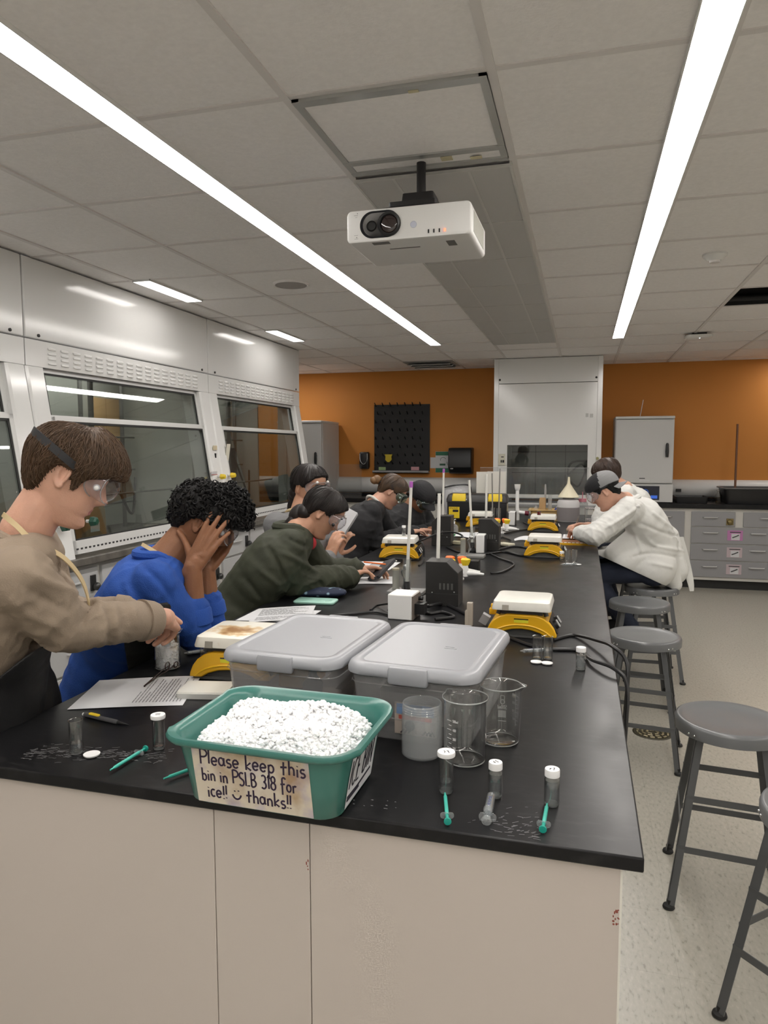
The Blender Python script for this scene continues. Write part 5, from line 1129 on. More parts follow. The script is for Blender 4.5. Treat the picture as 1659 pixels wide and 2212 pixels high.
# ---------------------------------------------------------------- far end of the bench
t = thing('toolbox', 'black toolbox with yellow latches at the far end of the bench', 'toolbox', (-.905, 6.42, BZ), math.radians(2))
mk('body', MB().stack([(rrect(.5, .21, .02), 0), (rrect(.52, .235, .02), .02), (rrect(.53, .24, .02), .17)]), mat('toolbox_black', (.02, .02, .021), .4), t); mk('lid', MB().stack([(rrect(.54, .25, .02), .172), (rrect(.54, .25, .02), .2), (rrect(.52, .22, .03), .235), (rrect(.49, .17, .03), .245)]), mat('toolbox_lid', (.03, .03, .031), .4), t)
for x in (-.155, .165): mk('latch', MB().stack([(rrect(.13, .05, .012), .18), (rrect(.125, .05, .012), .215), (rrect(.115, .03, .01), .245)], (x, -.105, .003)), M_yel2, t)
lb = MB().bb((-.245, -.123, .03), (-.15, -.119, .13)).bb((-.21, -.1245, .085), (-.16, -.122, .105), 1)
LT, xe_ = write('STANLEY'.replace('Y', 'Y'), 0, 0, .012, .0); lb.strokes([[(p[0] * .08 / xe_, p[1]) for p in L] for L in LT], (-.24, -.1235, .113), (1, 0, 0), (0, 0, 1), (0, -1, 0), .0022, mi=1)
mk('product_label', lb, [M_yel2, M_ink], t); mk('side_label', MB().bb((.262, -.03, .09), (.266, .04, .16)), mat('side_label_cream', (.6, .55, .35), .6), t)
mk('hinge_clip', MB().ell((-.09, -.125, .195), (.008, .005, .008)).ell((.09, -.125, .195), (.008, .005, .008)), M_steel, t)
t = thing('plastic_bag', 'clear plastic bag with a black edge behind the black cap', 'bag', (-1.15, 6.75, BZ))
mk('bag', MB().stack([(rrect(.2, .1, .03), .0), (rrect(.24, .14, .04), .1), (rrect(.25, .1, .03), .24), (rrect(.24, .05, .02), .30)]), mat('crinkled_film', (.42, .42, .43), .18, bump=1.0, bscale=22), t); mk('edge_wire', MB().tube(spline([(-.12, -.05, .28), (0, -.05, .305), (.125, -.05, .3), (.14, -.05, .2)]), .008, 6), M_black, t)
for x, w, z0, z1, y, lab in ((-.93, .14, 1.11, 1.335, 6.98, 'smaller white board leaning behind the toolbox'), (-.80, .18, 1.02, 1.34, 6.94, 'larger white board leaning behind the toolbox')):
    tag(mk('white_board', MB().box((x, y, (BZ + z1) / 2), (w, .012, z1 - BZ - .004), R=rx(-.02)), M_cream if False else mat('off_white_board', (.66, .64, .58), .5), bevel=.002), lab, 'board', 'white boards at the far end')
def screen(x0, x1, y0, z1, lab, dy=.0):
    t = thing('clear_shield', lab, 'shield', ((x0 + x1) / 2, y0, BZ), 0, 'clear acrylic shields'); w = (x1 - x0) / 2
    mk('pane', MB().bb((-w, 0, .001), (w, .006, z1 - BZ)), M_acr, t); mk('edge', MB().bb((-w, -.001, z1 - BZ), (w, .007, z1 - BZ + .004)), clear('acrylic_edge', (.8, .82, .82), haze=.4), t)
screen(-.98, .06, 7.1, 1.37, 'wide clear acrylic shield across the far end of the bench'); 
tp = thing('clear_shield', 'clear acrylic shield left of the person in the black jacket', 'shield', (-2.86, 8.62, .949), 0, 'clear acrylic shields'); mk('pane', MB().bb((-.17, 0, .001), (.17, .006, .42)), M_acr, tp)
t = thing('white_plastic_pipe', 'white plastic pipe fitting with a dark red end at the far end', 'pipe', (-.565, 6.55, BZ))
mk('riser', MB().lathe([(0, .045), (.017, .045), (.02, .05), (.02, .1), (.016, .11), (.016, .27), (.02, .275), (.026, .30), (.026, .315), (.028, .325), (.02, .325), (0, .31)]).cyl((0, 0, 0), (0, 0, .05), .022), M_wplas, t); mk('side_arm', MB().cyl((0, 0, .075), (.075, 0, .065), .016), M_wplas, t); mk('red_end', MB().cyl((.07, 0, .066), (.105, 0, .062), .02), mat('maroon_plastic', (.15, .012, .03), .4), t); mk('tap', MB().cyl((.1, -.01, .08), (.14, -.02, .12), .009), M_acr, t)
t = thing('yellow_tray', 'tan tray of small lab goods behind the far right hotplate', 'tray', (-.30, 6.62, BZ)); mk('tray', MB().stack([(rrect(.27, .17, .02), 0), (rrect(.29, .19, .02), .09), (rrect(.33, .22, .03), .092), (rrect(.33, .22, .03), .10), (rrect(.28, .18, .02), .1), (rrect(.26, .16, .02), .06)]), mat('tan_tray', (.62, .42, .17), .5), t)
tag(mk('wooden_block', MB().stack([(rrect(.055, .05, .006), .06), (rrect(.06, .05, .006), .17), (rrect(.05, .04, .006), .2)], (-.345, 6.64, BZ + .002)), mat('cork_brown', (.42, .27, .13), .8)), 'tan upright block standing in the tan tray', 'block')
tag(mk('measuring_cylinder', MB().lathe([(0, 0), (.018, 0), (.018, .16), (.016, .16), (.016, .004), (0, .004)], c=(-.28, 6.66, BZ + .062)), M_frost), 'frosted measuring cylinder standing in the tan tray', 'cylinder')
tag(mk('steel_spatula', MB().stack([(rrect(.016, .004, .001), 0), (rrect(.02, .004, .001), .2), (rrect(.012, .004, .001), .26)], (-.325, 6.70, BZ + .062)), M_steel), 'steel blade standing up in the tan tray', 'spatula')
tag(mk('blue_white_packet', MB().prism([(-.04, 0), (.05, 0), (.0, .07)], (-.215, 6.55, BZ + .065), (1, 0, 0), (0, 0, 1), (0, .02, 0)).prism([(-.045, .0), (-.03, 0), (.0, .05), (-.01, .055)], (-.215, 6.547, BZ + .066), (1, 0, 0), (0, 0, 1), (0, .002, 0), 1), [M_paper, mat('packet_blue', (.05, .08, .4), .5)]), 'folded blue and white packet in the tan tray', 'packet')
tag(mk('wooden_pestle', MB().cyl((-.19, 6.6, BZ + .07), (-.13, 6.62, BZ + .19), .007), mat('pale_wood', (.55, .45, .3), .6)), 'pale stick leaning in the tan tray', 'stick')
tag(mk('small_flask', MB().lathe([(0, 0), (.028, 0), (.026, .03), (.01, .06), (.011, .07)], c=(-.40, 6.6, BZ + .062)), M_frost), 'small frosted flask at the left of the tan tray', 'flask')
t = thing('carboy', 'big milky bottle half full of grey liquid at the far end of the bench', 'bottle', (-.115, 6.52, BZ)); mk('bottle', MB().lathe([(0, .001), (.09, .001), (.097, .01), (.097, .17), (.085, .195), (.05, .205), (.05, .215), (0, .215)]), mat('milky_bottle', (.56, .55, .55), .4), t); mk('liquid_band', MB().lathe([(.0975, .012), (.0978, .03), (.0978, .125), (.0975, .13)]), mat('grey_liquid_seen', (.22, .20, .205), .4), t)
t = thing('funnel', 'cream funnel upside down on the big milky bottle', 'funnel', (-.115, 6.52, BZ + .216)); mk('cone', MB().lathe([(.09, 0), (.092, .004), (.088, .01), (.014, .12), (.008, .18), (.006, .18), (.01, .115), (.084, .004)]), mat('cream_funnel', (.66, .61, .45), .45), t)
t = thing('milky_bottle', 'small milky bottle with a pink cap right of the big bottle', 'bottle', (.005, 6.62, BZ)); mk('body', MB().lathe([(0, .001), (.04, .001), (.045, .01), (.045, .16), (.03, .175)]), M_frost, t); mk('cap', MB().lathe([(0, .2), (.034, .2), (.036, .172), (0, .172)]), mat('pink_cap', (.45, .16, .2), .5), t); mk('tube', MB().cyl((0, 0, .2), (.0, 0, .26), .004), mat('pink_cap'), t)
t = thing('wire_rack', 'steel wire rack at the far right end of the bench', 'rack', (.06, 6.2, BZ)); wr = MB()
for x in (-.03, .04): wr.tube([(x, -.05, 0), (x, -.05, .15), (x, .06, .15), (x, .06, 0)], .004, 6)
for z in (.05, .15): wr.cyl((-.03, -.05, z), (.04, -.05, z), .004).cyl((-.03, .06, z), (.04, .06, z), .004)
mk('wire', wr, M_chrome, t); 
t = thing('wash_bottle', 'small white plastic bottle left of the hotplate by the toolbox', 'bottle', (-.945, 5.36, BZ)); mk('body', MB().lathe([(0, .001), (.036, .001), (.042, .01), (.042, .05), (.034, .066), (.016, .074), (.016, .09), (0, .09)]), M_frost, t); mk('cap', MB().lathe([(0, .094), (.017, .094), (.018, .078), (.016, .076)]), M_wplas, t)
tag(mk('green_sponge', MB().stack([(rrect(.085, .05, .012), 0), (rrect(.085, .05, .012), .012)], (-.945, 5.22, BZ)).stack([(rrect(.075, .042, .012), .012), (rrect(.075, .042, .012), .016)], (-.945, 5.22, BZ), 1), [mat('green_foam', (.03, .22, .06), .8), mat('pale_green', (.35, .5, .3), .8)]), 'green sponge on the bench left of the middle instrument', 'sponge')
beaker(-.99, 5.55, .035, .09, 'small glass beaker behind the white plastic bottle', 1.0)
for n, (px, py, lab) in enumerate(((1012, 1153, 'left of two white bottle tops left of the middle instrument'), (1030, 1152, 'right of two white bottle tops left of the middle instrument'))): lid(*onz(px, py, BZ)[:2], lab, .02)
tag(mk('cream_eraser', MB().box((*onz(985, 1176, BZ)[:2], BZ + .012), (.12, .05, .022), R=rz(-.2)), mat('cream_block', (.5, .46, .32), .6), bevel=.004), 'cream block beside the bent sheet in the middle of the bench', 'block')
tag(mk('pale_gauge', MB().box((*onz(1093, 1180, BZ)[:2], BZ + .012), (.1, .07, .02), R=rz(-.6)), mat('pale_gauge_case', (.55, .52, .40), .5), bevel=.006), 'pale rounded gauge left of the right hotplate', 'gauge')
vial(-.072, 4.115, 'left of two clear empty vials right of the hotplate at the lab coat', .016, .075, 0, None); vial(-.035, 4.12, 'right of two clear empty vials right of the hotplate at the lab coat', .016, .075, 0, None)
syringe((-.105, 3.99), (-.02, 4.03), 'clear syringe in front of the two vials at the lab coat', .006, plain=True); lid(-.012, 4.06, 'loose white lid right of the vials at the lab coat'); vial(-.105, 4.2, 'white-capped vial against the right end of the hotplate at the lab coat', .013, .05, .3, 'screw')
vial(-.09, 5.2, 'tall clear vial beside the sheet at the lab coat', .016, .08, 0, None); lid(-.02, 5.36, 'white lid beside the sheet at the lab coat', .02)
tag(mk('plastic_bin_lid', MB().stack([(rrect(.12, .09, .01), 0), (rrect(.12, .09, .01), .008)], (*onz(825, 1222, BZ)[:2], BZ)), M_frost), 'clear flat dish behind the calculator', 'dish')
lid(*onz(852, 1213, BZ)[:2], 'white lid in front of the left hotplate', .016)
tag(mk('bench_socket', MB().bb((.04 + .03, 1.93, .62), (.10, 1.98, .70)), M_black), 'black socket under the right edge of the bench', 'socket')
# ---------------------------------------------------------------- people: one welded skin per body, clothes and hair grown round it
def capm(p0, p1, r0, r1, seg=14, nv=4):
    p0, p1 = V3(p0), V3(p1); x, y, d = frame(p1 - p0 + V3((0, 0, 1e-6))); mb = MB(); R = []
    for c, r, a0, a1 in ((p0, r0, -89, 0), (p1, r1, 0, 89)):
        for k in range(nv + 1):
            a = math.radians(a0 + (a1 - a0) * k / nv); R.append([c + d * r * math.sin(a) + (x * math.cos(2 * PI * j / seg) + y * math.sin(2 * PI * j / seg)) * r * math.cos(a) for j in range(seg)])
    return mb.loft(R)
def weld(name, parts, mats, voxel, smooth=3, fac=.5):
    mb = MB()
    for p in parts: mb.add(p.v, p.f)
    me = mb.mesh(name, mats, ang=180); bm = bmesh.new(); bm.from_mesh(me); bmesh.ops.recalc_face_normals(bm, faces=bm.faces); bm.to_mesh(me); bm.free()
    o = bpy.data.objects.new('tmp', me); COL.objects.link(o)
    r = o.modifiers.new('r', 'REMESH'); r.mode = 'VOXEL'; r.voxel_size = voxel; r.use_smooth_shade = True
    if smooth: s = o.modifiers.new('s', 'SMOOTH'); s.factor = fac; s.iterations = smooth
    dg = bpy.context.evaluated_depsgraph_get(); out = bpy.data.meshes.new_from_object(o.evaluated_get(dg)); out.name = name
    bpy.data.objects.remove(o); bpy.data.meshes.remove(me)
    out.materials.clear()
    for m in (mats if isinstance(mats, (list, tuple)) else [mats]): out.materials.append(m)
    out.polygons.foreach_set('use_smooth', [True] * len(out.polygons)); return out
def getco(me):
    a = np.empty(len(me.vertices) * 3, np.float32); me.vertices.foreach_get('co', a); return a.reshape(-1, 3).astype(float)
def getno(me):
    a = np.empty(len(me.vertices) * 3, np.float32); me.vertices.foreach_get('normal', a); return a.reshape(-1, 3).astype(float)
def setco(me, c): me.vertices.foreach_set('co', c.astype(np.float32).ravel()); me.update()
def ripple(P, seed, wl, axis=None):
    r = np.random.RandomState(seed); out = np.zeros(len(P))
    for k in range(4):
        d = r.normal(size=3)
        if axis is not None: d = d * .55 + V3(axis) * (1.3 if k % 2 else -1.1)
        d = unit(d); e = unit(r.normal(size=3)); w = wl * r.uniform(.7, 1.5)
        ph = P @ d * 2 * PI / w + 1.9 * np.sin(P @ e * 2 * PI / (w * 2.7) + r.uniform(0, 6)) + r.uniform(0, 6)
        out += (1 - np.abs(np.sin(ph * .5))) ** 2 * 1.6 - .6
    return out / 4
def folds(me, limbs, amp, seed, base=.3, wl=.06):
    """cloth creases: rings across every limb (p, q), strongest near its q end"""
    P, N = getco(me), getno(me); D = ripple(P, seed, wl * 2.4) * amp * base
    for i, (p, q, g) in enumerate(limbs):
        p, q = V3(p), V3(q); L = np.linalg.norm(q - p); ax = (q - p) / L
        t = np.clip((P - p) @ ax / L, -.15, 1.15); dist = np.linalg.norm(P - (p + np.outer(t * L, ax)), axis=1)
        m = np.exp(-(np.maximum(dist - .09, 0) / .04) ** 2) * (.35 + .65 * np.exp(-((t - 1) / .4) ** 2)) * g
        D = D * (1 - .6 * np.clip(m, 0, 1)) + m * amp * ripple(P, seed + 7 + i, wl, ax)
    setco(me, P + N * D[:, None])
def crease(me, lines, w=.011):
    """hand-laid folds: polylines traced on the cloth's near side, height in metres (negative = groove)"""
    P, N = getco(me), getno(me); Q = (P - CAM) @ RM; px = CX + FPX * Q[:, 0] / Q[:, 1]; py = CY - FPX * Q[:, 2] / Q[:, 1]; s = Q[:, 1] / FPX
    near = np.einsum('ij,ij->i', N, CAM - P) > 0; D = np.zeros(len(P))
    for L, h in lines:
        L = spline([(a, b, 0) for a, b in L], 4); n = len(L)
        for k, (a, b) in enumerate(zip(L[:-1], L[1:])):
            u = (b - a)[:2]; t = np.clip(((px - a[0]) * u[0] + (py - a[1]) * u[1]) / (u @ u), 0, 1); d = np.hypot(px - a[0] - t * u[0], py - a[1] - t * u[1]) * s
            e = h * min(1, 3.2 * (k + .6) / n, 3.2 * (n - k - .6) / n) * np.exp(-(d / w) ** 2); D = np.where(near & (np.abs(e) > np.abs(D)), e, D)
    setco(me, P + N * D[:, None])
# head profile, metres: z, front, back, half width
HP = np.array([(-.122, .030, .004, .006), (-.118, .058, -.006, .026), (-.112, .074, -.020, .036), (-.100, .083, -.036, .043), (-.086, .081, -.050, .050), (-.078, .0775, -.058, .054), (-.068, .082, -.066, .058), (-.054, .084, -.076, .062), (-.040, .083, -.084, .066),
               (-.020, .084, -.092, .070), (0, .082, -.098, .072), (.016, .081, -.101, .0735), (.030, .0885, -.103, .0745), (.045, .0905, -.102, .0745), (.062, .088, -.098, .073), (.078, .079, -.090, .068), (.092, .065, -.078, .060), (.104, .046, -.060, .047), (.113, .022, -.036, .030), (.118, -.004, -.012, .006)])
def smooth01(x): x = np.clip(x, 0, 1); return x * x * (3 - 2 * x)
def prof_at(z): return [np.interp(z, HP[:, 0], HP[:, k]) for k in (1, 2, 3)]
def face_dy(x, z, nose=1.0):
    g = lambda u, s: np.exp(-(u / s) ** 2); ax = np.abs(x); d = np.zeros_like(x)
    h = np.interp(z, [-.046, -.040, -.031, -.024, -.010, .010, .024, .032], [0, .010, .026, .029, .020, .011, .005, 0]) * nose
    wn = np.interp(z, [-.045, -.030, -.015, .02], [.013, .0125, .0095, .0075]); d += h * g(x, wn)
    d += .007 * g(ax - .0135, .0062) * g(z + .0325, .008)
    d -= .0105 * g(ax - .031, .015) * g(z - .010, .012); d += .004 * g(ax - .044, .016) * g(z + .022, .016)
    d += .0038 * g(x, .020) * g(z + .0545, .0055) * (1 - .25 * g(x, .004)); d += .0042 * g(x, .017) * g(z + .0665, .0055); d -= .0042 * g(x, .024) * g(z + .0608, .0022)
    d -= .003 * g(x, .02) * g(z + .0775, .006); d += .003 * g(x, .016) * g(z + .100, .012); d += .0025 * g(ax - .03, .014) * g(z - .033, .006)
    return d
NT, NZ = 96, 92
def head_pts(off=None, zs=None, nose=1.0, jaw=1.0):
    zs = np.concatenate([np.linspace(-.122, -.10, 10)[:-1], np.linspace(-.10, .095, 70)[:-1], np.linspace(.095, .118, 12)]) if zs is None else zs
    th = np.linspace(0, 2 * PI, NT, endpoint=False); rings = []
    for z in zs:
        f, b, w = prof_at(z); w = w * (jaw + (1 - jaw) * smooth01((z + .09) / .08)); y0, a = (f + b) / 2, (f - b) / 2
        s, c = np.sin(th), np.cos(th); e = .90; x = w * np.sign(s) * np.abs(s) ** e; y = y0 + a * np.sign(c) * np.abs(c) ** e
        if off is None: y = y + face_dy(x, np.full_like(x, z), nose) * smooth01((c - .1) / .3); q = np.stack([x, y, np.full_like(x, z)], 1)
        else:
            t = off(th, z); n = np.stack([s, c * 1.0, np.full_like(s, max(0, (z - .03) / .09) ** 1.5 * 1.5)], 1); n /= np.linalg.norm(n, axis=1)[:, None]
            q = np.stack([x, y, np.full_like(x, z)], 1) + n * t[:, None]
        rings.append(q)
    return rings
def ear_m(sd):
    m = MB(); R = rz(-.42 * sd); c = V3((.0755 * sd, -.012, .0))
    P = [V3((0, p[0], p[1])) for p in ((.013, .004), (.014, .016), (.008, .027), (-.003, .032), (-.014, .027), (-.0195, .014), (-.018, -.002), (-.012, -.016), (-.004, -.027), (.005, -.030), (.009, -.022))]
    m.tube([c + R @ p for p in spline(P, 3)], .0050, 7); m.ell(c + R @ V3((-.0055 * sd, -.004, .002)), (.0034, .014, .026), R); m.ell(c + R @ V3((0, .001, -.024)), (.005, .008, .009), R)
    m.tube([c + R @ p for p in spline([V3((0, .012, .0)), V3((.001 * sd, .0115, -.008)), V3((0, .008, -.016))], 3)], .0045, 6); m.tube([c + R @ p for p in spline([V3((.002 * sd, .004, .022)), V3((.003 * sd, -.009, .014)), V3((.003 * sd, -.010, -.004)), V3((0, -.004, -.016))], 3)], .0032, 6); return m
def placed(mb, c, R, s=1.0):
    o = MB(); o.f = list(mb.f); o.m = list(mb.m); o.v = [tuple(V3(c) + R @ (V3(p) * s)) for p in mb.v]; return o
def hrot(fwd_h, pitch, roll=0):     # horizontal facing, downward pitch (deg), sideways roll
    f = unit(V3((fwd_h[0], fwd_h[1], 0))); r = unit(np.cross(f, (0, 0, 1))); p = math.radians(pitch)
    F = f * math.cos(p) + V3((0, 0, -math.sin(p))); U = np.cross(r, F); q = math.radians(roll)
    r2 = r * math.cos(q) + U * math.sin(q); U2 = np.cross(r2, F); return np.stack([r2, F, U2], 1)
def hand_parts(Wp, d, n, right, curl=(.5, .6, .65, .7), thumb=(.5, .5), s=1.0, spread=.06):
    """palm, four fingers and a thumb: wrist, pointing direction, palm normal, finger curls"""
    d = unit(d); n = unit(V3(n) - d * np.dot(n, d)); sd = np.cross(d, n) * (1 if right else -1); Wp = V3(Wp); out = []; tips = []
    L = lambda v: v * s
    base = [(.028, .092), (.0095, .097), (-.0095, .093), (-.0275, .083)]
    for k, (a, b) in enumerate(base): out.append(capm(Wp + sd * L(a * .62) + d * L(.012), Wp + sd * L(a) + d * L(b), L(.0155), L(.0105), 10, 3))
    out.append(capm(Wp + sd * L(.012) + d * L(.03), Wp - sd * L(.014) + d * L(.05), L(.0165), L(.0155), 10, 3)); out.append(capm(Wp - d * L(.02), Wp + d * L(.02), L(.025), L(.024), 12, 3))
    lens = [(.041, .025, .021), (.045, .029, .022), (.042, .027, .021), (.033, .020, .019)]
    for k, (a, b) in enumerate(base):
        p = Wp + sd * L(a) + d * L(b); ang = 0; dirv = unit(d + sd * spread * (1.5 - k)); r = .0100 - .0006 * (k == 3) * 2
        for i, ln in enumerate(lens[k]):
            ang += curl[k] * (.75, 1.1, .75)[i]; v = dirv * math.cos(ang) + n * math.sin(ang); q = p + v * L(ln)
            out.append(capm(p, q, L(r), L(r * .9), 10, 3)); p = q; r *= .9
        tips.append((p, v))
    p = Wp + sd * L(.022) + d * L(.022) + n * L(.006); v = unit(d * .62 + sd * .75 + n * thumb[0])
    for i, ln in enumerate((.040, .032, .026)):
        q = p + v * L(ln); out.append(capm(p, q, L((.0145, .0108, .0098)[i]), L((.0112, .0098, .0082)[i]), 10, 3)); p = q; v = unit(v + d * thumb[1] * .5 - sd * thumb[1] * .5 + n * .15)
    return out
def torso_parts(spine, rights, widths, radii, grow=0.0):
    out = []; n = len(spine); m = 11
    for i in range(m):
        t = i / (m - 1) * (n - 1); k = min(int(t), n - 2); u = t - k; L = lambda A: np.asarray(A[k], float) * (1 - u) + np.asarray(A[k + 1], float) * u
        c, r, w, q = L(spine), unit(L(rights)), float(L(widths)), float(L(radii)) + grow; out.append(capm(c - r * w, c + r * w, q, q, 16, 4))
    return out
SKIN = {}
def skin_mat(name, col):
    return mat(name, col, .5, spec=.4, var=.07, vscale=26, bump=.12, bscale=260, sss=.12)
def build_person(label, J, skin, voxel, top, pants, shoe, hs=1.0, jaw=1.0, nose=1.0, sleeve=(.064, .062, .050), short=False, grow=.018, hands=None, foldamp=.012, seed=1, widths=None, radii=None, sleeve_to=(.97, .97), vox_c=.007, lipcol=None, smo=7):
    A = {k: V3(v) for k, v in J.items() if k in ('head', 'neck', 'chest', 'waist', 'pelvis') or (len(k) == 2 and k[0] in 'RL')}; HR = J['hr']; base = (A['pelvis'][0], A['pelvis'][1], 0)
    root = thing('person', label, 'person', base)
    def child(o): o.parent = root; o.location = (-base[0], -base[1], 0); return o
    hc = A['head']; parts = []
    hm = MB(); hm.loft(head_pts(nose=nose, jaw=jaw)); parts.append(placed(hm, hc, HR, hs))
    for sd in (-1, 1):
        parts.append(placed(ear_m(sd), hc, HR, hs)); parts.append(placed(MB().ell((.0305 * sd, .0695, .0095), (.0150, .0108, .0108)), hc, HR, hs))
    nb = hc + HR @ V3((0, -.022, -.055)) * hs; parts.append(capm(nb, A['neck'] + (0, 0, -.02), .054 * hs, .060 * hs, 18)); parts.append(capm(hc + HR @ V3((0, .01, -.075)) * hs, A['neck'], .036 * hs, .05 * hs, 14))
    br = A['RS'] - A['LS']; pr = J.get('pright', br); pr = V3(pr); spine = [A['pelvis'], A['waist'], A['chest'], A['neck'] + (0, 0, -J.get('slump', .055))]
    widths = widths or [.085, .07, .105, .075]; radii = radii or [.112, .098, .106, .054]; rights = [unit(pr), unit(unit(pr) + unit(br)), unit(br), unit(br)]
    parts += torso_parts(spine, rights, widths, radii)
    limbs = []
    for s in 'RL':
        S, E, Wr = A[s + 'S'], A[s + 'E'], A[s + 'W']
        parts += [capm(A['chest'] + (S - A['chest']) * .45, S, .075, .056), capm(S, E, .050, .040), capm(E, Wr, .041, .0285)]
        h = (hands or {}).get(s)
        if h: parts += hand_parts(Wr, h['d'], h['n'], s == 'R', h.get('curl', (.5, .6, .65, .7)), h.get('thumb', (.5, .5)), h.get('s', 1.0), h.get('spread', .06))
        H, K, An = A[s + 'H'], A[s + 'K'], A[s + 'A']; ff = V3(J.get('foot', (1, 0, 0)))
        parts += [capm(H, K, .082, .056), capm(K, An, .054, .038), capm(An + (0, 0, -.04), An + unit(ff) * .15 + (0, 0, -.055), .038, .03)]
        limbs += [(S, E, 1.0), (E, Wr, .8)]
    me = weld('body', parts, [skin, lipcol or skin], voxel, 2)
    P = (getco(me) - hc) @ HR / hs; me2 = np.zeros(len(me.polygons), np.int32); ctr = np.empty(len(me.polygons) * 3, np.float32); me.polygons.foreach_get('center', ctr); Q = (ctr.reshape(-1, 3) - hc) @ HR / hs
    me2[(np.abs(Q[:, 0]) < .0235 - .8 * np.abs(Q[:, 2] + .061)) & (Q[:, 2] < -.0515) & (Q[:, 2] > -.0705) & (Q[:, 1] > .07)] = 1; me.polygons.foreach_set('material_index', me2)
    body = child(mk('body', me, None))
    # garments
    tp = torso_parts(spine, rights, widths, [r + grow for r in radii])
    for i, s in enumerate('RL'):
        S, E, Wr = A[s + 'S'], A[s + 'E'], A[s + 'W']; st = sleeve_to[i] if hasattr(sleeve_to, '__len__') else sleeve_to
        tp += [capm(A['chest'] + (S - A['chest']) * .4, S, .088 + grow * .4, sleeve[0] + .006), capm(S, E, sleeve[0], sleeve[1])]
        if st > 0: tp.append(capm(E, E + (Wr - E) * st, sleeve[1], sleeve[2]))
    g = weld('top', tp + J.get('extra', []), top, vox_c, smo); folds(g, limbs, foldamp, seed)
    if 'creases' in J: crease(g, J['creases'])
    if 'hem' in J:
        bm = bmesh.new(); bm.from_mesh(g); n_ = V3(J['hem'][1]); n_ = n_ if n_[2] < 0 else -n_
        bmesh.ops.bisect_plane(bm, geom=bm.verts[:] + bm.edges[:] + bm.faces[:], plane_co=Vector(J['hem'][0]), plane_no=Vector(n_), clear_outer=True); bm.to_mesh(g); bm.free()
    top_o = child(mk(J.get('topname', 'sweatshirt'), g, None))
    if 'hem' in J: q_ = top_o.modifiers.new('s', 'SOLIDIFY'); q_.thickness = .005
    pp = []
    for s in 'RL': pp += [capm(A[s + 'H'], A[s + 'K'], .094, .068), capm(A[s + 'K'], A[s + 'A'], .066, .052)]
    pp += torso_parts([A['pelvis'], A['pelvis'] * .5 + A['waist'] * .5], [pr, pr], [.09, .075], [.122, .108])
    g2 = weld('trousers', pp, pants, .009, 5); folds(g2, [(A[s + 'H'], A[s + 'K'], .8) for s in 'RL'] + [(A[s + 'K'], A[s + 'A'], .8) for s in 'RL'], .007, seed + 3); child(mk('trousers', g2, None))
    for s in 'RL':
        An = A[s + 'A']; ff = unit(V3(J.get('foot', (1, 0, 0)))); child(mk('shoe', weld('shoe', [capm(An + (0, 0, -.03) - ff * .03, An + ff * .17 + (0, 0, -.05), .05, .042), capm(An, An + (0, 0, -.03), .048, .05)], shoe, .008, 4), None))
    # brows and lashes
    def hp(*p): return hc + HR @ V3(p) * hs
    J['_child'] = child; J['_hp'] = hp; J['_root'] = root; J['_hs'] = hs; J['_spine'] = spine; J['_rights'] = rights; J['_w'] = widths; J['_r'] = [r + grow for r in radii]
    return J
def lashes(J, col):
    m = MB()
    for sd in (-1, 1): m.tube([J['_hp']((.0305 + q * .0135) * sd, .0815 - .006 * abs(q) ** 2, .003 - .003 * (1 - q * q)) for q in (-1, -.5, 0, .5, 1)], .0011, 5)
    J['_child'](mk('eyelashes', m, col))
    for sd in (-1, 1): J['_child'](mk('eyebrow', MB().tube([J['_hp'](x * sd, y, z) for x, y, z in ((.014, .0915, .0285), (.025, .093, .033), (.038, .088, .034), (.047, .080, .029))], [.0022, .0034, .003, .0012], 6), col))
def hairline(th, z, K):     # K: [(deg, z)] hairline height for 0..180 deg from the face
    a = np.degrees(np.abs(((th + PI) % (2 * PI)) - PI)); return z - np.interp(a, [k[0] for k in K], [k[1] for k in K])
def hair_shell(J, K, thick, col, seed=1, strands=0, amp=.004, edge=.012, swirl=.5, sr=.0011, name='hair', freq=16, extra=None):
    r = np.random.RandomState(seed); ph = r.uniform(0, 6, 8)
    def off(th, z):
        a = np.degrees(np.abs(((th + PI) % (2 * PI)) - PI)); h = hairline(th, z, K); T = thick(a, z)
        nz = sum(np.sin(th * f + z * k + p) for f, k, p in ((freq, 40, ph[0]), (freq * 1.7, -70, ph[1]), (freq * 2.9, 55, ph[2]), (5, 30, ph[3]))) * .25
        return np.where(h > -edge, T * smooth01((h + edge) / edge) + amp * nz * smooth01(h / .02), 0) - .012 * smooth01((-h) / .01) * 1.0
    zs = np.concatenate([np.linspace(-.122, .095, 70)[:-1], np.linspace(.095, .118, 10)]); rings = head_pts(off, zs); m = MB().loft(rings)
    if extra: extra(m)
    H, HRm, hs = V3(J['head']), J['hr'], J['_hs']
    if strands:
        G = np.array(rings)
        for i in range(strands):
            th0 = r.uniform(0, 2 * PI); a = abs((math.degrees(th0) + 180) % 360 - 180); zl = np.interp(a, [k[0] for k in K], [k[1] for k in K])
            z0 = r.uniform(zl + .01, .116); z1 = max(zl - r.uniform(.0, .014), z0 - r.uniform(.04, .1)); pts = []; sw = r.normal() * swirl
            lift = r.uniform(-.0005, .0035)
            for k in range(6):
                z = z0 + (z1 - z0) * k / 5; th = th0 + sw * (k / 5) * (.5 + 4 * max(0, z - .06)); j = int(np.clip(np.searchsorted(zs, z), 0, len(zs) - 1)); ii = int(th / (2 * PI) * NT) % NT
                p = G[j, ii]; c = V3((0, -.01, .02)); pts.append(p + unit(p - c) * (lift * math.sin(PI * (k + .6) / 6.2) + .0004))
            m.tube(pts, [sr, sr * 1.3, sr * 1.3, sr * 1.1, sr * .8, sr * .3], 4)
    return J['_child'](mk(name, placed(m, H, HRm, hs), col, ang=70))
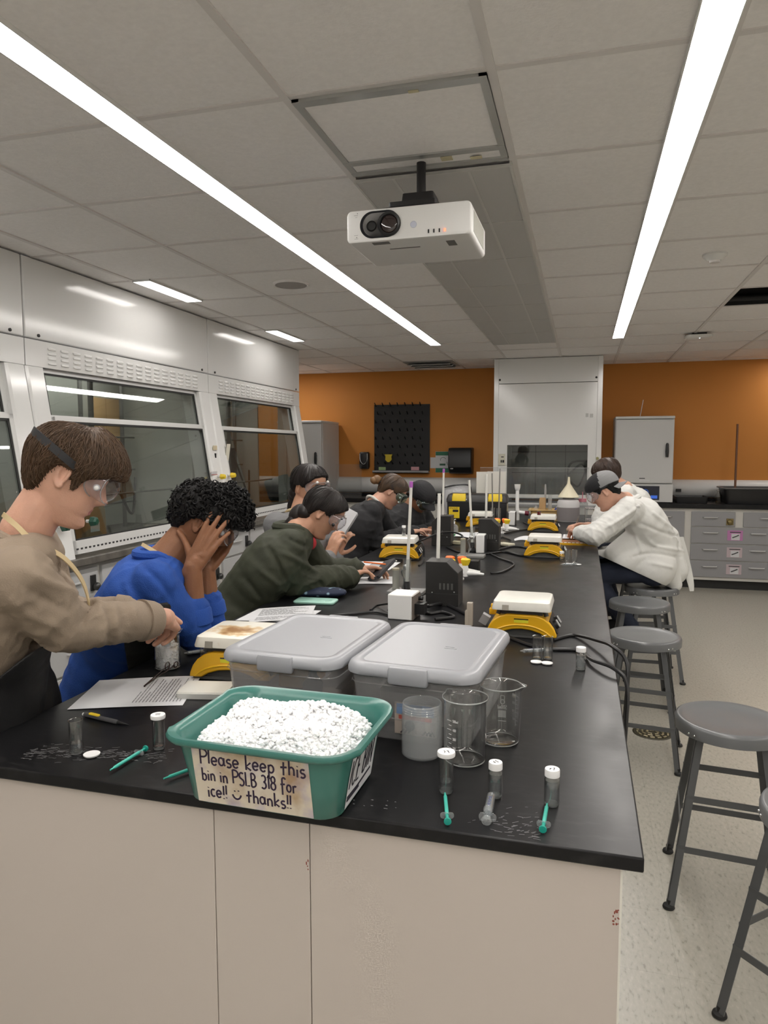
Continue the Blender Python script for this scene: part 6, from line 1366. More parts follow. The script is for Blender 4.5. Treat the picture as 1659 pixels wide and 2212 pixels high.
def goggles(J, mlens, mframe, mstrap, vents, hair_t=.012, z0=.012, strap_rise=.035, big=1.0):
    H, R, hs = V3(J['head']), J['hr'], J['_hs']; nn = 10
    def ring(w, h, y, bend=7.5, dz=0):
        out = []
        for p in rrect(w * big, h * big, min(h * .42, .03) * big, nn):
            notch = .014 * math.exp(-(p[0] / .013) ** 2) if p[1] < 0 else 0
            out.append(V3((p[0], y - bend * p[0] ** 2, z0 + dz + p[1] + notch)))
        return out
    RI = [ring(.146, .068, .084, 8.5), ring(.150, .074, .100, 7.5), ring(.152, .076, .119, 7.2)]; RF = [ring(.152, .076, .119, 7.2), ring(.150, .072, .1225, 7.2), ring(.140, .064, .1215, 7.2), ring(.09, .04, .123, 7.2), ring(.03, .012, .124, 7.2)]
    g = J['_child'](mk('goggles', placed(MB().loft(RF, caps=(False, True)), H, R, hs), mlens, ang=50))
    def sub(nm, mb, m, **k):
        o = mk(nm, mb, m, **k); o.parent = g; return o
    sub('side_shield', placed(MB().loft(RI, caps=(False, False)), H, R, hs), mframe, ang=60)
    fr = MB().tube(ring(.151, .075, .1205, 7.2), .0016, 6, closed=True).tube(ring(.147, .069, .084, 8.5), .002, 6, closed=True); sub('frame_edge', placed(fr, H, R, hs), clear('goggle_edge', (.88, .88, .92), haze=.3, gloss=2.0))
    for (x, z, c) in vents:
        y = .103 - 7.4 * x * x; nv_ = unit(V3((x * 9, .6, (z - z0) * 6))); sub('vent_cap', placed(MB().ell((x, y, z), (.0085, .0085, .0085)), H, R, hs), c)
    st = []; wv = []; tv = []
    for k in range(33):
        a = math.radians(62 + (298 - 62) * k / 32); z = z0 + .002 + strap_rise * math.sin(PI * k / 32); f, b, w = prof_at(z); s, c = math.sin(a), math.cos(a)
        tt = hair_t * smooth01(min(k, 32 - k) / 5) + .004; st.append(V3(((w + tt) * s, (f + b) / 2 + ((f - b) / 2 + tt) * c, z))); wv.append(V3((0, 0, .019))); tv.append(V3((s, c, 0)) * .0028)
    sub('strap', placed(MB().ribbon(st, wv, tv), H, R, hs), mstrap); return g
def strip_on(pts, w, n, t=.003):   # flat tape through points with face normals n
    P = spline(pts, 6); N = spline(n, 6); wv = []; tv = []
    for i in range(len(P)):
        d = unit(P[min(i + 1, len(P) - 1)] - P[max(i - 1, 0)]); nn = unit(N[i]); wv.append(unit(np.cross(d, nn)) * w); tv.append(nn * t)
    return MB().ribbon(P, wv, tv)
def front_shell(J, name, m, facing, grow, zlo, zhi, cut=.05, wider=0, side=None):
    me = weld(name, torso_parts(J['_spine'], J['_rights'], [w + wider for w in J['_w']], [r + grow for r in J['_r']]) + J.get('apron_extra', []), m, .008, 6)
    bm = bmesh.new(); bm.from_mesh(me); f = Vector(unit(V3((*facing, 0)))); c = Vector(J['waist'])
    for co, no in ((c + f * cut, -f), (Vector((0, 0, zhi)), Vector((0, 0, 1))), (Vector((0, 0, zlo)), Vector((0, 0, -1)))) + (tuple(side) if side else ()):
        bmesh.ops.bisect_plane(bm, geom=bm.verts[:] + bm.edges[:] + bm.faces[:], plane_co=co, plane_no=no, clear_outer=True)
    bm.to_mesh(me); bm.free(); o = J['_child'](mk(name, me, None)); s = o.modifiers.new('s', 'SOLIDIFY'); s.thickness = .004; return o
def collar(J, name, m, r=.068, tube=.011, tilt=None, dz=-.012):
    c = V3(J['neck']) + (0, 0, dz); u = unit(V3(J['head']) + J['hr'] @ V3((0, -.03, -.06)) - c) if tilt is None else unit(tilt); x, y, _ = frame(u)
    return J['_child'](mk(name, MB().tube([c + (x * math.cos(a) + y * math.sin(a)) * r for a in np.linspace(0, 2 * PI, 28, endpoint=False)], tube, 8, closed=True), m))
S_pale = skin_mat('pale_skin', (.60, .345, .25)); S_tan = skin_mat('tan_skin', (.50, .27, .175)); S_brown = skin_mat('brown_skin', (.255, .115, .058)); S_fair = skin_mat('fair_skin', (.56, .315, .225))
L_pink = mat('pink_lips', (.42, .16, .13), .45); L_brn = mat('brown_lips', (.26, .10, .07), .45)
H_brown = mat('brown_hair', (.072, .042, .024), .6, spec=.3, var=.35, vscale=30, stretch=(3, 3, .6)); H_black = mat('black_hair', (.006, .0055, .0055), .62, spec=.25); H_dk = mat('dark_brown_hair', (.014, .010, .009), .5, spec=.35, var=.3, vscale=25); H_blond = mat('light_brown_hair', (.16, .085, .035), .5, var=.3, vscale=30)
G_lens = clear('goggle_lens', (.95, .94, .96), haze=.03, gloss=1.2); G_side = clear('goggle_vinyl', (.90, .89, .93), haze=.16, hcol=(.75, .74, .8), gloss=1.6); G_green = clear('green_goggle_vinyl', (.50, .66, .60), haze=.22, hcol=(.18, .3, .26), gloss=1.6)
C_beige = mat('beige_fleece', (.275, .215, .160), .9, bump=.25, bscale=300, var=.05, vscale=8); C_blue = mat('royal_blue_knit', (.014, .070, .33), .85, bump=.25, bscale=260, var=.08, vscale=10); C_green = mat('dark_green_twill', (.030, .034, .018), .75, bump=.2, bscale=320, var=.15, vscale=9)
C_grey = mat('grey_jersey', (.17, .17, .175), .85, bump=.2, bscale=260); C_blk = mat('black_jersey', (.010, .010, .012), .8, bump=.2, bscale=260); C_coat = mat('white_lab_cotton', (.66, .66, .635), .8, bump=.12, bscale=200); C_navy = mat('navy_denim', (.012, .018, .038), .8, bump=.2, bscale=300); C_apron = mat('black_apron_cloth', (.008, .008, .009), .65, bump=.1, bscale=60); C_tape = mat('tan_apron_tape', (.55, .43, .25), .8)
def std_hands(J, s, n=(0, 0, -1), **k):
    d = unit(V3(J[s + 'W']) - V3(J[s + 'E'])); return dict(d=d, n=n, **k)
def seat_legs(px, py, z, right, fwd, knee=.40, kz=None, ank=.38, drop=.40, sp=.09):
    p = V3((px, py, z)); r = unit(V3((*right, 0))); f = unit(V3((*fwd, 0))); D = {}
    for s, k in (('R', 1), ('L', -1)):
        H = p + r * sp * k; K = H + f * knee + r * .04 * k + (0, 0, -.04); D[s + 'H'] = H; D[s + 'K'] = K; D[s + 'A'] = K - f * .12 + (0, 0, -drop)
    return D
# --- the person in the beige sweatshirt
f1 = unit(V3((.79, .61, 0))); r1 = V3((f1[1], -f1[0], 0)); hd = pf(148, 1028, 1.74)
nk = pf(54, 1132, 1.72)
J = dict(head=hd, hr=hrot((.78, .62), 27), neck=nk, chest=(-1.375, 1.42, 1.21), waist=(-1.43, 1.43, 1.06), pelvis=(-1.475, 1.44, .94), RS=nk + r1 * .165 + (0, 0, -.108), LS=nk - r1 * .17 + (0, 0, -.09), slump=.085,
         RE=pf(136, 1354, 1.665), RW=pf(356, 1336, 1.90), LE=(-1.36, 1.60, 1.09), LW=pf(303, 1322, 1.965), topname='sweatshirt', foot=(.8, .5, 0))
for s, k in (('R', 1), ('L', -1)): J[s + 'H'] = V3(J['pelvis']) + r1 * .09 * k; J[s + 'K'] = V3((J[s + 'H'][0] - .0, J[s + 'H'][1], .5)) + r1 * .02 * k; J[s + 'A'] = V3((J[s + 'H'][0] - .04, J[s + 'H'][1], .085)) + r1 * .03 * k
bk = V3(ib.location) + (0, 0, .118)
J['creases'] = [([(182, 1280), (198, 1303), (188, 1335), (178, 1352)], -.016), ([(50, 1228), (110, 1262), (172, 1285)], .010), ([(40, 1262), (100, 1296), (150, 1318)], -.009), ([(15, 1290), (70, 1330), (120, 1352)], .008), ([(80, 1200), (130, 1222), (170, 1250)], -.008), ([(228, 1308), (244, 1340), (236, 1386)], -.009), ([(258, 1312), (270, 1342), (268, 1372)], -.007), ([(212, 1312), (226, 1348), (216, 1390)], .008), ([(288, 1316), (297, 1350)], .006), ([(0, 1176), (30, 1152), (75, 1138), (120, 1150)], -.006), ([(130, 1180), (160, 1215), (180, 1250)], .007), ([(20, 1350), (60, 1385), (120, 1402)], -.008)]
build_person('person in a beige sweatshirt and black apron holding a vial in a beaker of ice', J, S_pale, .0032, C_beige, C_apron, C_blk, hs=.985, sleeve=(.072, .066, .050), grow=.026, foldamp=.009, seed=4, sleeve_to=(.80, .80), vox_c=.0055, lipcol=L_pink,
             hands=dict(R=dict(d=bk + (.025, .0, .012) - J['RW'], n=(-.65, .1, -.75), curl=(.75, .85, .95, 1.0), thumb=(.7, .4), s=1.06), L=dict(d=bk + (-.03, .01, .015) - J['LW'], n=(.5, .1, -.85), curl=(.6, .7, .8, .85), thumb=(.6, .3), s=.95)))
lashes(J, H_brown)
K1 = [(0, .040), (35, .038), (52, .030), (66, .010), (74, -.020), (80, -.022), (84, .018), (100, .024), (112, -.004), (125, -.040), (150, -.066), (180, -.070)]
hair_shell(J, K1, lambda a, z: np.interp(a, [0, 40, 80, 120, 180], [.038, .030, .018, .017, .015]) * np.interp(z, [-.08, .0, .05, .118], [.45, .75, 1.0, .85]), H_brown, 3, 2800, .003, swirl=.45, sr=.0008, edge=.008)
goggles(J, G_lens, G_side, mat('black_strap', (.014, .014, .016), .7), [(.069, .004, M_wplas), (-.069, .004, M_wplas), (.045, .047, M_wplas), (-.045, .047, M_wplas)], hair_t=.018, strap_rise=.052)
collar(J, 'collar_rib', C_beige, .072, .012, dz=-.045, tilt=(.35, .27, .9))
for s in 'RL': a, b = V3(J[s + 'E']), V3(J[s + 'W']); u = unit(b - a); J['_child'](mk('cuff', MB().tube([a + (b - a) * .74, a + (b - a) * .87, a + (b - a) * .90], [.055, .048, .044], 20), C_beige))
J['apron_extra'] = [capm((-1.45, 1.44, .9), (-1.45, 1.44, .55), .17, .19)]
front_shell(J, 'apron', C_apron, (.79, .61), .020, .45, 1.22, -.16, .02, [(Vector(pf(46, 1428, 1.6)), Vector(RM[:, 0] * -.63 + RM[:, 2] * .77))])
nn = V3(J['neck']); J['_child'](mk('apron_strap', strip_on([nn + r1 * .058 - f1 * .040 + (0, 0, .030), nn + r1 * .075 - f1 * .012 + (0, 0, .004), nn + r1 * .088 + f1 * .025 + (0, 0, -.035), nn + r1 * .085 + f1 * .085 + (0, 0, -.075), nn + r1 * .07 + f1 * .125 + (0, 0, -.14), nn + r1 * .06 + f1 * .14 + (0, 0, -.22)], .012, [r1 - f1 + (0, 0, .2), r1 + (0, 0, .4), r1 + (0, 0, .5), r1 * .7 + f1 * .6 + (0, 0, .4), r1 * .5 + f1, f1]), C_tape))
vial(bk[0] + .002, bk[1] - .004, 'vial with a white cap held inside the beaker of ice', .0125, .062, .4, 'screw', z=BZ + .058)
# --- the person in blue
f2 = unit(V3((.86, .5, 0))); r2 = V3((f2[1], -f2[0], 0)); hd = pf(436, 1128, 2.34); nk = pf(352, 1205, 2.30)
J = dict(head=hd, hr=hrot((.86, .51), 30), neck=nk, chest=pf(305, 1285, 2.30), waist=(-1.50, 2.02, .90), pelvis=(-1.56, 2.03, .74), RS=nk + r2 * .155 - f2 * .02 + (0, 0, -.055), LS=nk - r2 * .16 - f2 * .02 + (0, 0, -.05),
         RE=pf(420, 1376, 2.27) + (0, 0, .008), RW=pf(416, 1225, 2.235), LE=pf(452, 1344, 2.42), LW=pf(446, 1228, 2.39), foot=(1, 0, 0), pright=r2)
J.update(seat_legs(-1.56, 2.03, .74, r2[:2], f2[:2], knee=.36)); J['topname'] = 'sweater'
J['creases'] = [([(330, 1290), (365, 1330), (395, 1360)], .010), ([(310, 1300), (345, 1345)], -.008), ([(300, 1215), (345, 1255), (370, 1290)], -.008), ([(270, 1260), (300, 1330)], .008), ([(240, 1290), (265, 1360)], -.008)]
build_person('person in a royal blue sweater resting the head on both hands', J, S_brown, .0034, C_blue, C_apron, C_blk, sleeve=(.070, .058, .052), grow=.022, foldamp=.009, seed=12, sleeve_to=(.40, .40), lipcol=L_brn, vox_c=.006,
             hands=dict(R=dict(d=V3(pf(456, 1158, 2.24)) - V3(J['RW']), n=-r2 * .9 + f2 * .5 + (0, 0, .25), curl=(.12, .16, .2, .26), thumb=(.1, -.3), spread=.10), L=dict(d=V3(pf(488, 1165, 2.42)) - V3(J['LW']), n=-f2 * .5 + r2 * .6, curl=(.25, .3, .35, .4), thumb=(.2, .1))))
K2 = [(0, .035), (40, .035), (60, .020), (76, .004), (84, .016), (100, .018), (115, -.01), (135, -.042), (180, -.055)]
def curls(m):
    rn = random.Random(6)
    for i in range(1150):
        th = rn.uniform(0, 2 * PI); a = abs((math.degrees(th) + 180) % 360 - 180); zl = np.interp(a, [k[0] for k in K2], [k[1] for k in K2]); z = rn.uniform(zl + .004, .118); f, b, w = prof_at(z)
        T = np.interp(a, [0, 50, 90, 130, 180], [.062, .045, .02, .022, .02]) * np.interp(z, [-.06, .0, .05, .118], [.35, .7, 1.0, .9]) * rn.uniform(.75, 1.12)
        p = V3((w * math.sin(th), (f + b) / 2 + (f - b) / 2 * math.cos(th), z)); nv = unit(V3((math.sin(th), math.cos(th), max(0, (z - .03) / .06)))); p = p + nv * T; x, y, _ = frame(unit(nv + V3((rn.gauss(0, .5), rn.gauss(0, .5), rn.gauss(0, .5))))); R_ = rn.uniform(.006, .012)
        n_ = 8; ph = rn.uniform(0, 6); m.tube([p + (x * math.cos(ph + k * .75) + y * math.sin(ph + k * .75)) * R_ + nv * (k - 4) * .0016 for k in range(n_)], [.0014, .0026, .003, .003, .003, .0028, .002, .0008], 5)
hair_shell(J, K2, lambda a, z: np.interp(a, [0, 50, 90, 130, 180], [.050, .037, .015, .018, .016]) * np.interp(z, [-.06, .0, .05, .118], [.4, .75, 1.0, .9]), H_black, 5, 0, .006, extra=curls)
goggles(J, G_lens, G_side, mat('black_strap'), [(.069, .004, M_wplas), (-.069, .004, M_wplas)], hair_t=.012)
for s in 'RL': a, b = V3(J[s + 'E']), V3(J[s + 'W']); J['_child'](mk('cuff', MB().tube([a + (b - a) * .20, a + (b - a) * .38, a + (b - a) * .42], [.060, .055, .050], 20), C_blue))
nn = V3(J['neck']); collar(J, 'collar_stand', C_blue, .062, .013)
J['_child'](mk('polo_collar', MB().tube([nn + (r2 * math.cos(a) - f2 * math.sin(a)) * (.080 + .012 * max(0, -math.sin(a))) + V3((0, 0, .018 - .075 * max(0, -math.sin(a)) ** .8)) for a in np.linspace(-1.15, PI + 1.15, 26)], [.006] + [.017] * 24 + [.006], 8), C_blue))
front_shell(J, 'apron', C_apron, f2[:2], .014, .5, 1.10, .06)
J['_child'](mk('apron_strap', strip_on([nn - f2 * .06 + r2 * .03 + (0, 0, .05), nn + r2 * .075 + (0, 0, .015), nn + r2 * .082 + f2 * .07 + (0, 0, -.06), nn + r2 * .075 + f2 * .115 + (0, 0, -.15), nn + r2 * .07 + f2 * .12 + (0, 0, -.19)], .012, [-f2 + (0, 0, .5), r2 + (0, 0, .5), r2 + f2 * .5, r2 * .6 + f2, r2 * .4 + f2]), C_tape))
# --- the person in the green jacket
f3 = unit(V3((.93, .37, 0))); r3 = V3((f3[1], -f3[0], 0)); hd = pf(697, 1108, 3.24); nk = pf(640, 1142, 3.2)
J = dict(head=hd, hr=hrot((.93, .36), 37), neck=nk, chest=pf(596, 1208, 3.15), waist=(-1.43, 2.84, .90), pelvis=(-1.52, 2.78, .745), RS=nk + r3 * .15 - f3 * .03 + (0, 0, -.06), LS=nk - r3 * .15 + (0, 0, -.05), RE=pf(638, 1256, 3.10), RW=pf(752, 1246, 3.27), LE=pf(702, 1236, 3.5), LW=pf(772, 1228, 3.52), foot=(1, 0, 0), topname='jacket', pright=r3)
J.update(seat_legs(-1.52, 2.78, .745, r3[:2], f3[:2], knee=.36)); J['creases'] = [([(575, 1175), (600, 1215), (615, 1250)], -.014), ([(600, 1190), (650, 1215), (680, 1235)], .010), ([(560, 1230), (600, 1262)], .010), ([(620, 1160), (660, 1180)], -.010), ([(530, 1250), (560, 1290)], -.010), ([(690, 1255), (700, 1275)], -.008), ([(720, 1245), (728, 1268)], .008)]
build_person('person in a dark green jacket leaning over the bench with a calculator', J, S_tan, .0042, C_green, C_apron, C_blk, hs=.93, jaw=.93, nose=.85, sleeve=(.074, .072, .058), grow=.026, foldamp=.012, seed=21, sleeve_to=(1.0, .9), lipcol=L_pink,
             hands=dict(R=dict(d=V3(pf(800, 1226, 3.38)) - V3(J['RW']), n=(.3, .2, -.9), curl=(.25, .4, .5, .55), thumb=(.3, .2), s=.92), L=dict(d=V3(pf(835, 1228, 3.55)) - V3(J['LW']), n=(.2, -.3, -.9), curl=(.4, .5, .55, .6), thumb=(.6, .2), s=.92)))
lashes(J, H_black)
KL = [(0, .080), (35, .072), (60, .040), (74, .008), (84, .018), (100, .012), (120, -.03), (150, -.07), (180, -.08)]
def bun(m): m.ell((0, -.070, -.048), (.068, .046, .046)).ell((0, -.092, -.075), (.042, .042, .055)).ell((.01, -.098, -.135), (.028, .026, .07))
hair_shell(J, KL, lambda a, z: np.interp(z, [-.08, .0, .118], [.010, .014, .014]) + 0 * a, H_dk, 8, 420, .0014, extra=bun, swirl=.2, freq=24, sr=.0009)
M_bstrap = mat('black_strap'); goggles(J, G_lens, G_side, clear('clear_strap', (.8, .8, .8), haze=.5, hcol=(.2, .2, .2)), [(-.02, .050, M_wplas), (.02, .050, M_wplas), (.066, -.012, M_black), (-.066, -.012, M_black)], hair_t=.006)
nn = V3(J['neck']); J['_child'](mk('jacket_collar', MB().tube([nn + (r3 * math.cos(a) - f3 * math.sin(a)) * .088 + V3((0, 0, .012 - .03 * (1 + math.cos(a * 1)) * 0 - .045 * max(0, math.cos(a + PI / 2)))) for a in np.linspace(-.35, PI + .35, 18)], [.016] + [.022] * 16 + [.014], 8), C_green))
J['_child'](mk('red_shirt', MB().ell(nn + f3 * .066 - (0, 0, .066), (.024, .024, .03)), mat('red_shirt_cloth', (.45, .03, .04), .8)))
cA, cB = pf(806, 1250, 3.46), pf(846, 1208, 3.58); cu = unit(cB - cA); cw = unit(np.cross(cu, unit(ray(825, 1228))) ); cw2 = unit(np.cross(cw, cu)); t = thing('calculator', 'black calculator held up over the bench by the person in green', 'calculator', tuple(cA)); Rm = np.stack([unit(cw2 * .93 + cw * .36), cu, np.cross(unit(cw2 * .93 + cw * .36), cu)], 1)
cb = MB().stack([(rrect(.078, .165, .012), -.007), (rrect(.080, .168, .014), .0), (rrect(.078, .165, .012), .008)], (0, .08, 0)); mk('case', placed(cb, (0, 0, 0), Rm), mat('calculator_black', (.02, .021, .026), .4), t)
kb = MB()
for i in range(5):
    for j in range(4): kb.bb((-.032 + .0165 * j, .008 + .018 * i, .0075), (-.020 + .0165 * j, .02 + .018 * i, .0105))
mk('keys', placed(kb, (0, 0, 0), Rm), mat('key_grey', (.08, .08, .09), .5), t); mk('display', placed(MB().bb((-.032, .105, .0078), (.032, .148, .0088)), (0, 0, 0), Rm), mat('display_olive', (.14, .16, .12), .2), t)
a_, b_ = pf(786, 1214, 3.40), pf(833, 1219, 3.45); tag(mk('orange_pencil', MB().cyl(a_, b_, .0035, seg=8), M_ora), 'orange pencil in the hand of the person in green', 'pencil')
# --- the person behind, in grey
f4 = unit(V3((.9, -.43, 0))); r4 = V3((f4[1], -f4[0], 0)); hd = pf(668, 1052, 3.75); nk = pf(646, 1110, 3.72)
J = dict(head=hd, hr=hrot((.93, -.36), 12), neck=nk, chest=pf(640, 1190, 3.68), waist=(-1.55, 3.42, .93), pelvis=(-1.60, 3.42, .745), RS=nk + r4 * .15 + (0, 0, -.05), LS=nk - r4 * .15 + (0, 0, -.05), RE=pf(640, 1235, 3.55), RW=pf(712, 1206, 3.62), LE=pf(724, 1240, 3.85), LW=pf(722, 1200, 3.82), foot=(1, 0, 0), pright=r4)
J.update(seat_legs(-1.60, 3.42, .745, (.2, -1), (1, .2), knee=.36)); J['topname'] = 'hooded_top'
build_person('person in grey behind the green jacket, reading a sheaf of white sheets', J, S_tan, .005, C_grey, C_apron, C_blk, hs=.95, jaw=.92, nose=.85, sleeve=(.068, .064, .05), grow=.02, seed=31, lipcol=L_pink, hands=dict(R=dict(d=(.2, .3, .9), n=(.3, .8, .1), curl=(.5, .6, .7, .8)), L=dict(d=V3((.25, .1, .6)), n=(.2, .9, .1), curl=(.6, .7, .8, .8))))
lashes(J, H_black); hair_shell(J, KL, lambda a, z: np.interp(z, [-.08, .0, .118], [.010, .014, .014]) + 0 * a, H_dk, 9, 200, .0014, extra=bun, swirl=.2, freq=24, sr=.0009)
goggles(J, G_lens, G_side, M_bstrap, [(-.042, .048, M_wplas), (.042, .048, M_wplas), (-.05, -.024, M_wplas), (.05, -.024, M_wplas)], hair_t=.006)
collar(J, 'neck_band', mat('tan_apron_tape'), .07, .008)
c0, c1 = pf(722, 1203, 3.80), pf(774, 1112, 3.74); uu = c1 - c0; vv = unit(V3((-.52, .85, .05))) * .205; q = MB()
for k in range(3):
    o_ = unit(np.cross(uu, vv)) * .004 * k + uu * .015 * k; q.loft([[c0 + o_ + vv * s + unit(np.cross(uu, vv)) * .012 * math.sin(PI * s) + e for s in np.linspace(0, 1, 7)] + [c0 + o_ + vv * s + unit(np.cross(uu, vv)) * (.012 * math.sin(PI * s) + .0008) + e for s in np.linspace(1, 0, 7)] for e in (uu * 0, uu * .5 + unit(np.cross(uu, vv)) * .006, uu)])
tag(mk('sheaf_of_sheets', q, M_paper), 'sheaf of white sheets held upright by the person in grey', 'paper')
# --- the person in black with the ponytail
f5 = unit(V3((.95, .3, 0))); r5 = V3((f5[1], -f5[0], 0)); hd = pf(846, 1062, 4.9); nk = pf(808, 1084, 4.86)
J = dict(head=hd, hr=hrot((.95, .3), 40), neck=nk, chest=pf(780, 1130, 4.82), waist=(-1.48, 4.55, .92), pelvis=(-1.55, 4.50, .745), RS=nk + r5 * .15 - f5 * .03 + (0, 0, -.06), LS=nk - r5 * .15 + (0, 0, -.05), RE=pf(812, 1172, 4.75), RW=pf(884, 1151, 5.02), LE=pf(848, 1158, 5.15), LW=pf(896, 1148, 5.25), foot=(1, 0, 0), topname='jacket', pright=r5)
J.update(seat_legs(-1.55, 4.50, .745, r5[:2], f5[:2], knee=.36))
build_person('person in black with light brown tied hair bent over a booklet', J, S_fair, .005, C_blk, C_apron, C_blk, hs=.95, jaw=.93, nose=.85, sleeve=(.072, .068, .052), grow=.024, seed=41, lipcol=L_pink, hands=dict(R=std_hands(J, 'R', curl=(.2, .25, .3, .35)), L=std_hands(J, 'L', curl=(.4, .5, .5, .5))))
lashes(J, H_brown)
def bun2(m): m.ell((0, -.135, .0), (.03, .036, .032)).ell((.01, -.15, -.02), (.02, .03, .025))
hair_shell(J, KL, lambda a, z: np.interp(z, [-.08, .0, .118], [.008, .012, .012]) + 0 * a, mat('mid_brown_hair', (.062, .034, .017), .5, var=.4, vscale=25), 10, 260, .0014, swirl=.2, freq=24, sr=.0009)
bb_ = MB(); bun2(bb_); J['_child'](mk('hair_bun', placed(bb_, hd, J['hr'], .95), H_blond)); J['_child'](mk('hair_tie', placed(MB().tube([(.022 * math.cos(a), -.108, .004 + .022 * math.sin(a)) for a in np.linspace(0, 2 * PI, 14, endpoint=False)], .006, 6, closed=True), hd, J['hr'], .95), M_black))
goggles(J, clear('green_lens', (.62, .74, .68), haze=.06, hcol=(.3, .4, .35)), G_green, M_bstrap, [(.068, .006, M_wplas), (.05, -.024, M_wplas), (-.05, .03, M_wplas)], hair_t=.008); collar(J, 'white_neckband', mat('white_cotton', (.6, .58, .54), .8), .064, .010)
# --- the person in the black cap
f6 = unit(V3((.8, -.45, 0))); r6 = V3((f6[1], -f6[0], 0)); hd = pf(908, 1076, 5.55); nk = pf(880, 1090, 5.6)
J = dict(head=hd, hr=hrot((.8, -.5), 42), neck=nk, chest=pf(866, 1130, 5.55), waist=(-1.45, 5.3, .93), pelvis=(-1.52, 5.30, .745), RS=nk + r6 * .15 + (0, 0, -.06), LS=nk - r6 * .16 + (0, 0, -.05), RE=pf(868, 1160, 5.4), RW=pf(915, 1146, 5.45), LE=pf(930, 1140, 5.75), LW=pf(934, 1148, 5.5), foot=(1, 0, 0), topname='hooded_top', pright=(.1, -1, 0))
J.update(seat_legs(-1.52, 5.30, .745, (.1, -1), (1, .1), knee=.36))
build_person('person in a black cap and black top looking down between the tall rods', J, S_brown, .0055, C_blk, C_apron, C_blk, hs=1.0, sleeve=(.07, .066, .052), grow=.024, seed=51, lipcol=L_brn, hands=dict(R=std_hands(J, 'R', curl=(.4, .5, .5, .5)), L=std_hands(J, 'L', curl=(.4, .5, .5, .5))))
hair_shell(J, [(0, .04), (60, .03), (84, .01), (110, -.01), (180, -.06)], lambda a, z: .008 + 0 * a, H_black, 11, 0, .001)
def cap_of(J, m, rev=False, m2=None, tk=.016):
    Kc = [(0, .046), (60, .042), (90, .030), (120, .018), (180, .004)] if not rev else [(0, .040), (60, .038), (90, .032), (120, .030), (180, .020)]
    o = hair_shell(J, Kc, lambda a, z: tk + .006 * np.clip((z - .03) / .05, 0, 1) + 0 * a, m, 2, 0, .0, edge=.003, name='cap')
    if m2:
        o.data.materials.append(m2); ctr = np.array([p.center for p in o.data.polygons]); Q = (ctr - V3(J['head'])) @ J['hr'] / J['_hs']; o.data.polygons.foreach_set('material_index', ((Q[:, 1] < -.005 - .25 * (Q[:, 2] - .06))).astype(np.int32)); o.data.update()
    s = -1 if rev else 1; y0, z0 = (-.088, .014) if rev else (.095, .05); bl = MB(); g = []
    for k in range(9):
        x = -.066 + .132 * k / 8; y = y0 + s * (-3.2 * x * x); d = .07 * (1 - (x / .07) ** 2) ** .5; g.append([(x, y, z0 - 3 * x * x), (x, y + s * d, z0 - .022 - 3.6 * x * x), (x, y + s * d, z0 - .026 - 3.6 * x * x), (x, y, z0 - .004 - 3 * x * x)])
    bl.loft(g); q = mk('cap_bill', placed(bl, V3(J['head']), J['hr'], J['_hs']), m2 or m); J['_child'](q); return o
cap_of(J, mat('black_cap_cloth', (.009, .009, .011), .8, bump=.2, bscale=200)); goggles(J, clear('green_lens'), G_green, M_bstrap, [(.05, .045, M_wplas), (-.05, .045, M_wplas), (.068, -.005, M_wplas), (-.062, -.02, M_wplas)], hair_t=.02)
# --- the person in the white coat and cap
f7 = unit(V3((-1, .08, 0))); r7 = V3((f7[1], -f7[0], 0)); hd = pf(1306, 1062, 4.72); nk = pf(1352, 1078, 4.78)
J = dict(head=hd, hr=hrot((-.98, .12), 31), neck=nk, chest=pf(1392, 1120, 4.85), waist=pf(1420, 1172, 4.88), pelvis=(.475, 5.12, .755), LS=nk - r7 * .155 + (.02, 0, -.06), RS=nk + r7 * .155 + (.01, 0, -.055), LE=pf(1287, 1156, 4.60), LW=pf(1249, 1151, 4.74), RE=pf(1316, 1150, 5.05), RW=pf(1270, 1136, 4.98), foot=(-1, -.2, 0), topname='lab_coat', pright=r7)
for s, k in (('R', 1), ('L', -1)): J[s + 'H'] = V3(J['pelvis']) + r7 * .09 * k; J[s + 'K'] = J[s + 'H'] + f7 * .40 + r7 * .05 * k + (0, 0, -.06); J[s + 'A'] = J[s + 'K'] - f7 * (.30 if s == 'L' else .2) + (0, 0, -.36)
Lh, Rh = V3(J['LH']), V3(J['RH'])
J['extra'] = [capm(Lh + (.03, 0, .02), Lh + f7 * .34 + (0, -.01, .01), .122, .105), capm(Rh + (.03, 0, .02), Rh + f7 * .30 + (0, .01, .02), .118, .10), capm(pf(1432, 1215, 4.80), pf(1456, 1262, 4.80), .10, .055), capm(pf(1400, 1150, 4.80), pf(1330, 1195, 4.78), .10, .075), capm(pf(1410, 1180, 4.80), pf(1345, 1215, 4.76), .11, .085), capm(pf(1400, 1140, 5.0), pf(1330, 1195, 5.0), .10, .06), capm(pf(1440, 1160, 4.92), pf(1452, 1232, 4.90), .085, .105)]
u_ = unit(pf(1464, 1277, 4.7) - pf(1298, 1200, 4.7)); J['hem'] = (pf(1380, 1239, 4.7), -np.cross(u_, unit(ray(1380, 1239))))
J['creases'] = [([(1385, 1090), (1350, 1115), (1310, 1140)], .012), ([(1375, 1085), (1375, 1112), (1340, 1140)], -.012), ([(1380, 1128), (1430, 1150), (1478, 1160)], -.010), ([(1400, 1100), (1450, 1140)], .010), ([(1395, 1160), (1420, 1180), (1480, 1190)], .012), ([(1360, 1205), (1410, 1195), (1470, 1205)], -.012), ([(1370, 1150), (1385, 1190)], .010), ([(1400, 1215), (1450, 1225)], .008), ([(1440, 1135), (1470, 1180)], .008)]
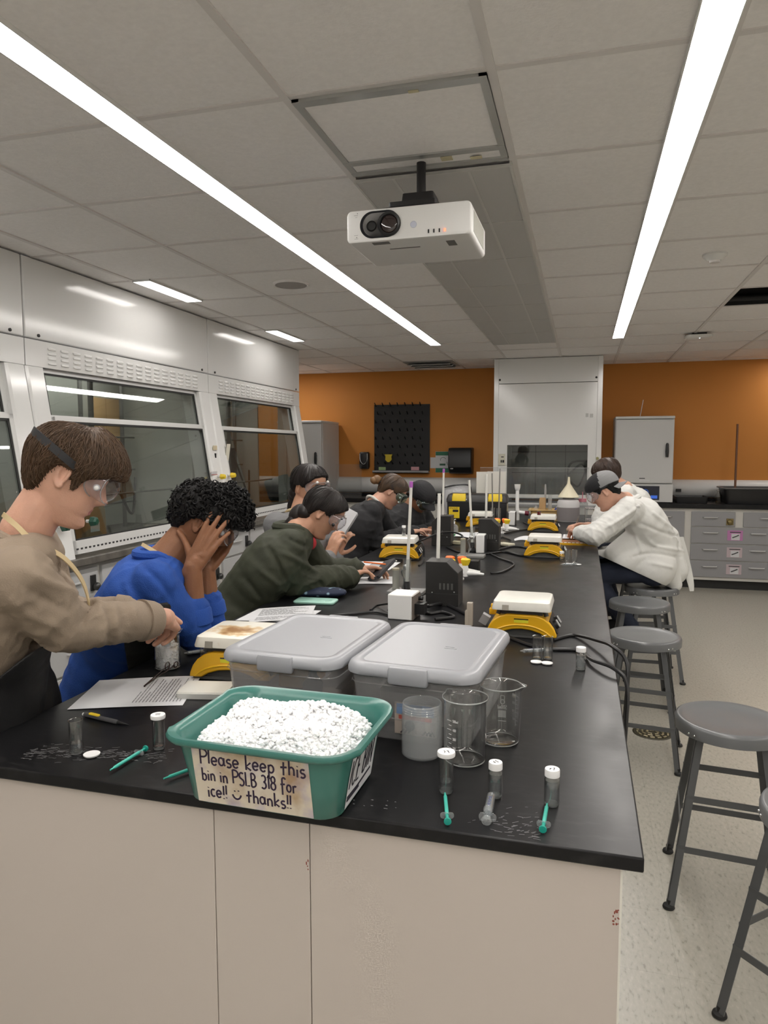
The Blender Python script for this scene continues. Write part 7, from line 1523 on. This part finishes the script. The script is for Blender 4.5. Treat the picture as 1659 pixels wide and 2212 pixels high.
build_person('person in a white lab coat and a black and grey cap writing at the bench', J, S_fair, .0045, C_coat, C_navy, C_blk, hs=1.0, sleeve=(.082, .076, .058), grow=.032, foldamp=.011, seed=61, lipcol=L_pink, smo=16, sleeve_to=(.62, .85), hands=dict(L=dict(d=V3(pf(1232, 1142, 4.95)) - V3(J['LW']), n=(-.2, .3, -.9), curl=(.4, .5, .5, .6)), R=dict(d=V3(pf(1240, 1133, 4.95)) - V3(J['RW']), n=(.1, -.3, -.9), curl=(.6, .7, .7, .7), thumb=(.5, .4))))
lashes(J, H_black); hair_shell(J, [(0, .05), (50, .04), (70, .0), (84, .02), (100, .018), (120, -.03), (180, -.065)], lambda a, z: .008 + 0 * a, H_black, 13, 120, .001)
cap_of(J, mat('black_cap_cloth'), True, mat('grey_cap_cloth', (.22, .22, .225), .85, bump=.2, bscale=200)); goggles(J, G_lens, G_side, M_bstrap, [(.04, .046, M_wplas), (-.04, .046, M_wplas)], hair_t=.010)
nn = V3(J['neck']); J['_child'](mk('coat_collar', MB().tube([nn + (r7 * math.cos(a) - f7 * math.sin(a)) * .08 + V3((0, 0, .018 - .03 * math.cos(a) ** 2)) for a in np.linspace(-.4, PI + .4, 18)], [.012] + [.019] * 16 + [.012], 8), C_coat))
J['_child'](mk('coat_tail', MB().ribbon(spline([pf(1462, 1160, 4.93), pf(1474, 1195, 4.95), pf(1485, 1232, 4.97), pf(1492, 1260, 4.97), pf(1494, 1277, 4.97)], 5), [unit(V3((1, .5, 0))) * w for w in np.linspace(.10, .030, 21)], [V3((.002, -.004, 0))] * 21), C_coat))
w0 = V3(J['LW']); x_, y_, d_ = frame(V3(J['LW']) - V3(J['LE'])); J['_child'](mk('wrist_band', MB().tube([w0 - d_ * .005 + (x_ * math.cos(a) + y_ * math.sin(a)) * .033 for a in np.linspace(0, 2 * PI, 16, endpoint=False)], .006, 6, closed=True), M_rub))
tag(mk('pen', MB().cyl(pf(1250, 1116, 4.93), pf(1236, 1152, 4.96), .0045, .003, 8), M_steel), 'silver pen in the hand of the person in the cap', 'pen')
# --- the person beyond, brown hair
f8 = unit(V3((-1, .2, 0))); r8 = V3((f8[1], -f8[0], 0)); hd = pf(1312, 1026, 5.6); nk = pf(1352, 1052, 5.62)
J = dict(head=hd, hr=hrot((-.93, .42), 24), neck=nk, chest=pf(1372, 1090, 5.65), waist=(.45, 5.95, .95), pelvis=(.48, 5.95, .745), LS=nk - r8 * .15 + (.02, 0, -.05), RS=nk + r8 * .15 + (0, 0, -.05), LE=pf(1292, 1140, 5.5), LW=pf(1300, 1090, 5.5), RE=pf(1300, 1150, 5.75), RW=pf(1262, 1140, 5.7), foot=(-1, 0, 0), topname='lab_coat', pright=r8)
J.update(seat_legs(.48, 5.95, .745, r8[:2], f8[:2], knee=.36))
build_person('brown-haired person in white sitting beyond the person in the cap', J, S_fair, .0055, C_coat, C_navy, C_blk, hs=1.0, sleeve=(.074, .07, .054), grow=.028, seed=71, sleeve_to=(.08, .8), hands=dict(L=dict(d=(-.4, .1, .9), n=(-.6, .5, .1), curl=(.3, .3, .3, .3)), R=std_hands(J, 'R')))
hair_shell(J, [(0, .045), (50, .04), (70, .0), (84, .02), (100, .018), (120, -.03), (180, -.07)], lambda a, z: np.interp(z, [-.08, .0, .118], [.006, .012, .022]) + 0 * a, mat('warm_brown_hair', (.040, .021, .013), .45, var=.3, vscale=25), 14, 400, .002, sr=.001)
# stools carrying the seated people on the far side of the bench
for x, y, lab in ((-1.56, 2.03, 'under the person in blue'), (-1.52, 2.78, 'under the person in the green jacket'), (-1.60, 3.42, 'under the person in grey'), (-1.55, 4.50, 'under the person in black with tied hair'), (-1.52, 5.30, 'under the person in the black cap'), (.48, 5.95, 'under the brown-haired person in white')):
    dup(s0, (x, y, 0), .2, 'grey steel stool ' + lab)
